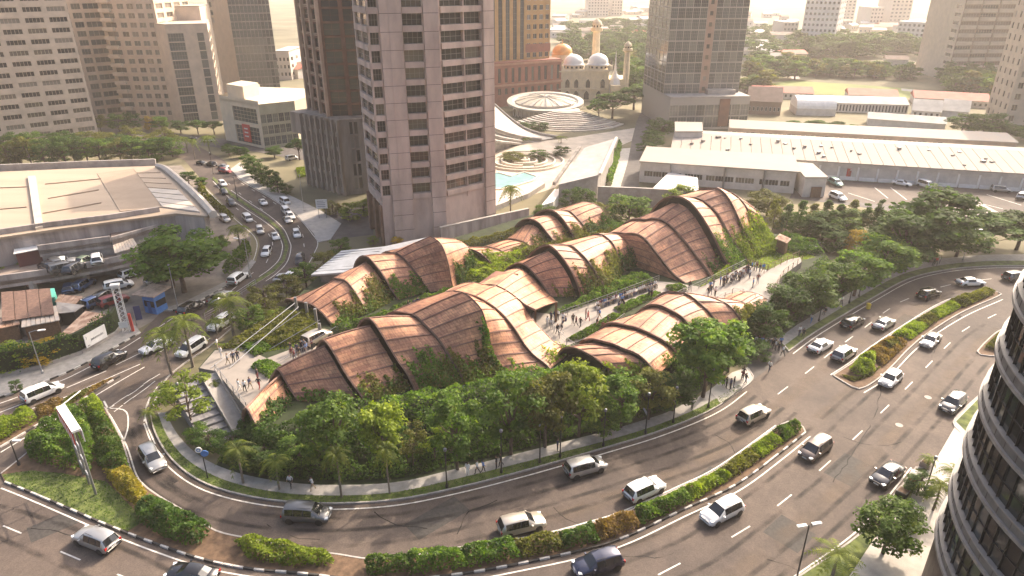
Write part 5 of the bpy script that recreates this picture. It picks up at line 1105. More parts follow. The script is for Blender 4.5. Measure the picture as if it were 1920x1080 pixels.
# blue guard booth
p=G(284,588); r=empty('guard_booth',tuple(p),-.35,'blue guard booth with a rusty overhanging roof at the gate','booth')
MB().box(-1.2,0,0,1.2,2.2,1.1).build('wall',MT['blue'],r); MB().box(-1.15,.05,1.102,1.15,2.15,2.2).build('window',GLS[0],r)
for x in (-1.2,1.05): MB().box(x,-.005,1.1,x+.15,.2,2.25).build('corner_post',MT['blue'],r)
MB().box(-1.2,-.01,2.2,1.2,2.2,3.2).build('upper_wall',MT['blue'],r); MB().prism([(-2.2,-.9),(2.0,-.6),(2.2,2.8),(-1.8,2.9)],[3.2,3.3,3.7,3.6],[3.35,3.45,3.85,3.75]).build('roof',M('booth_roof',(.42,.30,.22),.8,.3,1.5),r); MB().box(-.4,-.03,.1,.3,-.012,2.0).build('door',M('dark_blue',(.04,.1,.25),.6),r)
# lattice gate mast, red post
p=G(238,622); r=empty('lattice_mast',tuple(p),.3,'white lattice steel mast by the compound gate','mast'); h=7.5
for x in(-.45,.45):
    for y in(-.3,.3): MB().tube([(x,y,0),(x,y,h)],.05,.05,4).build('chord',MT['white'],r)
for k in range(10):
    z=k*h/10; MB().tube([(-.45,-.3,z),(.45,-.3,z+h/10)],.035,.035,3).build('brace',MT['white'],r); MB().tube([(.45,.3,z),(-.45,.3,z+h/10)],.035,.035,3).build('brace',MT['white'],r); MB().tube([(-.45,-.3,z),(-.45,.3,z+h/10)],.035,.035,3).build('brace',MT['white'],r)
MB().box(-.6,-.4,h,.6,.4,h+.25).build('cap',MT['white'],r); MB().box(-.7,-.5,.9,.5,-.42,1.9).build('notice_board',MT['white'],r)
p=G(250,622); tag(MB().boxr(p.x,p.y,0,.35,.35,3.0,.3).build('gate_post',MT['red'],origin=tuple(p)),'thick red gate post beside the lattice mast','post')
p=G(257,612); r=empty('banner_stand',tuple(p),.5,'upright navy banner stand behind the red gate post','banner'); MB().box(-.05,-.05,0,.05,.05,3.4).build('pole',MT['grey'],r); MB().box(.06,-.02,1.0,.95,.02,3.3).build('cloth',M('navy',(.03,.04,.12),.7),r)
# ---- hedge-covered wall with a white sign
HWL=GL([(-120,742),(0,708),(80,690),(154,664),(218,627),(229,612)]); HH=3.3
rw=empty('boundary_wall',tuple(HWL[1]),0,'green hedge-covered wall along the left road','wall'); m=MB()
for a_,b2 in zip(HWL,HWL[1:]): n_=Vector((-(b2-a_).y,(b2-a_).x,0)).normalized()*.5; m.prism([a_,b2,b2+n_,a_+n_],0,HH)
m.build('wall_body',MT['under'],rw,origin=tuple(rw.location)); m=MB()
for a_,b2 in zip(HWL,HWL[1:]): n_=Vector(((b2-a_).y,-(b2-a_).x,0)).normalized()*.25; m.prism([a_,b2,b2+n_,a_+n_],0,.6)
m.build('plinth',MT['concrete'],rw,origin=tuple(rw.location))
def signboard(pa,pb,z0,z1,label,text=None,cols=None):
    A,B_=pa,pb; d=(B_-A); W=d.length; d.normalize(); r=empty('wall_sign',(A.x,A.y,z0),math.atan2(d.y,d.x),label,'sign'); MB().box(0,-.08,0,W,0,z1-z0).build('board',MT['white'],r)
    for t,x,z,s in (text or []):
        cu=bpy.data.curves.new('lettering','FONT'); cu.body=t; cu.size=s; cu.extrude=.004; cu.materials.append(MT['black']); tmp=bpy.data.objects.new('t',cu); COL.objects.link(tmp); dg=bpy.context.evaluated_depsgraph_get(); me=bpy.data.meshes.new_from_object(tmp.evaluated_get(dg)); bpy.data.objects.remove(tmp); o=bpy.data.objects.new('lettering',me); COL.objects.link(o); o.parent=r; o.location=(x,-.095,z); o.rotation_euler=(R(90),0,0)
    return r
a_,b2=HWL[3],HWL[4]; d=(b2-a_).normalized(); n_=Vector((d.y,-d.x,0))*.75
A=HWL[3]+n_+d*.3; r=signboard(A,A+d*3.6,.9,2.9,'white sign board with dark lettering on the hedge wall',[('Jekemodo',.95,.75,.52),('J',.25,1.35,.45),('Ad',.25,.15,.3)])
A=HWL[1]-(HWL[2]-HWL[1]).normalized()*1.6+Vector((.3,-.85,0)); signboard(A,A+(HWL[2]-HWL[1]).normalized()*2.0,.9,2.6,'blank white board on the hedge wall at the left edge')
shack('small brown-roofed hut behind the highest arches',[(1453,447),(1476,456),(1484,448),(1462,438)],[5.4,5.4,5.8,5.8],RUST,MT['wood'],name='hut',ribs=5)
# ================================================================ vegetation
def leaves(name,c,n,s,mat,asp=.62,link=True,parent=None):
    c=np.asarray(c,float); n=np.asarray(n,float); N=len(c); n/=np.maximum(1e-6,np.linalg.norm(n,axis=1))[:,None]
    a=nr.normal(size=(N,3)); t=np.cross(n,a); t/=np.maximum(1e-6,np.linalg.norm(t,axis=1))[:,None]; b_=np.cross(n,t); s=np.asarray(s)[:,None]
    V=np.empty((N,4,3)); V[:,0]=c-t*s; V[:,1]=c+b_*s*asp+n*s*.12; V[:,2]=c+t*s; V[:,3]=c-b_*s*asp+n*s*.12
    me=bpy.data.meshes.new(name); me.vertices.add(4*N); me.vertices.foreach_set('co',V.reshape(-1)); me.loops.add(4*N); me.loops.foreach_set('vertex_index',np.arange(4*N,dtype=np.int32))
    me.polygons.add(N); me.polygons.foreach_set('loop_start',np.arange(0,4*N,4,dtype=np.int32)); me.polygons.foreach_set('loop_total',np.full(N,4,dtype=np.int32)); me.materials.append(mat); me.update(); me.validate()
    if not link: return me
    o=bpy.data.objects.new(name,me); COL.objects.link(o); o.parent=parent; return o
def rdir(N): v=nr.normal(size=(N,3)); return v/np.linalg.norm(v,axis=1)[:,None]
def crown(kind,seed):
    "clumps of leaves round branch ends; unit tree: height 1, crown radius 1 handled by scale -> built at real size h=8,r=3"
    global nr; keep=nr; nr=np.random.RandomState(seed); C=[];Nn=[];S=[]; ends=[]
    K,nl,ls={'broad':(34,120,.20),'tall':(46,110,.21),'young':(20,85,.17),'dense':(34,120,.17),'conifer':(40,75,.19),'umbrella':(46,105,.22),'far':(20,44,.42)}[kind]
    for k in range(K):
        u=nr.rand(); a=nr.rand()*6.283; 
        if kind=='conifer': z=1.2+6.6*u; rr=2.4*(1-u)**.75*nr.uniform(.45,1)+.1; rc=.55+.5*(1-u)
        elif kind=='umbrella': q=nr.rand()**.5; rr=2.7*q; z=5.6+2.0*(1-q*q)+nr.uniform(-.7,.4); rc=.6
        elif kind=='tall': z=2.6+5.0*u; e=math.sqrt(max(0,1-((z-5.0)/3.4)**2)); rr=2.7*e*nr.uniform(.35,1.0); rc=nr.uniform(.6,.95)
        elif kind=='young': z=2.8+4.6*u; e=math.sqrt(max(0,1-((z-5.2)/2.9)**2)); rr=2.6*e*nr.uniform(.2,1.05); rc=nr.uniform(.45,.75)
        elif kind=='dense': z=.9+6.2*u; e=math.sqrt(max(.03,1-((z-3.6)/4.1)**2)); rr=2.5*e*nr.uniform(.55,1.0); rc=nr.uniform(.65,.95)
        elif kind=='far': z=1.6+5.6*u; e=math.sqrt(max(.05,1-((z-4.0)/4.0)**2)); rr=2.3*e*nr.uniform(.3,1.0); rc=nr.uniform(.8,1.15)
        else: z=2.4+5.0*u; e=math.sqrt(max(0,1-((z-4.7)/3.2)**2)); rr=2.55*e*nr.uniform(.35,1.05); rc=nr.uniform(.6,1.0)
        c=np.array([rr*math.cos(a),rr*math.sin(a),z]); ends.append(c); n=int(nl*nr.uniform(.6,1.3)); d=rdir(n); d[:,2]=d[:,2]*.8+.15
        rad=rc*nr.uniform(.35,1.05,size=n)**.7; sq=np.array([1.15,1.15,.72]); C.append(c+d*rad[:,None]*sq); Nn.append(d*.7+np.array([0,0,.7])+nr.normal(size=(n,3))*.5); S.append(ls*nr.uniform(.55,1.25,size=n))
    me=leaves('crown',np.vstack(C),np.vstack(Nn),np.concatenate(S),L['a'],link=False)
    m=MB(); top=3.6 if kind in('broad','young','tall') else 5.2 if kind=='umbrella' else 4.5
    if kind=='conifer': m.tube([(0,0,-1),(0,0,3),(.05,0,7.6)],.16,.03,6)
    else:
        w_=.19 if kind!='young' else .12; b0=np.array([0,0,top*.55]); m.tube([(0,0,-1),(nr.uniform(-.1,.1),nr.uniform(-.1,.1),top*.3),tuple(b0),(nr.uniform(-.3,.3),nr.uniform(-.3,.3),top*1.25)],w_,w_*.45,7)
        for e in ends[::2 if kind!='far' else 5]:
            s0=b0+np.array([0,0,nr.uniform(-.3,top*.6)]); mid=(s0+e)/2+np.array([0,0,-.35]); m.tube([tuple(s0),tuple(mid),tuple(e)],w_*.42,.025,4,cap=False)
    tr=m.build('trunk',MT['bark'],link=False,smooth=True); nr=keep; return me,tr
PROTO={}
for kd,n in (('broad',4),('tall',3),('young',3),('dense',3),('conifer',2),('umbrella',2),('far',4)): PROTO[kd]=[crown(kd,31*i+len(kd)*7+hash(kd[0])%1) for i in range(1,n+1)]
def depth(p): return p[1]*CP+(CAMH-p[2])*SP
def put_tree(name,kd,p,h,rad,mat,label,group,v=None,cat='tree'):
    cr,tr=PROTO[kd][rng.randrange(len(PROTO[kd])) if v is None else v]; e=empty(name,tuple(p),rng.uniform(0,6.28),label,cat,group); e.scale=(rad/3.0,rad/3.0,h/8.0)
    inst('trunk',tr,e); o=inst('crown',cr,e); 
    if mat!='a': omat(o,0,L[mat])
    return e
def tree_px(kd,bx,by,ty,wpx,mat,label,group=None,z0=0.0,name='tree'):
    p=G(bx,by,z0); h=max(2.0,(ZT(p,ty)-z0)*.92); rad=wpx/2*depth(p)/FPX; return put_tree(name,kd,p,h,rad,mat,label,group)
ORD=['first','second','third','fourth','fifth','sixth','seventh','eighth','ninth','tenth','eleventh','twelfth','thirteenth','fourteenth','fifteenth','sixteenth','seventeenth','eighteenth','nineteenth','twentieth','twenty-first','twenty-second','twenty-third','twenty-fourth','twenty-fifth','twenty-sixth','twenty-seventh','twenty-eighth','twenty-ninth','thirtieth']
MW={'g':'amber','a':'green','b':'dark green','c':'lime green','d':'golden yellow','e':'olive','f':'brownish'}
KW_={'broad':'broad tree','tall':'tall tree','young':'slender young tree','dense':'bushy tree','conifer':'narrow conifer','umbrella':'spreading tree','far':'tree'}
def row(lst,where,group,z0=0.0):
    for i,t in enumerate(sorted(lst,key=lambda t:t[1])): tree_px(*t,'%s %s, %s from the left %s'%(MW[t[5]],KW_[t[0]],ORD[i] if i<30 else 'number %d'%(i+1),where),group,z0)
row([('dense',440,846,800,70,'b'),('dense',500,866,818,90,'b'),('dense',565,872,812,90,'a'),('broad',628,878,728,120,'a'),('tall',722,876,748,86,'c'),('young',775,872,778,80,'e'),('young',815,866,790,70,'c'),('broad',858,874,730,105,'a'),('broad',958,846,690,120,'a'),('broad',1022,832,676,115,'e'),('broad',1085,812,668,110,'c'),('dense',1128,812,752,70,'a'),('broad',1165,795,692,96,'a'),('broad',1216,780,690,96,'e'),('dense',1262,764,690,85,'b'),('tall',1318,738,585,140,'a'),('broad',1366,690,622,85,'b')],'on the planted front bank','trees on the front bank',.6)
row([('young',362,806,688,125,'c'),('young',330,770,715,70,'a'),('dense',395,842,800,60,'b'),('dense',372,826,792,50,'a')],'beside the stairs','trees by the stairs')
row([('broad',1432,640,560,80,'b'),('broad',1470,606,528,95,'b'),('broad',1515,592,498,105,'a'),('broad',1560,570,480,95,'a'),('broad',1600,556,455,105,'a'),('broad',1648,530,425,115,'a'),('tall',1690,505,388,150,'b'),('tall',1745,492,352,175,'b'),('broad',1792,482,410,110,'b'),('umbrella',1852,470,402,125,'b'),('umbrella',1905,468,396,120,'b'),('dense',1420,672,635,55,'b')],'lining the walk round the bend','trees round the bend')
row([('dense',1480,430,392,60,'b'),('dense',1512,446,404,64,'b'),('dense',1560,470,425,62,'b'),('dense',1635,470,420,70,'b'),('dense',1595,440,392,66,'e'),('dense',1660,448,400,70,'b'),('dense',1705,440,385,80,'b'),('dense',1490,455,435,44,'e'),('dense',1612,478,425,72,'d'),('broad',1540,452,396,90,'b'),('broad',1578,452,388,85,'a')],'behind the terrace','trees behind the terrace')
row([('conifer',1448+i*24,432+(i%3)*5,368+(i%2)*8,44,'b' if i%3 else 'e') for i in range(9)],'in the row before the market','conifers before the market')
row([('broad',1178,428,358,95,'a'),('dense',1135,412,372,60,'e'),('dense',1092,392,338,52,'b'),('dense',1072,398,345,50,'b'),('broad',1278,392,344,70,'c'),('broad',1438,405,352,80,'e'),('dense',1215,430,395,60,'e'),('dense',1020,405,380,50,'a')],'behind the copper crests','trees behind the copper crests')
row([('broad',345,548,404,178,'a'),('broad',325,540,430,120,'a'),('dense',30,535,485,50,'c'),('dense',55,532,485,45,'c'),('dense',78,528,487,45,'c'),('broad',415,470,440,40,'a')],'in the left compound','trees of the left compound')
row([('dense',25,690,640,90,'c'),('dense',75,680,632,85,'d'),('young',112,668,640,50,'c'),('dense',33,735,712,24,'b')],'above the hedge wall','shrubs above the hedge wall')
row([('dense',500,590,520,70,'e'),('dense',540,570,508,65,'e'),('dense',470,620,560,60,'a'),('broad',575,540,490,60,'a'),('dense',610,515,462,55,'e'),('dense',640,480,440,50,'a'),('dense',655,415,375,46,'c'),('dense',625,402,372,40,'e'),('dense',682,404,368,44,'c'),('dense',745,465,440,28,'d'),('dense',700,460,440,24,'c'),('dense',525,610,570,50,'c')],'between highway and copper roofs','shrubs beside the highway')
row([('dense',468,322,282,36,'b'),('dense',480,332,288,38,'b'),('dense',493,345,298,40,'b'),('dense',508,354,305,40,'b'),('dense',522,362,322,34,'b'),('dense',538,365,342,30,'b'),('umbrella',562,300,258,46,'b'),('broad',430,292,268,36,'b'),('broad',452,296,270,34,'b'),('broad',515,296,270,36,'b')],'along the right side of the highway','street trees by the highway')
hl=[]
for k in range(17): hl.append(('dense' if k%3 else 'broad',5+k*20+rng.uniform(-5,5),314-k*1.0+rng.uniform(-4,4),256+rng.uniform(-10,10)-k*.4,rng.uniform(46,60),rng.choice('aabeb')))
for k in range(12): hl.append(('dense',12+k*27+rng.uniform(-6,6),284-k*.8+rng.uniform(-5,5),240+rng.uniform(-8,8)-k*.6,rng.uniform(44,56),rng.choice('abeb')))
row(hl,'in the belt behind the exhibition hall','trees behind the exhibition hall')
row([('broad',190,248,212,34,'e'),('broad',225,250,208,38,'a'),('broad',252,248,205,38,'b'),('dense',285,244,212,30,'d'),('broad',305,246,214,40,'a'),('broad',340,250,222,40,'b'),('umbrella',372,252,224,40,'b'),('umbrella',402,252,226,40,'b'),('broad',355,345,318,34,'b'),('broad',380,352,330,30,'a')],'at the foot of the left towers','trees below the left towers')
row([('umbrella',1148,222,172,80,'b'),('umbrella',1188,206,160,75,'b'),('umbrella',1122,228,188,44,'b'),('broad',1205,186,150,50,'b'),('broad',1062,196,178,28,'b'),('broad',1240,262,215,60,'b'),('broad',1222,282,240,52,'b'),('broad',1212,292,262,44,'b'),('dense',962,300,285,60,'e'),('dense',1010,298,278,40,'b'),('dense',1052,292,270,40,'b'),('dense',975,250,228,60,'b'),('dense',1010,244,225,46,'b')],'round the mosque and garden','trees round the mosque')
row([('broad',1415,250,230,36,'c'),('broad',1440,248,228,34,'a'),('umbrella',1485,252,224,40,'b'),('umbrella',1530,252,224,48,'b'),('umbrella',1568,254,226,38,'b'),('broad',1600,256,228,30,'b'),('dense',1680,262,238,30,'a'),('dense',1720,264,238,32,'a'),('broad',1800,256,208,60,'b'),('broad',1840,262,200,80,'b'),('broad',1885,264,228,60,'b'),('dense',1935,264,226,60,'b')],'behind the market roofs','street trees behind the market')
# far tree belts: each tree its own
MASS=[]
def belt(px,n,h,r_,mats,where,keep=30):
    k=0; pts=[]
    xs=[q[0] for q in px]; ys=[q[1] for q in px]; t=0
    while k<n and t<n*40:
        t+=1; x,y=rng.uniform(min(xs),max(xs)),rng.uniform(min(ys),max(ys))
        if not inpoly(x,y,px): continue
        pts.append((y,x)); k+=1
    pts.sort(reverse=True)
    for i,(y,x) in enumerate(pts):
        p=G(x,y); hh,rr,mt=h*rng.uniform(.75,1.3),r_*rng.uniform(.8,1.3),rng.choice(mats)
        if i<keep: put_tree('tree','far',p,hh,rr,mt,'round-crowned tree in the far belt %s'%where,'tree belt %s'%where)
        else: MASS.append((p,hh,rr))
belt([(1052,118),(1130,100),(1240,100),(1238,150),(1200,185),(1170,170),(1140,120)],95,9,5.5,'bbea','behind the mosque',55)
belt([(1045,60),(1245,50),(1245,100),(1050,105)],85,10,8,'beb','beyond the mosque on the slope',0)
belt([(1392,70),(1480,60),(1492,150),(1400,160)],60,9,6.5,'bea','right of the glass tower',20)
belt([(1480,78),(1740,92),(1745,112),(1500,112)],95,11,8,'be','below the white tower',0)
belt([(1500,132),(1720,144),(1720,152),(1520,145)],50,7,4.5,'bea','along the playing field',25)
belt([(1760,150),(1880,158),(1880,200),(1775,176)],26,9,5.5,'bea','at the foot of the striped tower',20)
belt([(1385,180),(1450,178),(1405,168)],6,8,5,'ea','by the first terracotta shed')
co_=[]
for p,hh,rr in MASS:
    me=PROTO['far'][rng.randrange(4)][0]; v=np.empty(len(me.vertices)*3); me.vertices.foreach_get('co',v); v=v.reshape(-1,3); a=rng.uniform(0,6.28); x=(v[:,0]*math.cos(a)-v[:,1]*math.sin(a))*rr/3+p.x; y=(v[:,0]*math.sin(a)+v[:,1]*math.cos(a))*rr/3+p.y; co_.append(np.column_stack([x,y,v[:,2]*hh/8]))
V=np.vstack(co_); N=len(V)//4; me=bpy.data.meshes.new('far_woodland'); me.vertices.add(4*N); me.vertices.foreach_set('co',V.reshape(-1)); me.loops.add(4*N); me.loops.foreach_set('vertex_index',np.arange(4*N,dtype=np.int32)); me.polygons.add(N); me.polygons.foreach_set('loop_start',np.arange(0,4*N,4,dtype=np.int32)); me.polygons.foreach_set('loop_total',np.full(N,4,dtype=np.int32)); me.materials.append(L['b']); me.update()
o=bpy.data.objects.new('far_woodland',me); COL.objects.link(o); tag(stuff(o),'far hazy woodland between the distant houses','woodland')
# ---- palms
def palm(seed,nf=15,fl_=2.6,h=5.0):
    rr=random.Random(seed); m=MB(); m.tube([(0,0,-.5),(.08,.05,h*.5),(0,0,h)],.17,.10,7); tr=m.build('trunk',MT['barkp'],link=False,smooth=True); f=MB()
    for k in range(nf):
        a=k*2.4+rr.uniform(-.2,.2); e=rr.uniform(-.1,1.1); ln=fl_*rr.uniform(.8,1.1); d=Vector((math.cos(a),math.sin(a),0)); s=Vector((-d.y,d.x,0)); P=[]
        for j in range(9):
            t=j/8; P.append(Vector((0,0,h))+d*ln*t*(.55+.45*math.cos(e*.6))+Vector((0,0,ln*(math.sin(e)*t-.95*t*t))))
        for j in range(1,9):
            p=P[j]; t=(P[j]-P[j-1]).normalized(); w_=.62*math.sin(math.pi*min(1,(j+.6)/9.2))+.08
            for sg in(-1,1): 
                for q in (0,.5):
                    b0=p-t*.16*q*2; f.face([b0-t*.06,b0+s*sg*w_*.6+t*.12-Vector((0,0,.10)),b0+s*sg*w_+t*.2-Vector((0,0,.26)),b0+t*.07])
        f.tube(P,.025,.01,3,cap=False)
    return tr,f.build('fronds',L['p'],link=False)
PALM=[palm(s) for s in (3,5,8)]
def palm_px(bx,by,ty,wpx,label,z0=0.0,group=None):
    p=G(bx,by,z0); h=max(1.5,ZT(p,ty)-z0); rad=wpx/2*depth(p)/FPX; tr,fr=PALM[rng.randrange(3)]; e=empty('palm_tree',tuple(p),rng.uniform(0,6),label,'palm',group); e.scale=(rad/2.3,rad/2.3,h/5.3); inst('trunk',tr,e); inst('fronds',fr,e)
for i,q in enumerate([(456,906,838,66),(524,918,862,56),(640,932,848,60),(731,926,838,52)]): palm_px(*q,'%s small palm from the left on the front verge'%ORD[i],.1,'palms on the front verge')
for q,lb in (((322,702,622,78),'palm at the junction in front of the white sedan'),((362,688,598,80),'palm at the junction before the white estate car'),((440,632,556,84),'tall palm nearest the highway side planting'),((408,628,600,44),'small palm between the junction palms'),((300,760,735,40),'low palm leaning over the curving kerb'),((285,800,770,36),'low palm beside the kerb below the stairs tree'),((452,468,425,44),'palm on the small highway island'),((958,410,352,46),'palm beside the concrete tower base'),((352,286,258,30),'slim palm left of the highway junction'),((340,282,256,28),'slim palm furthest left at the highway junction'),((395,290,256,36),'broad palm in the middle of the highway junction'),((366,300,262,24),'palm trunk standing on the highway traffic island'),((985,268,258,26),'palm on the left above the ring garden'),((1052,268,256,26),'palm on the right above the ring garden'),((1748,958,905,66),'palm with spreading fronds beside the curved office'),((1775,920,880,50),'second palm beside the curved office'),((1735,880,858,36),'potted palm on the right verge'),((580,590,560,40),'palm below the grey canopy'),((410,750,715,30),'low palm next to the stair wall')): palm_px(*q,lb)
p=G(1560,1082); tr,fr=PALM[1]; e=empty('palm_tree',tuple(p),.4,'large low palm at the bottom right corner','palm'); e.scale=(1.0,1.0,.55); inst('trunk',tr,e); inst('fronds',fr,e)
tree_px('broad',1655,1040,935,125,'a','leafy green tree on the right verge in front of the curved office','verge trees')
tree_px('dense',1720,925,880,60,'b','dark shrub under the palms of the right verge'); tree_px('dense',1700,985,930,55,'b','dark shrub right of the leafy verge tree')
# ---- hedges and beds
def pdist(x,y,poly):
    d=np.full(len(x),1e9)
    for i in range(len(poly)):
        a=np.array(poly[i-1][:2]); b_=np.array(poly[i][:2]); v=b_-a; t=np.clip(((x-a[0])*v[0]+(y-a[1])*v[1])/max(1e-9,v@v),0,1); d=np.minimum(d,np.hypot(x-a[0]-t*v[0],y-a[1]-t*v[1]))
    return d
def ptsin(poly,n):
    xs=[q[0] for q in poly]; ys=[q[1] for q in poly]; P=np.column_stack([nr.uniform(min(xs),max(xs),n),nr.uniform(min(ys),max(ys),n)])
    k=np.zeros(n,bool); j=len(poly)-1
    for i in range(len(poly)):
        c=((poly[i][1]>P[:,1])!=(poly[j][1]>P[:,1]))&(P[:,0]<(poly[j][0]-poly[i][0])*(P[:,1]-poly[i][1])/((poly[j][1]-poly[i][1]) or 1e-9)+poly[i][0]); k^=c; j=i
    return P[k]
def parea(poly): return abs(sum(poly[i-1][0]*poly[i][1]-poly[i][0]*poly[i-1][1] for i in range(len(poly))))/2
def lump(x,y,f,s=0.0): return .5+.25*np.sin(x*f+s+1.7*np.sin(y*f*.7+s))+.25*np.sin(y*f*1.3-s*2+1.3*np.sin(x*f*.9))
def hedge(px,h,mat,label,dens=150,ls=.16,z0=.14,name='hedge',cat='hedge',group=None,f=1.9,world=None,edge=.7,up=.6):
    poly=world or [tuple(q)[:2] for q in GL(px)]; A=parea(poly); bb=(max(q[0] for q in poly)-min(q[0] for q in poly))*(max(q[1] for q in poly)-min(q[1] for q in poly)); P=ptsin(poly,int(dens*A*bb/A)); x,y=P[:,0],P[:,1]; d=pdist(x,y,poly)
    hz=h*np.minimum(1,np.sqrt(d/edge)*.8+.25)*(.62+.55*lump(x,y,f,h)); z=z0+hz*np.where(nr.rand(len(x))<.75,nr.uniform(.82,1.05,len(x)),nr.uniform(.1,.9,len(x)))
    n=nr.normal(size=(len(x),3))*.55+np.array([0,0,up]); c=np.column_stack([x,y,z]); ctr=c[:,:].mean(0); ctr[2]=0; o=leaves(name,c-ctr,n,ls*nr.uniform(.6,1.3,len(x)),L[mat]); o.location=ctr
    return tag(o,label,cat,group)
hg='hedges of the central median'
for px,h,mt,lb in [([(50,848),(110,795),(150,776),(172,800),(185,850),(170,892),(110,882),(60,868)],2.3,'a','large green shrub mass on the triangular island under the billboard'),
 ([(165,780),(192,770),(228,832),(244,884),(215,900),(185,880),(178,820)],1.9,'a','green shrub mass along the right edge of the triangular island'),
 ([(150,772),(195,766),(200,790),(172,800)],2.4,'c','lime shrub at the top tip of the triangular island'),
 ([(195,892),(246,888),(278,930),(268,968),(225,930)],1.5,'g','golden shrub strip on the triangular island'),
 ([(255,962),(290,942),(350,968),(400,998),(372,1030),(310,1015),(262,985)],1.7,'b','dark green shrub where the island narrows'),
 ([(440,1022),(480,1016),(615,1042),(628,1062),(560,1068),(470,1056)],1.3,'c','clipped lime hedge at the bottom left of the median'),
 ([(685,1060),(760,1048),(775,1080),(690,1086)],1.5,'a','green hedge block at the bottom of the median'),
 ([(762,1048),(860,1036),(880,1070),(776,1084)],1.6,'a','second green hedge block along the lower median'),
 ([(862,1036),(960,1020),(978,1052),(882,1069)],1.5,'a','third green hedge block along the lower median'),
 ([(962,1020),(1045,1006),(1058,1036),(980,1052)],1.2,'e','olive brush between green hedge blocks of the median'),
 ([(1047,1006),(1110,990),(1125,1020),(1060,1036)],1.3,'b','dark green brush left of the brown brush'),
 ([(1112,990),(1185,965),(1200,992),(1127,1019)],1.3,'f','brown flowering brush on the median'),
 ([(1188,963),(1280,922),(1296,945),(1203,990)],1.3,'a','green hedge block right of the brown brush'),
 ([(1282,921),(1345,888),(1372,900),(1298,944)],1.1,'c','lime hedge block in the middle of the median'),
 ([(1347,887),(1400,848),(1424,866),(1374,899)],1.1,'e','dark olive brush on the upper median'),
 ([(1402,847),(1445,816),(1468,834),(1426,865)],1.0,'c','lime hedge block near the top end of the median'),
 ([(1447,815),(1488,797),(1503,810),(1470,833)],1.2,'a','green hedge at the top end of the median')]: hedge(px,h,mt,lb,group=hg)
for px,h,mt,lb in [([(1590,700),(1612,672),(1640,668),(1638,702),(1615,712)],1.5,'c','lime clipped bush at the lower end of the upper median'),
 ([(1575,706),(1600,718),(1635,706),(1650,690),(1612,712)],.5,'e','low olive planting at the lower tip of the upper median'),
 ([(1625,664),(1665,636),(1700,648),(1655,690)],1.0,'f','brown brush on the upper median'),
 ([(1650,650),(1680,640),(1690,655),(1665,668)],1.3,'e','round olive bush on the upper median'),
 ([(1672,630),(1712,605),(1740,616),(1706,640)],.8,'c','lime ground cover on the upper median'),
 ([(1712,606),(1742,590),(1758,604),(1738,618)],1.1,'e','olive brush above the lime ground cover'),
 ([(1740,590),(1780,568),(1800,580),(1760,602)],.8,'c','second lime patch on the upper median'),
 ([(1778,568),(1840,548),(1866,552),(1805,580)],1.2,'e','dark olive planting at the top of the upper median'),
 ([(1845,655),(1870,630),(1900,622),(1900,655),(1870,662)],.9,'e','scrubby planting on the small right island')]: hedge(px,h,mt,lb,group='planting of the upper median')
for px,h,mt,lb in [([(-60,820),(0,800),(62,774),(72,792),(45,808),(0,832),(-60,858)],1.6,'c','bright lime hedge at the left edge between the roads'),([(68,770),(120,752),(112,770),(76,790)],1.0,'f','dry brush on the left splitter island'),([(122,751),(170,730),(160,745),(118,768)],.7,'e','low olive hedge on the left splitter island'),([(172,728),(212,710),(190,726),(165,743)],.4,'f','dry low planting at the tip of the splitter island')]: hedge(px,h,mt,lb,group='planting of the splitter island')
hedge(None,HH+.3,'b','thick green creeper covering the left boundary wall',dens=120,ls=.16,name='creeper',cat='creeper',world=[tuple(q)[:2] for q in [a+Vector((.1,-.35,0)) for a in HWL[:6]]]+[tuple(q)[:2] for q in [a+Vector((-.1,.9,0)) for a in HWL[:6][::-1]]],edge=.12,f=.9,up=.2)
hedge([(1130,345),(1150,300),(1158,275),(1166,277),(1160,305),(1146,350)],2.6,'a','clipped row hedge beside the garden walk',dens=30,ls=.3,f=1.4)
hedge([(418,515),(432,495),(455,470),(470,465),(472,480),(455,505),(430,522)],2.2,'a','long hedge on the inside of the highway bend',dens=45,ls=.22)
hedge([(378,345),(392,372),(420,395),(440,412),(430,415),(400,392),(372,362)],1.8,'e','scrubby planting between hall and highway',dens=30,ls=.3)
for q,lb in (([(1245,540),(1275,535),(1290,545),(1262,552)],'small clipped hedge by the terrace ramp'),([(1060,640),(1150,590),(1168,592),(1098,640)],'low hedge in the planter beside the lower walkway'),([(1150,580),(1228,548),(1240,553),(1165,590)],'low hedge at the upper end of the walkway planter'),([(455,652),(490,640),(510,655),(478,670)],'clipped planter hedge on the plaza'),([(470,690),(500,675),(530,690),(505,712)],'clipped planter hedge beside the plaza walk')): hedge(None,.8,'a',lb,dens=120,z0=PZ,world=[tuple(v)[:2] for v in GL(q,PZ)])
hedge([(555,318),(590,312),(600,325),(560,335)],.5,'c','round lawn bed before the finned podium',dens=20,ls=.3)
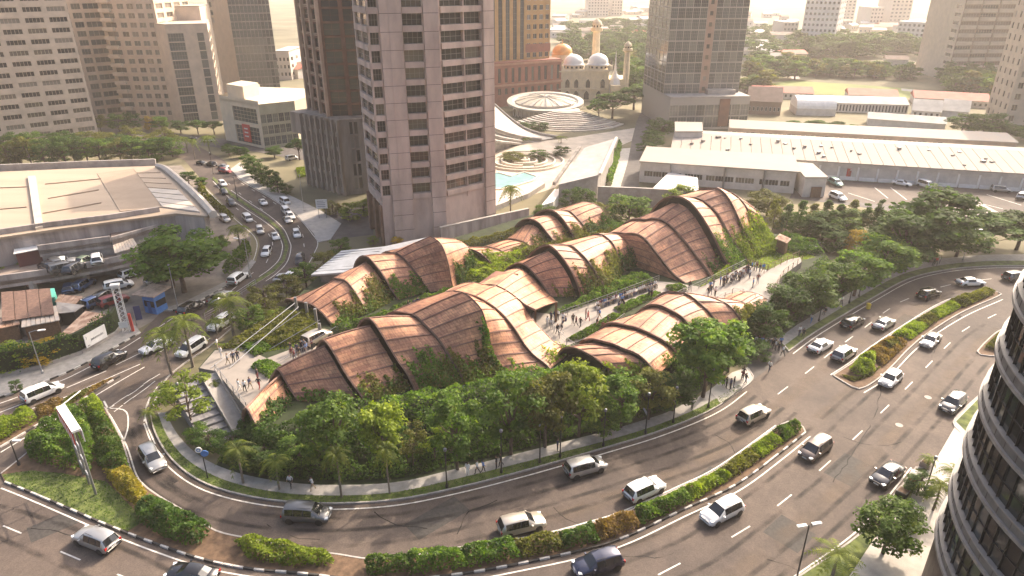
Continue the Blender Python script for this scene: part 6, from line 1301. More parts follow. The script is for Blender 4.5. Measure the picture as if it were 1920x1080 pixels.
# lawn on the triangular island and tufts of the verges
struct(MB().sheet(GL([(4,892),(60,884),(120,890),(200,905),(250,955),(262,985),(240,998),(200,983),(130,953),(60,923),(12,904)]),.155).build('lawn',MT['grass']))
def tufts(polys,dens,ls,mats,name,z0):
    C=[]
    for poly in polys:
        bb=(max(q[0] for q in poly)-min(q[0] for q in poly))*(max(q[1] for q in poly)-min(q[1] for q in poly)); P=ptsin(poly,int(dens*bb)); C.append(np.column_stack([P,z0+nr.uniform(.0,.05,len(P))]))
    C=np.vstack(C); return tag(stuff(leaves(name,C,nr.normal(size=(len(C),3))*np.array([1,1,.5]),ls*nr.uniform(.5,1.2,len(C)),L[mats],.35)),'short green grass of the verges','grass')
vp=[]
for A,B_ in zip(range(0,len(KW)-1,3),range(3,len(KW)+2,3)): 
    B_=min(B_,len(KW)-1); vp.append([tuple(q)[:2] for q in KW[A:B_+1]]+[tuple(q)[:2] for q in OW[A:B_+1][::-1]])
tufts(vp,55,.10,'a','grass',.14)
tufts([[tuple(q)[:2] for q in GL([(4,892),(60,884),(120,890),(200,905),(250,955),(262,985),(240,998),(200,983),(130,953),(60,923),(12,904)])]],45,.11,'a','grass',.16)
tufts([[tuple(q)[:2] for q in GL(px,PZ)] for px in ([(1310,540),(1400,470),(1460,460),(1530,482),(1440,505),(1395,495),(1330,530)],[(850,520),(880,470),(960,490),(1000,480),(960,515),(900,540)],[(400,645),(470,640),(550,580),(600,620),(560,650),(470,665)])],40,.16,'c','grass',PZ+.03)
# undergrowth on the bank
us_=smoothline(up_:=GL([(466,772),(500,820),(640,794),(760,780),(860,764),(960,740),(1100,727),(1200,707),(1300,657),(1420,592),(1470,542),(1545,482)],PZ),4); ds_=smoothline(GL([(405,872),(470,893),(600,909),(740,905),(845,882),(955,855),(1080,823),(1190,793),(1290,753),(1400,660),(1490,612),(1600,545)],.13),4)
N=42000; i=nr.randint(0,len(us_)-1,N); f=nr.rand(N); g=nr.rand(N)*.93
U=np.array([tuple(q) for q in us_]); D=np.array([tuple(q) for q in ds_]); A=U[i]*(1-f)[:,None]+U[i+1]*f[:,None]; B_=D[i]*(1-f)[:,None]+D[i+1]*f[:,None]; P=A*(1-g)[:,None]+B_*g[:,None]
lm=lump(P[:,0],P[:,1],1.3); P[:,2]+=.05+1.5*lm*nr.rand(N)*np.clip((.95-g)*4,0.1,1); n=nr.normal(size=(N,3))*.6+np.array([0,-.3,.6])
keep=lm+nr.rand(N)*.4>.42
tag(stuff(leaves('undergrowth',P[keep],n[keep],.17*nr.uniform(.5,1.3,keep.sum()),L['b'])),'dense green undergrowth covering the bank','undergrowth')
# ---- creepers on the copper shells
def vine(k,v0,v1,mat,u0=0.0,u1=1.0,dens=44,hang=.55):
    rows,nn,nb,nf=SURF[k]; NU=len(rows)-1; n0=int(len(rows[0])-1); w_=((rows[0][-1]-rows[-1][-1]).length+(rows[0][nb]-rows[-1][nb]).length)/2; ln=sum((rows[0][j+1]-rows[0][j]).length for j in range(nb,n0))
    N=int(dens*w_*ln*(v1-v0)*(u1-u0)*2.2); C=[];Nn=[]
    ph=[rng.uniform(0,6) for _ in range(4)]
    for _ in range(N):
        u=rng.uniform(u0,u1); v=rng.uniform(v0-.12,v1); lim=v0+.10*math.sin(u*9+ph[0])+.07*math.sin(u*23+ph[1])+.05*math.sin(u*41+ph[2])
        if v<lim or rng.random()>min(1,.25+(v-lim)*4): continue
        j=nb+v*(n0-nb); j0=min(int(j),n0-1); fj=j-j0; i_=u*NU; i0=min(int(i_),NU-1); fi=i_-i0
        p=(rows[i0][j0].lerp(rows[i0][j0+1],fj)).lerp(rows[i0+1][j0].lerp(rows[i0+1][j0+1],fj),fi); q=nn[i0][j0]; C.append(p+q*(.1+rng.random()**2*hang)); Nn.append(q*.8+Vector((rng.gauss(0,.5),rng.gauss(0,.5),rng.gauss(0,.4))))
    if C:
        o=leaves('creeper',C,Nn,.2*nr.uniform(.5,1.25,len(C)),L[mat]); return o
RN={'A':'front hall','B':'low hall by the terrace','C':'tallest hall','D':'highway-side hall','E':'hall by the concrete wall'}
cnt={}
for k,v0,v1,mt,u0,u1 in [('A1',.45,1,'b',0,1),('A2',.74,1,'a',0,1),('A3',.70,1,'e',.1,1),('A3',.85,1,'a',0,1),('A4',.58,1,'a',.1,1),('A4',.7,1,'e',.3,1),('A5',.68,1,'e',0,1),('A5',.82,1,'a',0,1),('A7',.88,1,'c',0,1),('A5',.45,1,'b',.82,1),('A6',.9,1,'a',0,.8),('B0',.7,1,'c',0,1),('B1',.86,1,'a',.3,1),('B2',.8,1,'b',0,1),('B3',.8,1,'b',0,1),('B5',.6,1,'e',0,1),
 ('C3',.55,1,'e',.15,1),('C3',.8,1,'a',0,1),('C4',.5,1,'e',0,1),('C4',.75,1,'b',0,1),('C5',.55,1,'b',0,1),('C2',.8,1,'e',.3,1),('C8',.78,1,'a',.2,1),('C9',.62,1,'a',0,1),('C10',.6,1,'c',0,1),('C11',.58,1,'c',0,1),('C12',.5,1,'c',0,1),
 ('D1',.45,1,'e',.35,1),('D2',.38,1,'e',.2,1),('D2',.7,1,'a',0,1),('D3',.62,1,'a',0,1),('D5',.6,1,'b',.2,1),('D1',.75,1,'a',0,1),('E1',.2,1,'c',0,.4),('E2',.35,1,'e',.3,1),('E3',.3,1,'e',.2,1),('E4',.68,1,'e',.2,1),('E5',.6,1,'e',0,1),('E6',.62,1,'b',0,1)]:
    o=vine(k,v0,v1,mt,u0,u1)
    if o: cnt[k[0]]=cnt.get(k[0],0)+1; n_=cnt[k[0]]; tag(o,'%s creeper hanging over the %s, %s patch from the left'%(MW[mt],RN[k[0]],ORD[n_-1]),'creeper','creepers on the copper shells')
# grassy mounds at the feet of the shells
for px,h,mt,lb in [([(500,812),(640,776),(700,762),(690,785),(640,792),(510,818)],1.6,'b','dark planting at the foot of the first front shells'),([(690,770),(780,748),(870,735),(862,762),(760,779),(692,788)],1.7,'a','green planting at the foot of the middle front shells'),([(870,738),(955,712),(1080,700),(1100,727),(960,739),(866,762)],1.9,'a','green planting below the copper saddle'),([(1085,705),(1180,700),(1240,690),(1300,655),(1290,660),(1200,706),(1100,727)],1.6,'c','lime planting in front of the low copper hall'),([(832,466),(900,452),(988,430),(985,440),(895,463),(850,474)],1.3,'e','scrub along the foot of the stained concrete wall'),([(1440,455),(1470,440),(1530,455),(1545,478),(1500,480),(1465,468)],1.0,'b','dark ground planting behind the highest arches'),([(1005,405),(1180,425),(1240,420),(1230,432),(1150,440),(1010,415)],1.2,'b','dark planting behind the rear copper halls'),([(850,525),(885,480),(945,482),(1000,470),(960,505),(905,530)],1.2,'c','yellow-green grass mound between the two rear halls'),([(1040,590),(1090,565),(1180,520),(1215,520),(1225,530),(1130,562),(1045,592)],1.3,'a','green planting below the tallest hall along the walkway'),([(1330,530),(1390,480),(1420,470),(1450,462),(1470,470),(1400,492),(1345,535)],1.4,'c','yellow-green planting at the foot of the highest arches'),([(620,615),(700,600),(800,560),(860,545),(855,555),(780,585),(690,618),(640,628)],1.3,'a','green planting along the walk below the highway-side hall'),([(410,660),(520,590),(590,585),(600,625),(540,650),(455,652)],1.0,'e','tall grass garden at the open end of the highway-side hall'),([(960,485),(1000,470),(1080,455),(1160,432),(1140,445),(1060,470),(1000,485)],1.5,'e','wild planting between the tallest and rear halls')]: hedge(None,h,mt,lb,dens=55,ls=.19,z0=PZ,name='planting',cat='planting',world=[tuple(v)[:2] for v in GL(px,PZ)])
# ================================================================ vehicles
def paint(n,c,metal=.3,rough=.25): return M(n,c,rough,metal=metal,spec=.5,coat=.6)
CARM={'white':paint('car_white',(.72,.71,.68),0,.3),'silver':paint('car_silver',(.42,.41,.39),.6,.3),'beige':paint('car_beige',(.46,.41,.34),.5,.3),'grey':paint('car_grey',(.13,.13,.13),.5,.28),'dark':paint('car_dark',(.035,.035,.04),.4,.25),'black':paint('car_black',(.015,.015,.017),.2,.2),'brown':paint('car_brown',(.13,.10,.085),.5,.3),'navy':paint('car_navy',(.025,.03,.06),.4,.25),'blue':paint('car_blue',(.05,.10,.22),.4,.3),'red':paint('car_red',(.28,.03,.025),.3,.3),'teal':paint('car_teal',(.12,.22,.20),.4,.3),'green':paint('car_green',(.16,.2,.13),.3,.35)}
CG=M('car_glass',(.012,.014,.016),.05,spec=.9); TY=M('tyre',(.018,.018,.018),.85); RM=M('alloy_rim',(.4,.4,.4),.3,metal=.8); HLm=M('headlight',(.75,.76,.75),.15,spec=.8); TLm=M('taillight',(.42,.015,.012),.25); PLm=M('number_plate',(.6,.6,.58),.5)
# stations: x from tail to nose, z bottom, belt, roof, half widths low, belt, roof; flag of the interval that follows: r rear glass, s side glass, w windscreen
BODY={'suv':[(0,.50,.80,.83,.74,.74,.6,''),(.05,.34,1.02,1.05,.88,.85,.70,'r'),(.36,.30,1.05,1.60,.93,.89,.64,''),(.50,.30,1.05,1.66,.93,.90,.66,'s'),(1.05,.28,1.04,1.69,.93,.91,.67,''),(1.13,.28,1.04,1.70,.93,.91,.67,'s'),(1.95,.28,1.02,1.70,.93,.91,.67,''),(2.04,.28,1.02,1.69,.93,.91,.67,'s'),(2.75,.28,1.00,1.62,.93,.91,.65,'w'),(3.45,.28,.99,1.06,.93,.90,.74,''),(4.1,.28,.93,1.0,.93,.87,.68,''),(4.42,.30,.80,.88,.88,.80,.62,''),(4.58,.38,.62,.68,.74,.70,.55,'')],
'mpv':[(0,.48,.85,.9,.76,.76,.62,''),(.05,.33,1.02,1.1,.88,.86,.74,'r'),(.25,.28,1.05,1.64,.92,.88,.66,''),(.40,.28,1.05,1.69,.92,.89,.68,'s'),(1.2,.27,1.03,1.73,.92,.90,.69,''),(1.28,.27,1.03,1.73,.92,.90,.69,'s'),(2.15,.27,1.01,1.72,.92,.90,.69,''),(2.23,.27,1.01,1.71,.92,.90,.69,'s'),(3.0,.27,.99,1.60,.92,.90,.66,'w'),(3.75,.27,.97,1.03,.92,.88,.74,''),(4.2,.28,.88,.95,.91,.85,.66,''),(4.42,.32,.74,.80,.85,.77,.58,''),(4.54,.40,.60,.64,.72,.68,.5,'')],
'sedan':[(0,.46,.75,.78,.72,.70,.58,''),(.06,.32,.93,1.0,.86,.83,.68,''),(.60,.28,.97,1.04,.90,.86,.70,'r'),(1.20,.27,.97,1.38,.91,.88,.60,'s'),(1.75,.26,.96,1.45,.91,.88,.61,''),(1.83,.26,.96,1.46,.91,.88,.61,'s'),(2.62,.26,.94,1.43,.91,.88,.60,'w'),(3.40,.26,.91,.98,.91,.87,.70,''),(4.15,.26,.84,.90,.90,.84,.64,''),(4.45,.30,.70,.76,.84,.76,.56,''),(4.58,.38,.56,.60,.70,.66,.5,'')],
'hatch':[(0,.46,.80,.84,.72,.72,.6,''),(.05,.32,.98,1.04,.86,.83,.68,'r'),(.48,.28,1.0,1.47,.89,.85,.60,'s'),(1.1,.27,.99,1.52,.89,.87,.62,''),(1.18,.27,.99,1.53,.89,.87,.62,'s'),(1.98,.26,.97,1.52,.89,.87,.62,'s'),(2.45,.26,.95,1.47,.89,.87,.60,'w'),(3.15,.26,.93,1.0,.89,.85,.68,''),(3.75,.27,.85,.92,.88,.82,.62,''),(4.0,.30,.70,.78,.82,.74,.56,''),(4.12,.38,.58,.62,.70,.66,.5,'')],
'van':[(0,.45,.95,1.0,.80,.82,.7,''),(.05,.30,1.1,1.2,.88,.88,.78,'r'),(.15,.28,1.1,1.85,.90,.89,.74,''),(.35,.28,1.1,1.92,.90,.90,.75,'s'),(1.5,.28,1.1,1.94,.90,.90,.76,''),(1.6,.28,1.1,1.94,.90,.90,.76,'s'),(2.7,.28,1.1,1.92,.90,.90,.75,''),(2.78,.28,1.08,1.90,.90,.90,.75,'s'),(3.3,.28,1.05,1.75,.90,.89,.72,'w'),(3.85,.28,1.02,1.1,.90,.87,.78,''),(4.2,.3,.9,.96,.88,.82,.66,''),(4.4,.36,.65,.7,.76,.72,.56,'')]}
CARS={}
def carproto(kind):
    st=BODY[kind]; Ln=st[-1][0]; secs=[]
    for (x,zb,zl,zr,wl,wb,wr,f) in st:
        q=[(0,zb),(wl*.9,zb),(wl,zb+.13),((wl+wb)/2+.015,(zb+zl)/2+.08),(wb,zl),(wr+.02,zr-.07),(wr*.84,zr),(0,zr+.025)]
        full=[(x-Ln/2,y,z) for y,z in q]+[(x-Ln/2,-y,z) for y,z in q[-2:0:-1]]; secs.append(full)
    n=len(secs[0]); body=MB(); parts={'side_window':[], 'windscreen':[], 'rear_window':[]}
    def fc(i,j): k=(j+1)%n; return [secs[i][j],secs[i+1][j],secs[i+1][k],secs[i][k]]
    def shrink(q,f=.93): c=Vector((0,0,0)); 
    for i in range(len(secs)-1):
        f=st[i][7]
        for j in range(n):
            g=None
            if f=='s' and j in(4,n-5): g='side_window'
            elif f=='w' and j in(5,6,7,n-8+0,n-7,n-6) and j not in(4,n-5): g='windscreen' if j in(5,6,n-7,n-6) else None
            elif f=='r' and j in(5,6,n-7,n-6): g='rear_window'
            if g=='side_window': parts[g].append(fc(i,j)[::-1])
            elif g: parts[g].append(fc(i,j)[::-1])
            else: body.face(fc(i,j)[::-1],1 if j in(0,n-1,1,n-2) or (f=='' and j in(4,n-5) and i>2 and abs(st[i+1][0]-st[i][0])<.12) else 0)
    body.face(secs[0],0); body.face(secs[-1][::-1],0)
    out={}
    me=body.build('body',[CARM['white'],MT['black']],link=False); 
    import bmesh
    bm=bmesh.new(); bm.from_mesh(me); bmesh.ops.remove_doubles(bm,verts=bm.verts,dist=.001); bm.to_mesh(me); bm.free()
    me.polygons.foreach_set('use_smooth',[True]*len(me.polygons)); 
    out['body']=[(me,(0,0,0),0)]
    for g,fs in parts.items():
        out[g]=[]
        if g=='side_window':
            for q in fs: out[g].append((MB().face(q).build(g,CG,link=False),(0,0,0),0))
        else:
            m=MB(); [m.face(q) for q in fs]; out[g].append((m.build(g,CG,link=False),(0,0,0),0))
    # wheels
    wr=.34 if kind in('suv','van') else .32; m=MB(); m.rev((0,0,0),[(wr*.62,-.115),(wr*.95,-.115),(wr,-.06),(wr,.08),(wr*.95,.11),(wr*.62,.11),(wr*.62,-.115)],16); tyre=m.build('tyre',TY,link=False)
    m=MB(); m.rev((0,0,0),[(wr*.63,.09),(wr*.55,.06),(.06,.085),(0,.09)],16); 
    for k in range(5): a=k*1.2566; m.boxr(wr*.32*math.cos(a),wr*.32*math.sin(a),.07,wr*.5,.05,.035,a)
    rim=m.build('rim',RM,link=False); yl=st[4][4]
    out['wheel']=[(tyre,rim,(x-Ln/2,s*(yl-.10),wr),s) for x in(.78,Ln-.86) for s in(-1,1)]
    m=MB(); m.rev((0,0,0),[(wr*1.16,0),(0,.012)],18); out['wheel_arch']=[(m.build('wheel_arch',MT['black'],link=False),(x-Ln/2,s*(yl+.012),wr+.03),s) for x in(.78,Ln-.86) for s in(-1,1)]
    zl,zt=st[-3][2],st[1][2]
    m=MB(); m.prism([(0,0),(.34,-.10),(.36,.10),(.05,.30)],0,.14); hl=m.build('headlight',HLm,link=False)
    b=st[-2]; 
    out['headlight']=[(MB().boxr(0,0,0,.34,.30,.15).build('headlight',HLm,link=False),(st[-3][0]-Ln/2+.18,s*(b[5]*.86),b[2]-.06),s*-.35) for s in(-1,1)]
    out['taillight']=[(MB().boxr(0,0,0,.14,.24,.26).build('taillight',TLm,link=False),(.07-Ln/2,s*(st[1][5]*.88),zt-.28),s*.15) for s in(-1,1)]
    wx=[t[0] for t in st if t[7]=='w'][0]; out['mirror']=[(MB().boxr(0,0,0,.14,.22,.15).build('mirror',CARM['white'],link=False),(wx-Ln/2+.30,s*(yl+.08),.98),0) for s in(-1,1)]
    out['number_plate']=[(MB().box(-.01,-.25,0,.01,.25,.12).build('number_plate',PLm,link=False),(-Ln/2-.012 if kind!='x' else 0,0,.62),0),(MB().box(-.01,-.25,0,.01,.25,.12).build('number_plate',PLm,link=False),(Ln/2+.012,0,.48),0)]
    out['grille']=[(MB().box(-.02,-.42,0,.02,.42,.14).build('grille',MT['black'],link=False),(Ln/2-.06,0,.60),0)]
    rf=[t for t in st if t[3]>1.35]; out['roof_rail']=[(MB().tube([(rf[0][0]-Ln/2+.2,s*.56,rf[0][3]+.03),(rf[-1][0]-Ln/2-.1,s*.56,rf[len(rf)//2][3]+.035)],.02,.02,4).build('roof_rail',MT['black'],link=False),(0,0,0),0) for s in(-1,1)] if kind in('suv','mpv') else []
    return out
for k in BODY: CARS[k]=carproto(k)
def car(px,fr,kind,col,label,z=.014,full=True,group='cars on the roads',s=1.0):
    p=G(*px,z); q=G(*fr,z); a=math.atan2(q.y-p.y,q.x-p.x); e=empty('parked_car' if 'parked' in label else 'car',tuple(p),a,label,'van' if kind=='van' else 'car',group); e.scale=(s,s,s); pr=CARS[kind]
    for n,lst in pr.items():
        if n=='wheel':
            for ty,rm,loc,sd in lst:
                w_=inst('wheel',ty,e,loc,rot=(R(-90)*sd,0,0)); 
                if full: inst('rim',rm,w_)
        elif n=='wheel_arch':
            for me,loc,sd in lst: inst(n,me,e,loc,rot=(R(-90)*sd,0,0))
        elif full or n in('body','side_window','windscreen','rear_window'):
            for me,loc,rz in lst:
                o=inst(n,me,e,loc,rz)
                if n in('body','mirror'): omat(o,0,CARM[col])
    return e
for t in [((1352,968),(1312,988),'suv','white','white SUV at the lower right beside the median, coming towards the viewer'),((1527,850),(1503,868),'mpv','brown','dark brown people carrier passing the median end'),((1661,898),(1636,918),'sedan','dark','dark sedan nearest the right verge'),((1784,764),(1765,781),'suv','dark','dark SUV beside the curved office with sun on its roof'),((1668,718),(1647,736),'hatch','white','white hatchback alongside the upper median'),((1743,645),(1727,661),'sedan','silver','silver car alone in the lane right of the upper median'),((1120,1066),(1078,1078),'suv','navy','navy hatchback at the bottom edge below the median'),
 ((1097,884),(1136,873),'mpv','silver','silver people carrier beside the front verge'),((1208,926),(1246,908),'suv','white','white SUV just above the median'),((978,992),(1018,982),'suv','beige','beige SUV driving above the hedge'),((577,972),(622,974),'mpv','grey','dark grey people carrier rounding the front curve'),((1412,785),(1439,771),'suv','beige','taupe SUV passing the long front walk'),((288,868),(302,888),'suv','silver','silver SUV coming round the left curve'),
 ((1537,655),(1557,643),'sedan','white','white sedan nearest the walk on the upper road'),((1581,670),(1601,656),'suv','silver','silver SUV level with the white sedan'),((1597,611),(1618,599),'mpv','black','black people carrier on the upper road'),((1656,613),(1677,600),'sedan','silver','silver sedan beside the upper median'),((1740,557),(1763,549),'suv','black','black SUV at the bend above the median'),((1818,535),(1845,534),'sedan','white','white sedan turning at the far bend'),((1903,525),(1930,522),'suv','grey','dark car leaving at the right edge'),
 ((183,1020),(140,1003),'suv','silver','silver SUV on the bottom left road'),((362,1086),(318,1078),'sedan','black','black car cut by the bottom edge'),((82,743),(119,727),'mpv','white','white estate on the left road beside the kerb'),((207,681),(232,667),'suv','black','black SUV passing the hedge wall'),((295,655),(268,667),'sedan','white','white sedan behind the junction palm'),((360,660),(338,674),'mpv','white','white estate waiting by the junction palms'),((360,584),(381,572),'suv','black','black estate by the guard booth'),((414,563),(430,552),'sedan','silver','silver car with motorbike before the railing'),((447,528),(461,517),'mpv','white','white people carrier on the inner highway lane'),((416,612),(398,624),'suv','white','white SUV behind the tall palm')]: car(*t)
# highway traffic and parked cars: seen small
far=[((563,492),(558,505),'van','dark','dark van on the outer highway bend'),((500,477),(494,488),'suv','white','white car low on the inner highway bend'),((517,447),(521,456),'sedan','white','white car at the tightest part of the bend'),((557,443),(560,452),'suv','white','white car on the outer bend above the dark van'),((540,416),(546,424),'sedan','silver','silver car third in the queue on the bend'),((545,409),(551,416),'suv','white','white car second in the queue on the bend'),((537,400),(543,406),'van','white','white van heading the queue on the bend'),((494,383),(500,389),'sedan','white','white car alone in the middle carriageway'),((488,436),(491,445),'suv','silver','silver car left of the white car on the bend'),((465,414),(473,421),'van','white','white van with long roof on the inner carriageway'),((434,384),(440,389),'suv','dark','dark car on the inner carriageway'),((420,363),(426,368),'hatch','black','black car further up the inner carriageway'),((418,348),(424,353),'suv','white','white car by the narrow median start'),((423,324),(431,325),'suv','red','dark red car at the junction mouth'),((378,308),(370,306),'sedan','black','first dark car of the junction queue'),((397,311),(389,309),'suv','dark','second dark car of the junction queue'),((419,315),(411,313),'sedan','silver','pale car ending the junction queue'),((422,414),(432,420),'mpv','silver','silver car parked beside the hall'),((535,382),(542,386),'van','white','white van parked on the highway pavement'),((547,300),(556,298),'van','white','white minibus parked before the finned podium'),((481,620),(487,613),'sedan','white','white car half hidden by the roadside shrubs'),((550,522),(560,514),'van','white','white van behind the roadside shrubs'),((528,525),(537,518),'sedan','silver','silver car beside the hidden white van'),((360,262),(372,262),'sedan','dark','small dark car on the far cross road'),((392,266),(402,266),'suv','white','small white car on the far cross road'),]
for t in far: car(*t,full=False,group='highway traffic',s=.8)
for t in [((118,497),(119,485),'hatch','white','white parked hatchback in the middle of the lower deck'),((104,500),(96,494),'suv','grey','grey parked car beside the white hatchback'),((138,499),(140,490),'hatch','silver','silver parked car right of the white hatchback'),((160,494),(168,490),'sedan','green','pale green parked car on the lower deck'),((183,492),(182,482),'suv','white','white parked car alone on the deck'),((92,507),(84,503),'suv','dark','dark parked car near the deck shrubs'),((122,509),(134,506),'mpv','grey','grey parked car along the deck parapet'),((142,509),(150,504),'suv','dark','dark parked car at the deck parapet corner')]: car(*t,z=3.62,full=False,group='parked cars of the left compound')
for t in [((224,541),(238,538),'mpv','white','white parked people carrier in the compound yard'),((180,572),(192,566),'suv','blue','dark blue parked pick-up in the compound'),((196,563),(206,556),'mpv','black','black parked car beside the dark blue one'),((214,570),(226,566),'suv','red','red parked pick-up by the lattice mast'),((131,546),(133,538),'hatch','blue','blue parked car under the deck'),((158,540),(166,535),'suv','blue','covered blue parked car under the deck'),((250,518),(262,514),'suv','white','white parked car at the deck end'),((296,530),(306,527),'hatch','silver','silver parked car behind the guard booth'),((150,576),(160,572),'sedan','white','white parked car under the grey canopy')]: car(*t,full=False,group='parked cars of the left compound')
for t in [((1566,347),(1574,351),'mpv','teal','teal parked van at the market kiosk'),((1876,360),(1890,361),'mpv','silver','silver parked estate before the arcade'),((1916,372),(1924,366),'suv','white','white parked car at the right edge of the market yard'),((1735,352),(1748,356),'van','white','cream parked van in the market yard'),((1690,348),(1702,350),'sedan','white','white parked car beside the arcade bush'),((1570,374),(1580,378),'mpv','white','white parked van behind the conifers'),((1532,466),(1545,460),'sedan','silver','silver parked cars on the terrace drive'),((595,640),(606,634),'mpv','beige','cream parked van between the front halls')]: car(*t,full=False,z=.05 if t[0][0]!=595 else 3.03,group='parked cars of the market yard')
# ================================================================ people
SK=M('skin',(.32,.19,.12),.6); HR_=M('hair',(.015,.012,.010),.7); SHO=M('shoes',(.03,.028,.026),.6)
CLO={n:M('cloth_'+n,c,.85) for n,c in {'white':(.66,.65,.63),'black':(.025,.025,.028),'navy':(.035,.045,.10),'blue':(.10,.22,.48),'red':(.42,.05,.05),'maroon':(.17,.045,.05),'grey':(.24,.24,.25),'khaki':(.30,.24,.16),'yellow':(.62,.45,.06),'pink':(.5,.27,.27)}.items()}
def person_mesh(pose):
    # joints: (x forward, y left, z) with radius
    J={'pelvis':(0,0,.93,.135),'waist':(0,0,1.10,.125),'chest':(.0,0,1.30,.15),'neck':(.01,0,1.47,.06),'head':(.03,0,1.60,.098),'crownp':(.02,0,1.70,.075)}
    if pose=='walk': lg=[(.0,.09,.90,.09),(.16,.1,.50,.062),(.20,.1,.09,.045),(.33,.11,.04,.04)],[(0,-.09,.90,.09),(-.08,-.1,.50,.062),(-.30,-.1,.14,.045),(-.22,-.11,.05,.04)]; ar=[(0,.20,1.40,.06),(-.1,.25,1.15,.048),(.02,.25,.92,.04),(.05,.25,.82,.038)],[(0,-.20,1.40,.06),(.08,-.25,1.15,.048),(.22,-.23,.98,.04),(.29,-.22,.92,.038)]
    elif pose=='sit': J={'pelvis':(-.1,0,.55,.15),'waist':(-.1,0,.72,.13),'chest':(-.05,0,.93,.15),'neck':(-.02,0,1.09,.06),'head':(.01,0,1.21,.098),'crownp':(0,0,1.31,.075)}; lg=[(-.05,.09,.54,.095),(.35,.11,.53,.07),(.38,.11,.10,.046),(.52,.12,.05,.04)],[(-.05,-.09,.54,.095),(.35,-.11,.53,.07),(.36,-.11,.10,.046),(.50,-.12,.05,.04)]; ar=[(-.04,.2,1.02,.06),(.02,.25,.78,.048),(.24,.16,.66,.04),(.32,.12,.64,.038)],[(-.04,-.2,1.02,.06),(.02,-.25,.78,.048),(.24,-.16,.66,.04),(.32,-.12,.64,.038)]
    elif pose=='phone': lg=[(0,.09,.90,.09),(.01,.1,.5,.062),(-.01,.11,.09,.045),(.13,.12,.04,.04)],[(0,-.09,.90,.09),(.03,-.1,.5,.062),(.0,-.11,.09,.045),(.14,-.12,.04,.04)]; ar=[(0,.20,1.40,.06),(.03,.27,1.16,.048),(.26,.14,1.20,.04),(.33,.09,1.25,.038)],[(0,-.20,1.40,.06),(.0,-.25,1.14,.048),(.03,-.24,.92,.04),(.05,-.23,.82,.038)]
    else: lg=[(0,.09,.90,.09),(.01,.1,.5,.062),(-.01,.11,.09,.045),(.13,.13,.04,.04)],[(0,-.09,.90,.09),(.01,-.1,.5,.062),(-.01,-.11,.09,.045),(.13,-.13,.04,.04)]; ar=[(0,.20,1.40,.06),(-.02,.25,1.14,.048),(.03,.24,.92,.04),(.05,.23,.83,.038)],[(0,-.20,1.40,.06),(-.02,-.25,1.14,.048),(.03,-.24,.92,.04),(.05,-.23,.83,.038)]
    v=list(J.values()); e=[(0,1),(1,2),(2,3),(3,4),(4,5)]; tg=[1,0,0,2,2,3]
    for ch,root,tt in ((lg[0],0,(1,1,1,4)),(lg[1],0,(1,1,1,4)),(ar[0],2,(0,0,2,2)),(ar[1],2,(0,0,2,2))):
        pr=root
        for k,j in enumerate(ch): v.append(j); e.append((pr,len(v)-1)); pr=len(v)-1; tg.append(tt[k])
    me=bpy.data.meshes.new('sk'); me.from_pydata([q[:3] for q in v],e,[]); o=bpy.data.objects.new('sk',me); COL.objects.link(o)
    o.modifiers.new('s','SKIN'); sv=me.skin_vertices[0].data
    for k,q in enumerate(v): sv[k].radius=(q[3],q[3]); sv[k].use_root=(k==0)
    sb=o.modifiers.new('u','SUBSURF'); sb.levels=1; sb.render_levels=1
    dg=bpy.context.evaluated_depsgraph_get(); dg.update(); out=bpy.data.meshes.new_from_object(o.evaluated_get(dg)); out.name='person'
    out.materials.clear()
    for m in (CLO['white'],CLO['black'],SK,HR_,SHO): out.materials.append(m)
    P=np.array([q[:3] for q in v])
    hz=P[4]
    for f in out.polygons:
        c=np.array(f.center); best=None
        d=np.linalg.norm(P-c,axis=1)-np.array([q[3] for q in v]); i=int(np.argmin(d)); t=tg[i]
        if i in(4,5): t=3 if (c[2]>hz[2]+.03 or c[0]<hz[0]-.035) else 2
        f.material_index=t; f.use_smooth=True
    bpy.data.objects.remove(o); return out
PM={p:person_mesh(p) for p in('walk','stand','phone','sit')}
PW={'walk':'walking','stand':'standing','phone':'gesturing','sit':'sitting'}
PC={}
def person(px,z,pose,sh,tr,where,face=None,s=None):
    p=G(*px,z); o=inst('person',PM[pose],None,tuple(p),rng.uniform(0,6.28) if face is None else face,(s or rng.uniform(.95,1.04))*1.02)
    omat(o,0,CLO[sh]); omat(o,1,CLO[tr]); k=(sh,tr,pose,where); PC[k]=PC.get(k,0)+1
    lb='person wearing %s over %s %s %s'%(sh,tr,PW[pose],where)
    o['base_label']=lb; tag(o,lb,'person','people '+where); return o
T_=['black','navy','grey','khaki','black']; S_=['white','white','black','navy','maroon','grey','black','blue']
def crowd(lst,z,where,poses=('walk','stand','phone'),face=None):
    for px in lst: person(px,z,rng.choice(poses),rng.choice(S_),rng.choice(T_),where,face)
fx=[((546,914),'walk','white','black'),((587,919),'walk','white','khaki'),((877,891),'stand','white','white'),((895,888),'walk','white','black'),((906,886),'walk','blue','black'),((931,879),'stand','black','black'),((939,874),'walk','black','black'),((1045,846),'stand','navy','black'),((1297,768),'phone','white','black')]
for q,ps,a,c in fx: person(q,.15,ps,a,c,'on the long front walk')
for q,ps,a,c in [((1361,728),'stand','black','black'),((1369,731),'stand','navy','black'),((1375,727),'stand','black','navy'),((1356,724),'stand','yellow','black'),((1393,708),'walk','black','black'),((1397,720),'walk','black','navy'),((1391,715),'phone','maroon','black'),((1442,697),'walk','white','navy')]: person(q,.15,ps,a,c,'at the drive crossing')
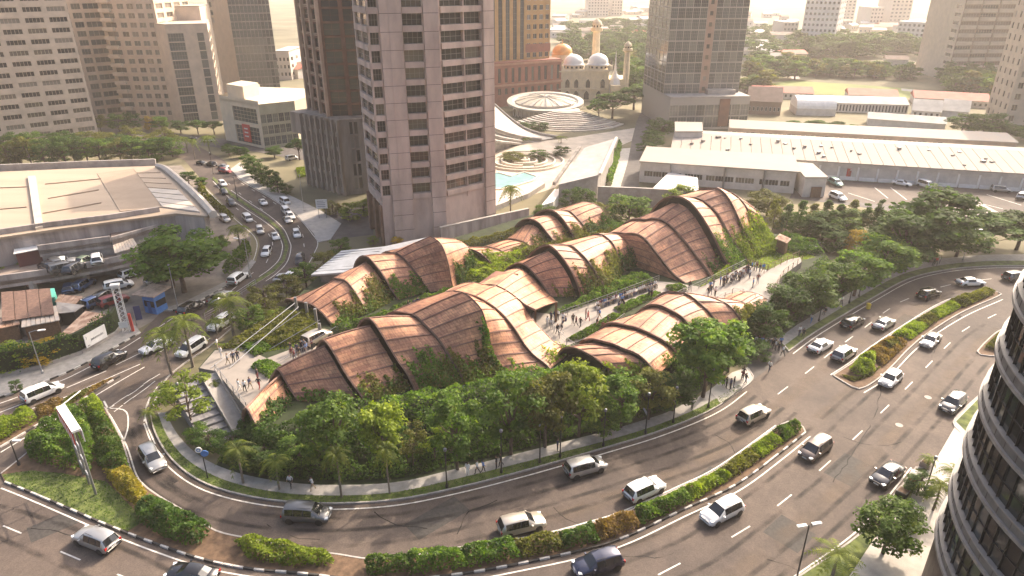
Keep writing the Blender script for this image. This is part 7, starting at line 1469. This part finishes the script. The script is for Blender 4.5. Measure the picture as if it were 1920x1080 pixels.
for q,ps,a,c in [((1441,653),'stand','navy','black'),((1447,655),'stand','black','black'),((1453,657),'stand','white','black'),((1459,661),'walk','black','black'),((1467,668),'walk','white','black'),((1463,650),'stand','blue','navy'),((1434,652),'stand','white','black'),((1427,650),'stand','blue','black'),((1421,648),'stand','black','black'),((1438,658),'walk','black','navy'),((1416,649),'stand','white','navy'),((1450,649),'phone','grey','black')]: person(q,.15,ps,a,c,'by the museum entrance')
for q,ps,a,c in [((1498,630),'stand','white','navy'),((1505,634),'walk','black','black'),((1520,606),'walk','white','blue'),((1576,573),'walk','white','black'),((1546,590),'sit','black','black'),((1617,540),'stand','black','black'),((1624,540),'walk','navy','black'),((1630,541),'stand','black','grey'),((1651,526),'walk','white','black'),((1707,503),'walk','white','grey'),((1722,498),'stand','white','khaki'),((1749,499),'stand','black','black'),((1754,498),'walk','red','black'),((1761,495),'stand','white','navy'),((1700,500),'stand','black','black')]: person(q,.15,ps,a,c,'on the walk round the bend')
for q,ps,a,c in [((416,671),'stand','white','white'),((428,684),'walk','grey','khaki'),((439,681),'stand','navy','black'),((447,678),'stand','black','navy'),((449,733),'walk','white','white'),((460,735),'walk','white','black'),((470,730),'walk','navy','khaki'),((484,712),'stand','black','maroon'),((487,730),'walk','black','red'),((409,655),'stand','white','khaki')]: person(q,PZ+.02,ps,a,c,'on the open plaza')
crowd([(548,672),(553,676),(558,664),(566,660),(572,657),(580,652),(586,657),(575,663),(546,662),(562,671)],PZ+.02,'beside the stepped front hall')
crowd([(766,582),(771,585),(777,580),(784,576),(865,548),(870,550),(861,552)],PZ+.02,'on the upper walkway',('walk','stand'))
ang=math.atan2((G(1225,540,PZ)-G(1120,577,PZ)).y,(G(1225,540,PZ)-G(1120,577,PZ)).x)-R(90)
for k in range(26):
    f=k/25; q=(1120+108*f,578-39*f)
    if k not in(9,17): person((q[0],q[1]),PZ+.02,'sit',rng.choice(S_),rng.choice(T_),'on the bench along the walkway',ang+rng.uniform(-.3,.3))
for q,ps,a,c in [((1080,612),'walk','maroon','black'),((1088,614),'walk','black','black'),((1102,602),'walk','red','red'),((1098,598),'stand','maroon','black'),((1121,592),'stand','white','navy'),((1124,598),'walk','blue','khaki'),((1119,616),'walk','black','khaki'),((1130,622),'stand','maroon','navy'),((1139,610),'phone','black','black'),((1160,584),'walk','navy','khaki'),((1169,580),'walk','black','khaki'),((1166,572),'stand','blue','black'),((1045,628),'walk','black','black'),((1053,626),'walk','black','white'),((1033,603),'stand','navy','black'),((1040,600),'stand','navy','navy'),((1046,600),'stand','white','black'),((1055,606),'stand','white','navy'),((1060,608),'sit','navy','navy'),((1026,612),'stand','white','white'),((1034,617),'stand','white','grey'),((1221,560),'stand','black','black'),((1216,558),'stand','navy','black'),((1074,608),'stand','black','black'),((1292,545),'stand','black','black')]: person(q,PZ+.02,ps,a,c,'on the lower walkway')
cl=[(1350+ (i*37%52),538-(i*37%52)*.42+((i*13)%7)-3) for i in range(28)]
crowd(cl,TZ+.02,'in the queue on the terrace',('stand','walk','phone'))
crowd([(1327,557),(1332,552),(1340,556),(1405,522),(1411,540),(1420,532),(1409,508),(1414,507),(1418,509),(1424,511),(1430,512),(1402,515),(1331,545),(1337,542)],TZ+.02,'on the open end of the terrace')
# ================================================================ street furniture, railings, billboard
def railing(px,z,label,h=1.1,step=2.0,name='railing',posts=True,mat=None):
    P=resample(GL(px,z),step); r=empty(name,tuple(P[0]),0,label,'railing'); mat=mat or MT['grey']; o=tuple(P[0])
    for p in P: MB().boxr(p.x,p.y,z,.07,.07,h).build('post',mat,r,origin=o)
    for k in (h,h*.66,h*.33): MB().tube([p+Vector((0,0,k)) for p in P],.035 if k==h else .018,None,4).build('rail',mat,r,origin=o)
railing([(1030,612),(1045,632),(1068,652),(1078,658)],PZ,'railing curving along the copper saddle')
railing([(1300,592),(1378,550),(1440,570)],TZ,'terrace railing above the low copper hall')
railing([(1398,497),(1438,508)],TZ,'short railing at the back of the terrace',mat=MT['wood'])
railing([(1235,575),(1320,536),(1398,497)],TZ,'railing between terrace and planted slope')
railing([(1440,507),(1498,482)],TZ,'timber railing up the terrace ramp',mat=MT['wood']); railing([(1447,552),(1466,519),(1503,491)],TZ,'lower timber railing of the terrace ramp',mat=MT['wood'])
railing([(1045,598),(1130,568),(1235,528)],PZ,'long railing behind the walkway bench')
railing([(1080,655),(1130,632),(1170,600)],PZ,'railing beside the planter of the low hall')
railing([(440,562),(480,535)],.02,'short road railing between carriageways',mat=MT['steel']); railing([(385,600),(412,585)],.02,'low road barrier by the junction',mat=MT['concrete'])
railing([(405,697),(463,769)],PZ,'plaza edge railing above the stairs')
A,B_=G(1118,578,PZ),G(1232,537,PZ); d=(B_-A).normalized(); n_=Vector((-d.y,d.x,0)); be=empty('bench',tuple(A),0,'long stone bench along the walkway wall','bench'); MB().prism([A,B_,B_+n_*.55,A+n_*.55],PZ+.36,PZ+.45).build('seat',MT['concrete'],be,origin=tuple(A))
for k in range(8): q=A.lerp(B_,(k+.5)/8); MB().boxr(q.x+n_.x*.28,q.y+n_.y*.28,PZ,.3,.4,.36,math.atan2(d.y,d.x)).build('leg',MT['concrete'],be,origin=tuple(A))
def lamp(px,h,label,arm=0,name='lamp_post',head=True,mat=None,z=.13,a=0.0,double=False):
    p=G(*px,z); r=empty(name,tuple(p),a,label,'lamp post','lamp posts'); MB().tube([(0,0,0),(0,0,h*.5),(0,0,h)],.085,.05,7).build('pole',mat or MT['black'],r); MB().rev((0,0,0),[(.16,0),(.16,.35),(.09,.42)],8).build('base',mat or MT['black'],r)
    if arm:
        for s in ((-1,1) if double else (1,)): MB().tube([(0,0,h-.05),(s*arm*.6,0,h+.1),(s*arm,0,h+.05)],.04,.03,5).build('arm',mat or MT['black'],r); MB().prism([(s*arm-.1*s,-.14),(s*arm+.75*s,-.14),(s*arm+.75*s,.14),(s*arm-.1*s,.14)],h-.0,h+.12).build('lamp_head',MT['white'],r)
    elif head: MB().rev((0,0,h),[(.05,0),(.16,.05),(.18,.3),(.1,.38),(0,.4)],10).build('lamp_head',MT['grey'],r)
for i,q in enumerate([(838,914),(940,886),(1012,867),(1050,857),(1131,836),(1210,813),(1262,792),(1328,763)]): lamp(q,5.2 if i%2 else 4.6,'%s slim dark lamp post from the left along the front verge'%ORD[i])
for i,q in enumerate([(1535,602),(1592,568),(1610,556),(1690,512)]): lamp(q,4.6,'%s dark lamp post along the walk round the bend'%ORD[i])
lamp((1805,488),6,'tall pale lamp post at the far bend',1.2,mat=MT['steel']); lamp((1492,1092),6.5,'double-armed street light at the bottom right',.35,a=.2,double=True)
lamp((80,700),6.2,'grey street light leaning over the left pavement',1.1,mat=MT['steel'],a=.3); lamp((335,582),7.5,'tall pale pole beside the guard booth',0,mat=MT['steel']); lamp((470,520),7,'pale street light on the highway bend',1.4,mat=MT['steel'],a=2.8); lamp((570,395),8,'pale pole on the highway pavement',0,mat=MT['steel'])
lamp((1735,920),4,'dark lamp post beside the right verge palms',0); lamp((36,872),3.2,'small dark post lamp at the tip of the triangular island',.4)
lamp((445,372),5,'traffic light pole on the highway median',0); lamp((400,326),5.5,'traffic light pole at the junction mouth',0); lamp((345,775),4,'dark lamp post in front of the stairs',0)
p=G(390,898); r=empty('road_sign',(p.x,p.y,.13),.2,'round blue road sign on a dark pole by the curve','road sign'); MB().tube([(0,0,0),(0,0,3.4)],.06,.06,6).build('pole',MT['black'],r)
o=MB().rev((0,0,0),[(0,.03),(.38,.03),(.38,-.03),(0,-.03)],18).build('sign_disc',MT['blue'],r); o.location=(.25,-.08,3.2); o.rotation_euler=(R(90),0,0); o=MB().rev((0,0,0),[(0,.03),(.34,.03),(.34,-.03),(0,-.03)],18).build('sign_disc',MT['white'],r); o.location=(-.25,-.08,3.7); o.rotation_euler=(R(90),0,0)
o=MB().rev((0,0,0),[(.12,.035),(.2,.035),(.2,-.035),(.12,-.035)],18).build('sign_ring',MT['blue'],r); o.location=(-.25,-.085,3.7); o.rotation_euler=(R(90),0,0)
p=G(1627,580); tag(MB().boxr(p.x,p.y,.13,.5,.5,.9).build('utility_box',MT['yellow'],origin=tuple(p)),'small yellow utility box on the bend verge','utility box')
p=G(1712,905); r=empty('cargo_tricycle',(p.x,p.y,.14),.9,'red and black street vendor cart on the right verge','cart')
MB().box(-.7,-.45,.35,.5,.45,1.0).build('box_body',MT['red'],r); MB().box(-.75,-.5,1.0,.55,.5,1.1).build('box_lid',MT['black'],r)
for x,y in((-.5,-.5),(-.5,.5),(.9,0)): o=MB().rev((0,0,0),[(.2,-.05),(.33,-.05),(.33,.05),(.2,.05),(.2,-.05)],12).build('wheel',TY,r); o.location=(x,y,.33); o.rotation_euler=(R(90),0,0)
MB().tube([(.5,0,.5),(.9,0,.6),(.95,0,1.1)],.03,.03,5).build('handlebar',MT['black'],r)
for i,q in enumerate([(1690,930),(1735,876)]):
    p=G(*q); r=empty('planter_box',(p.x,p.y,.14),.7,['dark planter tub beside the vendor cart','pale planter tub under the potted palm'][i],'planter'); MB().prism([(-.5,-.5),(.5,-.5),(.5,.5),(-.5,.5)],0,.6).build('tub',[MT['black'],MT['concrete']][i],r); MB().box(-.42,-.42,.58,.42,.42,.63).build('soil',MT['soil'],r)
# billboard seen edge-on above the triangular island
zb=8.5; n0,f0=G(143,806,zb),G(113,760,zb); base=(n0+f0)/2; r=empty('billboard',(base.x,base.y,.14),0,'tall white and red billboard on steel legs over the triangular island','billboard'); d=(f0-n0); d.z=0; Ld=d.length; d.normalize(); s=Vector((-d.y,d.x,0)); o=(base.x,base.y,.14)
MB().prism([n0-s*.4,f0-s*.4,f0+s*.4,n0+s*.4],zb-.25,zb).build('top_frame',MT['white'],r,origin=o); MB().prism([n0-s*.45,f0-s*.45,f0-s*.38,n0-s*.38],zb-1.6,zb-.26).build('panel',MT['white'],r,origin=o); MB().prism([n0+s*.38,f0+s*.38,f0+s*.45,n0+s*.45],zb-1.6,zb-.26).build('panel',MT['red'],r,origin=o)
for k in range(5): a=n0.lerp(f0,(k+.2)/5); c=n0.lerp(f0,(k+.6)/5); MB().prism([a+s*.455,c+s*.455,c+s*.47,a+s*.47],zb-1.5,zb-.4).build('stripe',MT['white'],r,origin=o)
for f in(.12,.5,.88): q=n0.lerp(f0,f); MB().tube([(q.x,q.y,.1),(q.x,q.y,zb-.3)],.12,.10,6).build('leg',MT['grey'],r,origin=o)
for z in(2.0,4.0,5.6): MB().tube([n0.lerp(f0,.12)*1.0+Vector((0,0,z-zb)),n0.lerp(f0,.88)+Vector((0,0,z-zb))],.08,.08,5).build('brace',MT['steel'],r,origin=o)
q=n0-s*1.6; MB().tube([(f0.x,f0.y,zb-.1),(f0.x-s.x*2.2+d.x*1.2,f0.y-s.y*2.2+d.y*1.2,zb+.2)],.06,.06,5).build('lamp_arm',MT['white'],r,origin=o)
p=G(565,372); 
p=G(606,410); r=empty('notice_board',(p.x,p.y,.13),.1,'white notice board on the highway pavement','sign'); MB().box(-1.2,-.05,2.2,1.2,.05,4.2).build('board',MT['white'],r); [MB().tube([(x,0,0),(x,0,2.2)],.06,.06,5).build('leg',MT['grey'],r) for x in(-.8,.8)]
for z in (2.6,3.0,3.4,3.8): MB().box(-.9,-.06,z,.8-.3*(z>3.5),-.052,z+.12).build('print_line',MT['grey'],r)
# ================================================================ leftover windows, unique people labels, haze
for nm,(root,mb,mats) in WREST.items():
    o=mb.build('windows',mats,root); stuff(o)
seen={}
for o in [o for o in bpy.data.objects if o.name.startswith('person')]: seen.setdefault(o['base_label'],[]).append(o)
for lb,os_ in seen.items():
    if len(os_)>1:
        for i,o in enumerate(sorted(os_,key=lambda o:o.location.x/ max(1,o.location.y))): o['label']='%s, %s from left'%(lb,ORD[min(i,19)])
    for o in os_: del o['base_label']
hz=MB().box(-1500,-60,-1,1500,2600,53).build('haze',[]); hz['kind']='stuff'; hz['label']='warm pale haze over the city'
hm=bpy.data.materials.new('haze'); hm.use_nodes=True; t=hm.node_tree; t.nodes.remove(t.nodes['Principled BSDF']); pv=t.nodes.new('ShaderNodeVolumePrincipled')
pv.inputs['Color'].default_value=(1.0,.92,.85,1); pv.inputs['Density'].default_value=HAZE; pv.inputs['Anisotropy'].default_value=.3
t.links.new(pv.outputs[0],t.nodes['Material Output'].inputs['Volume']); hz.data.materials.append(hm)
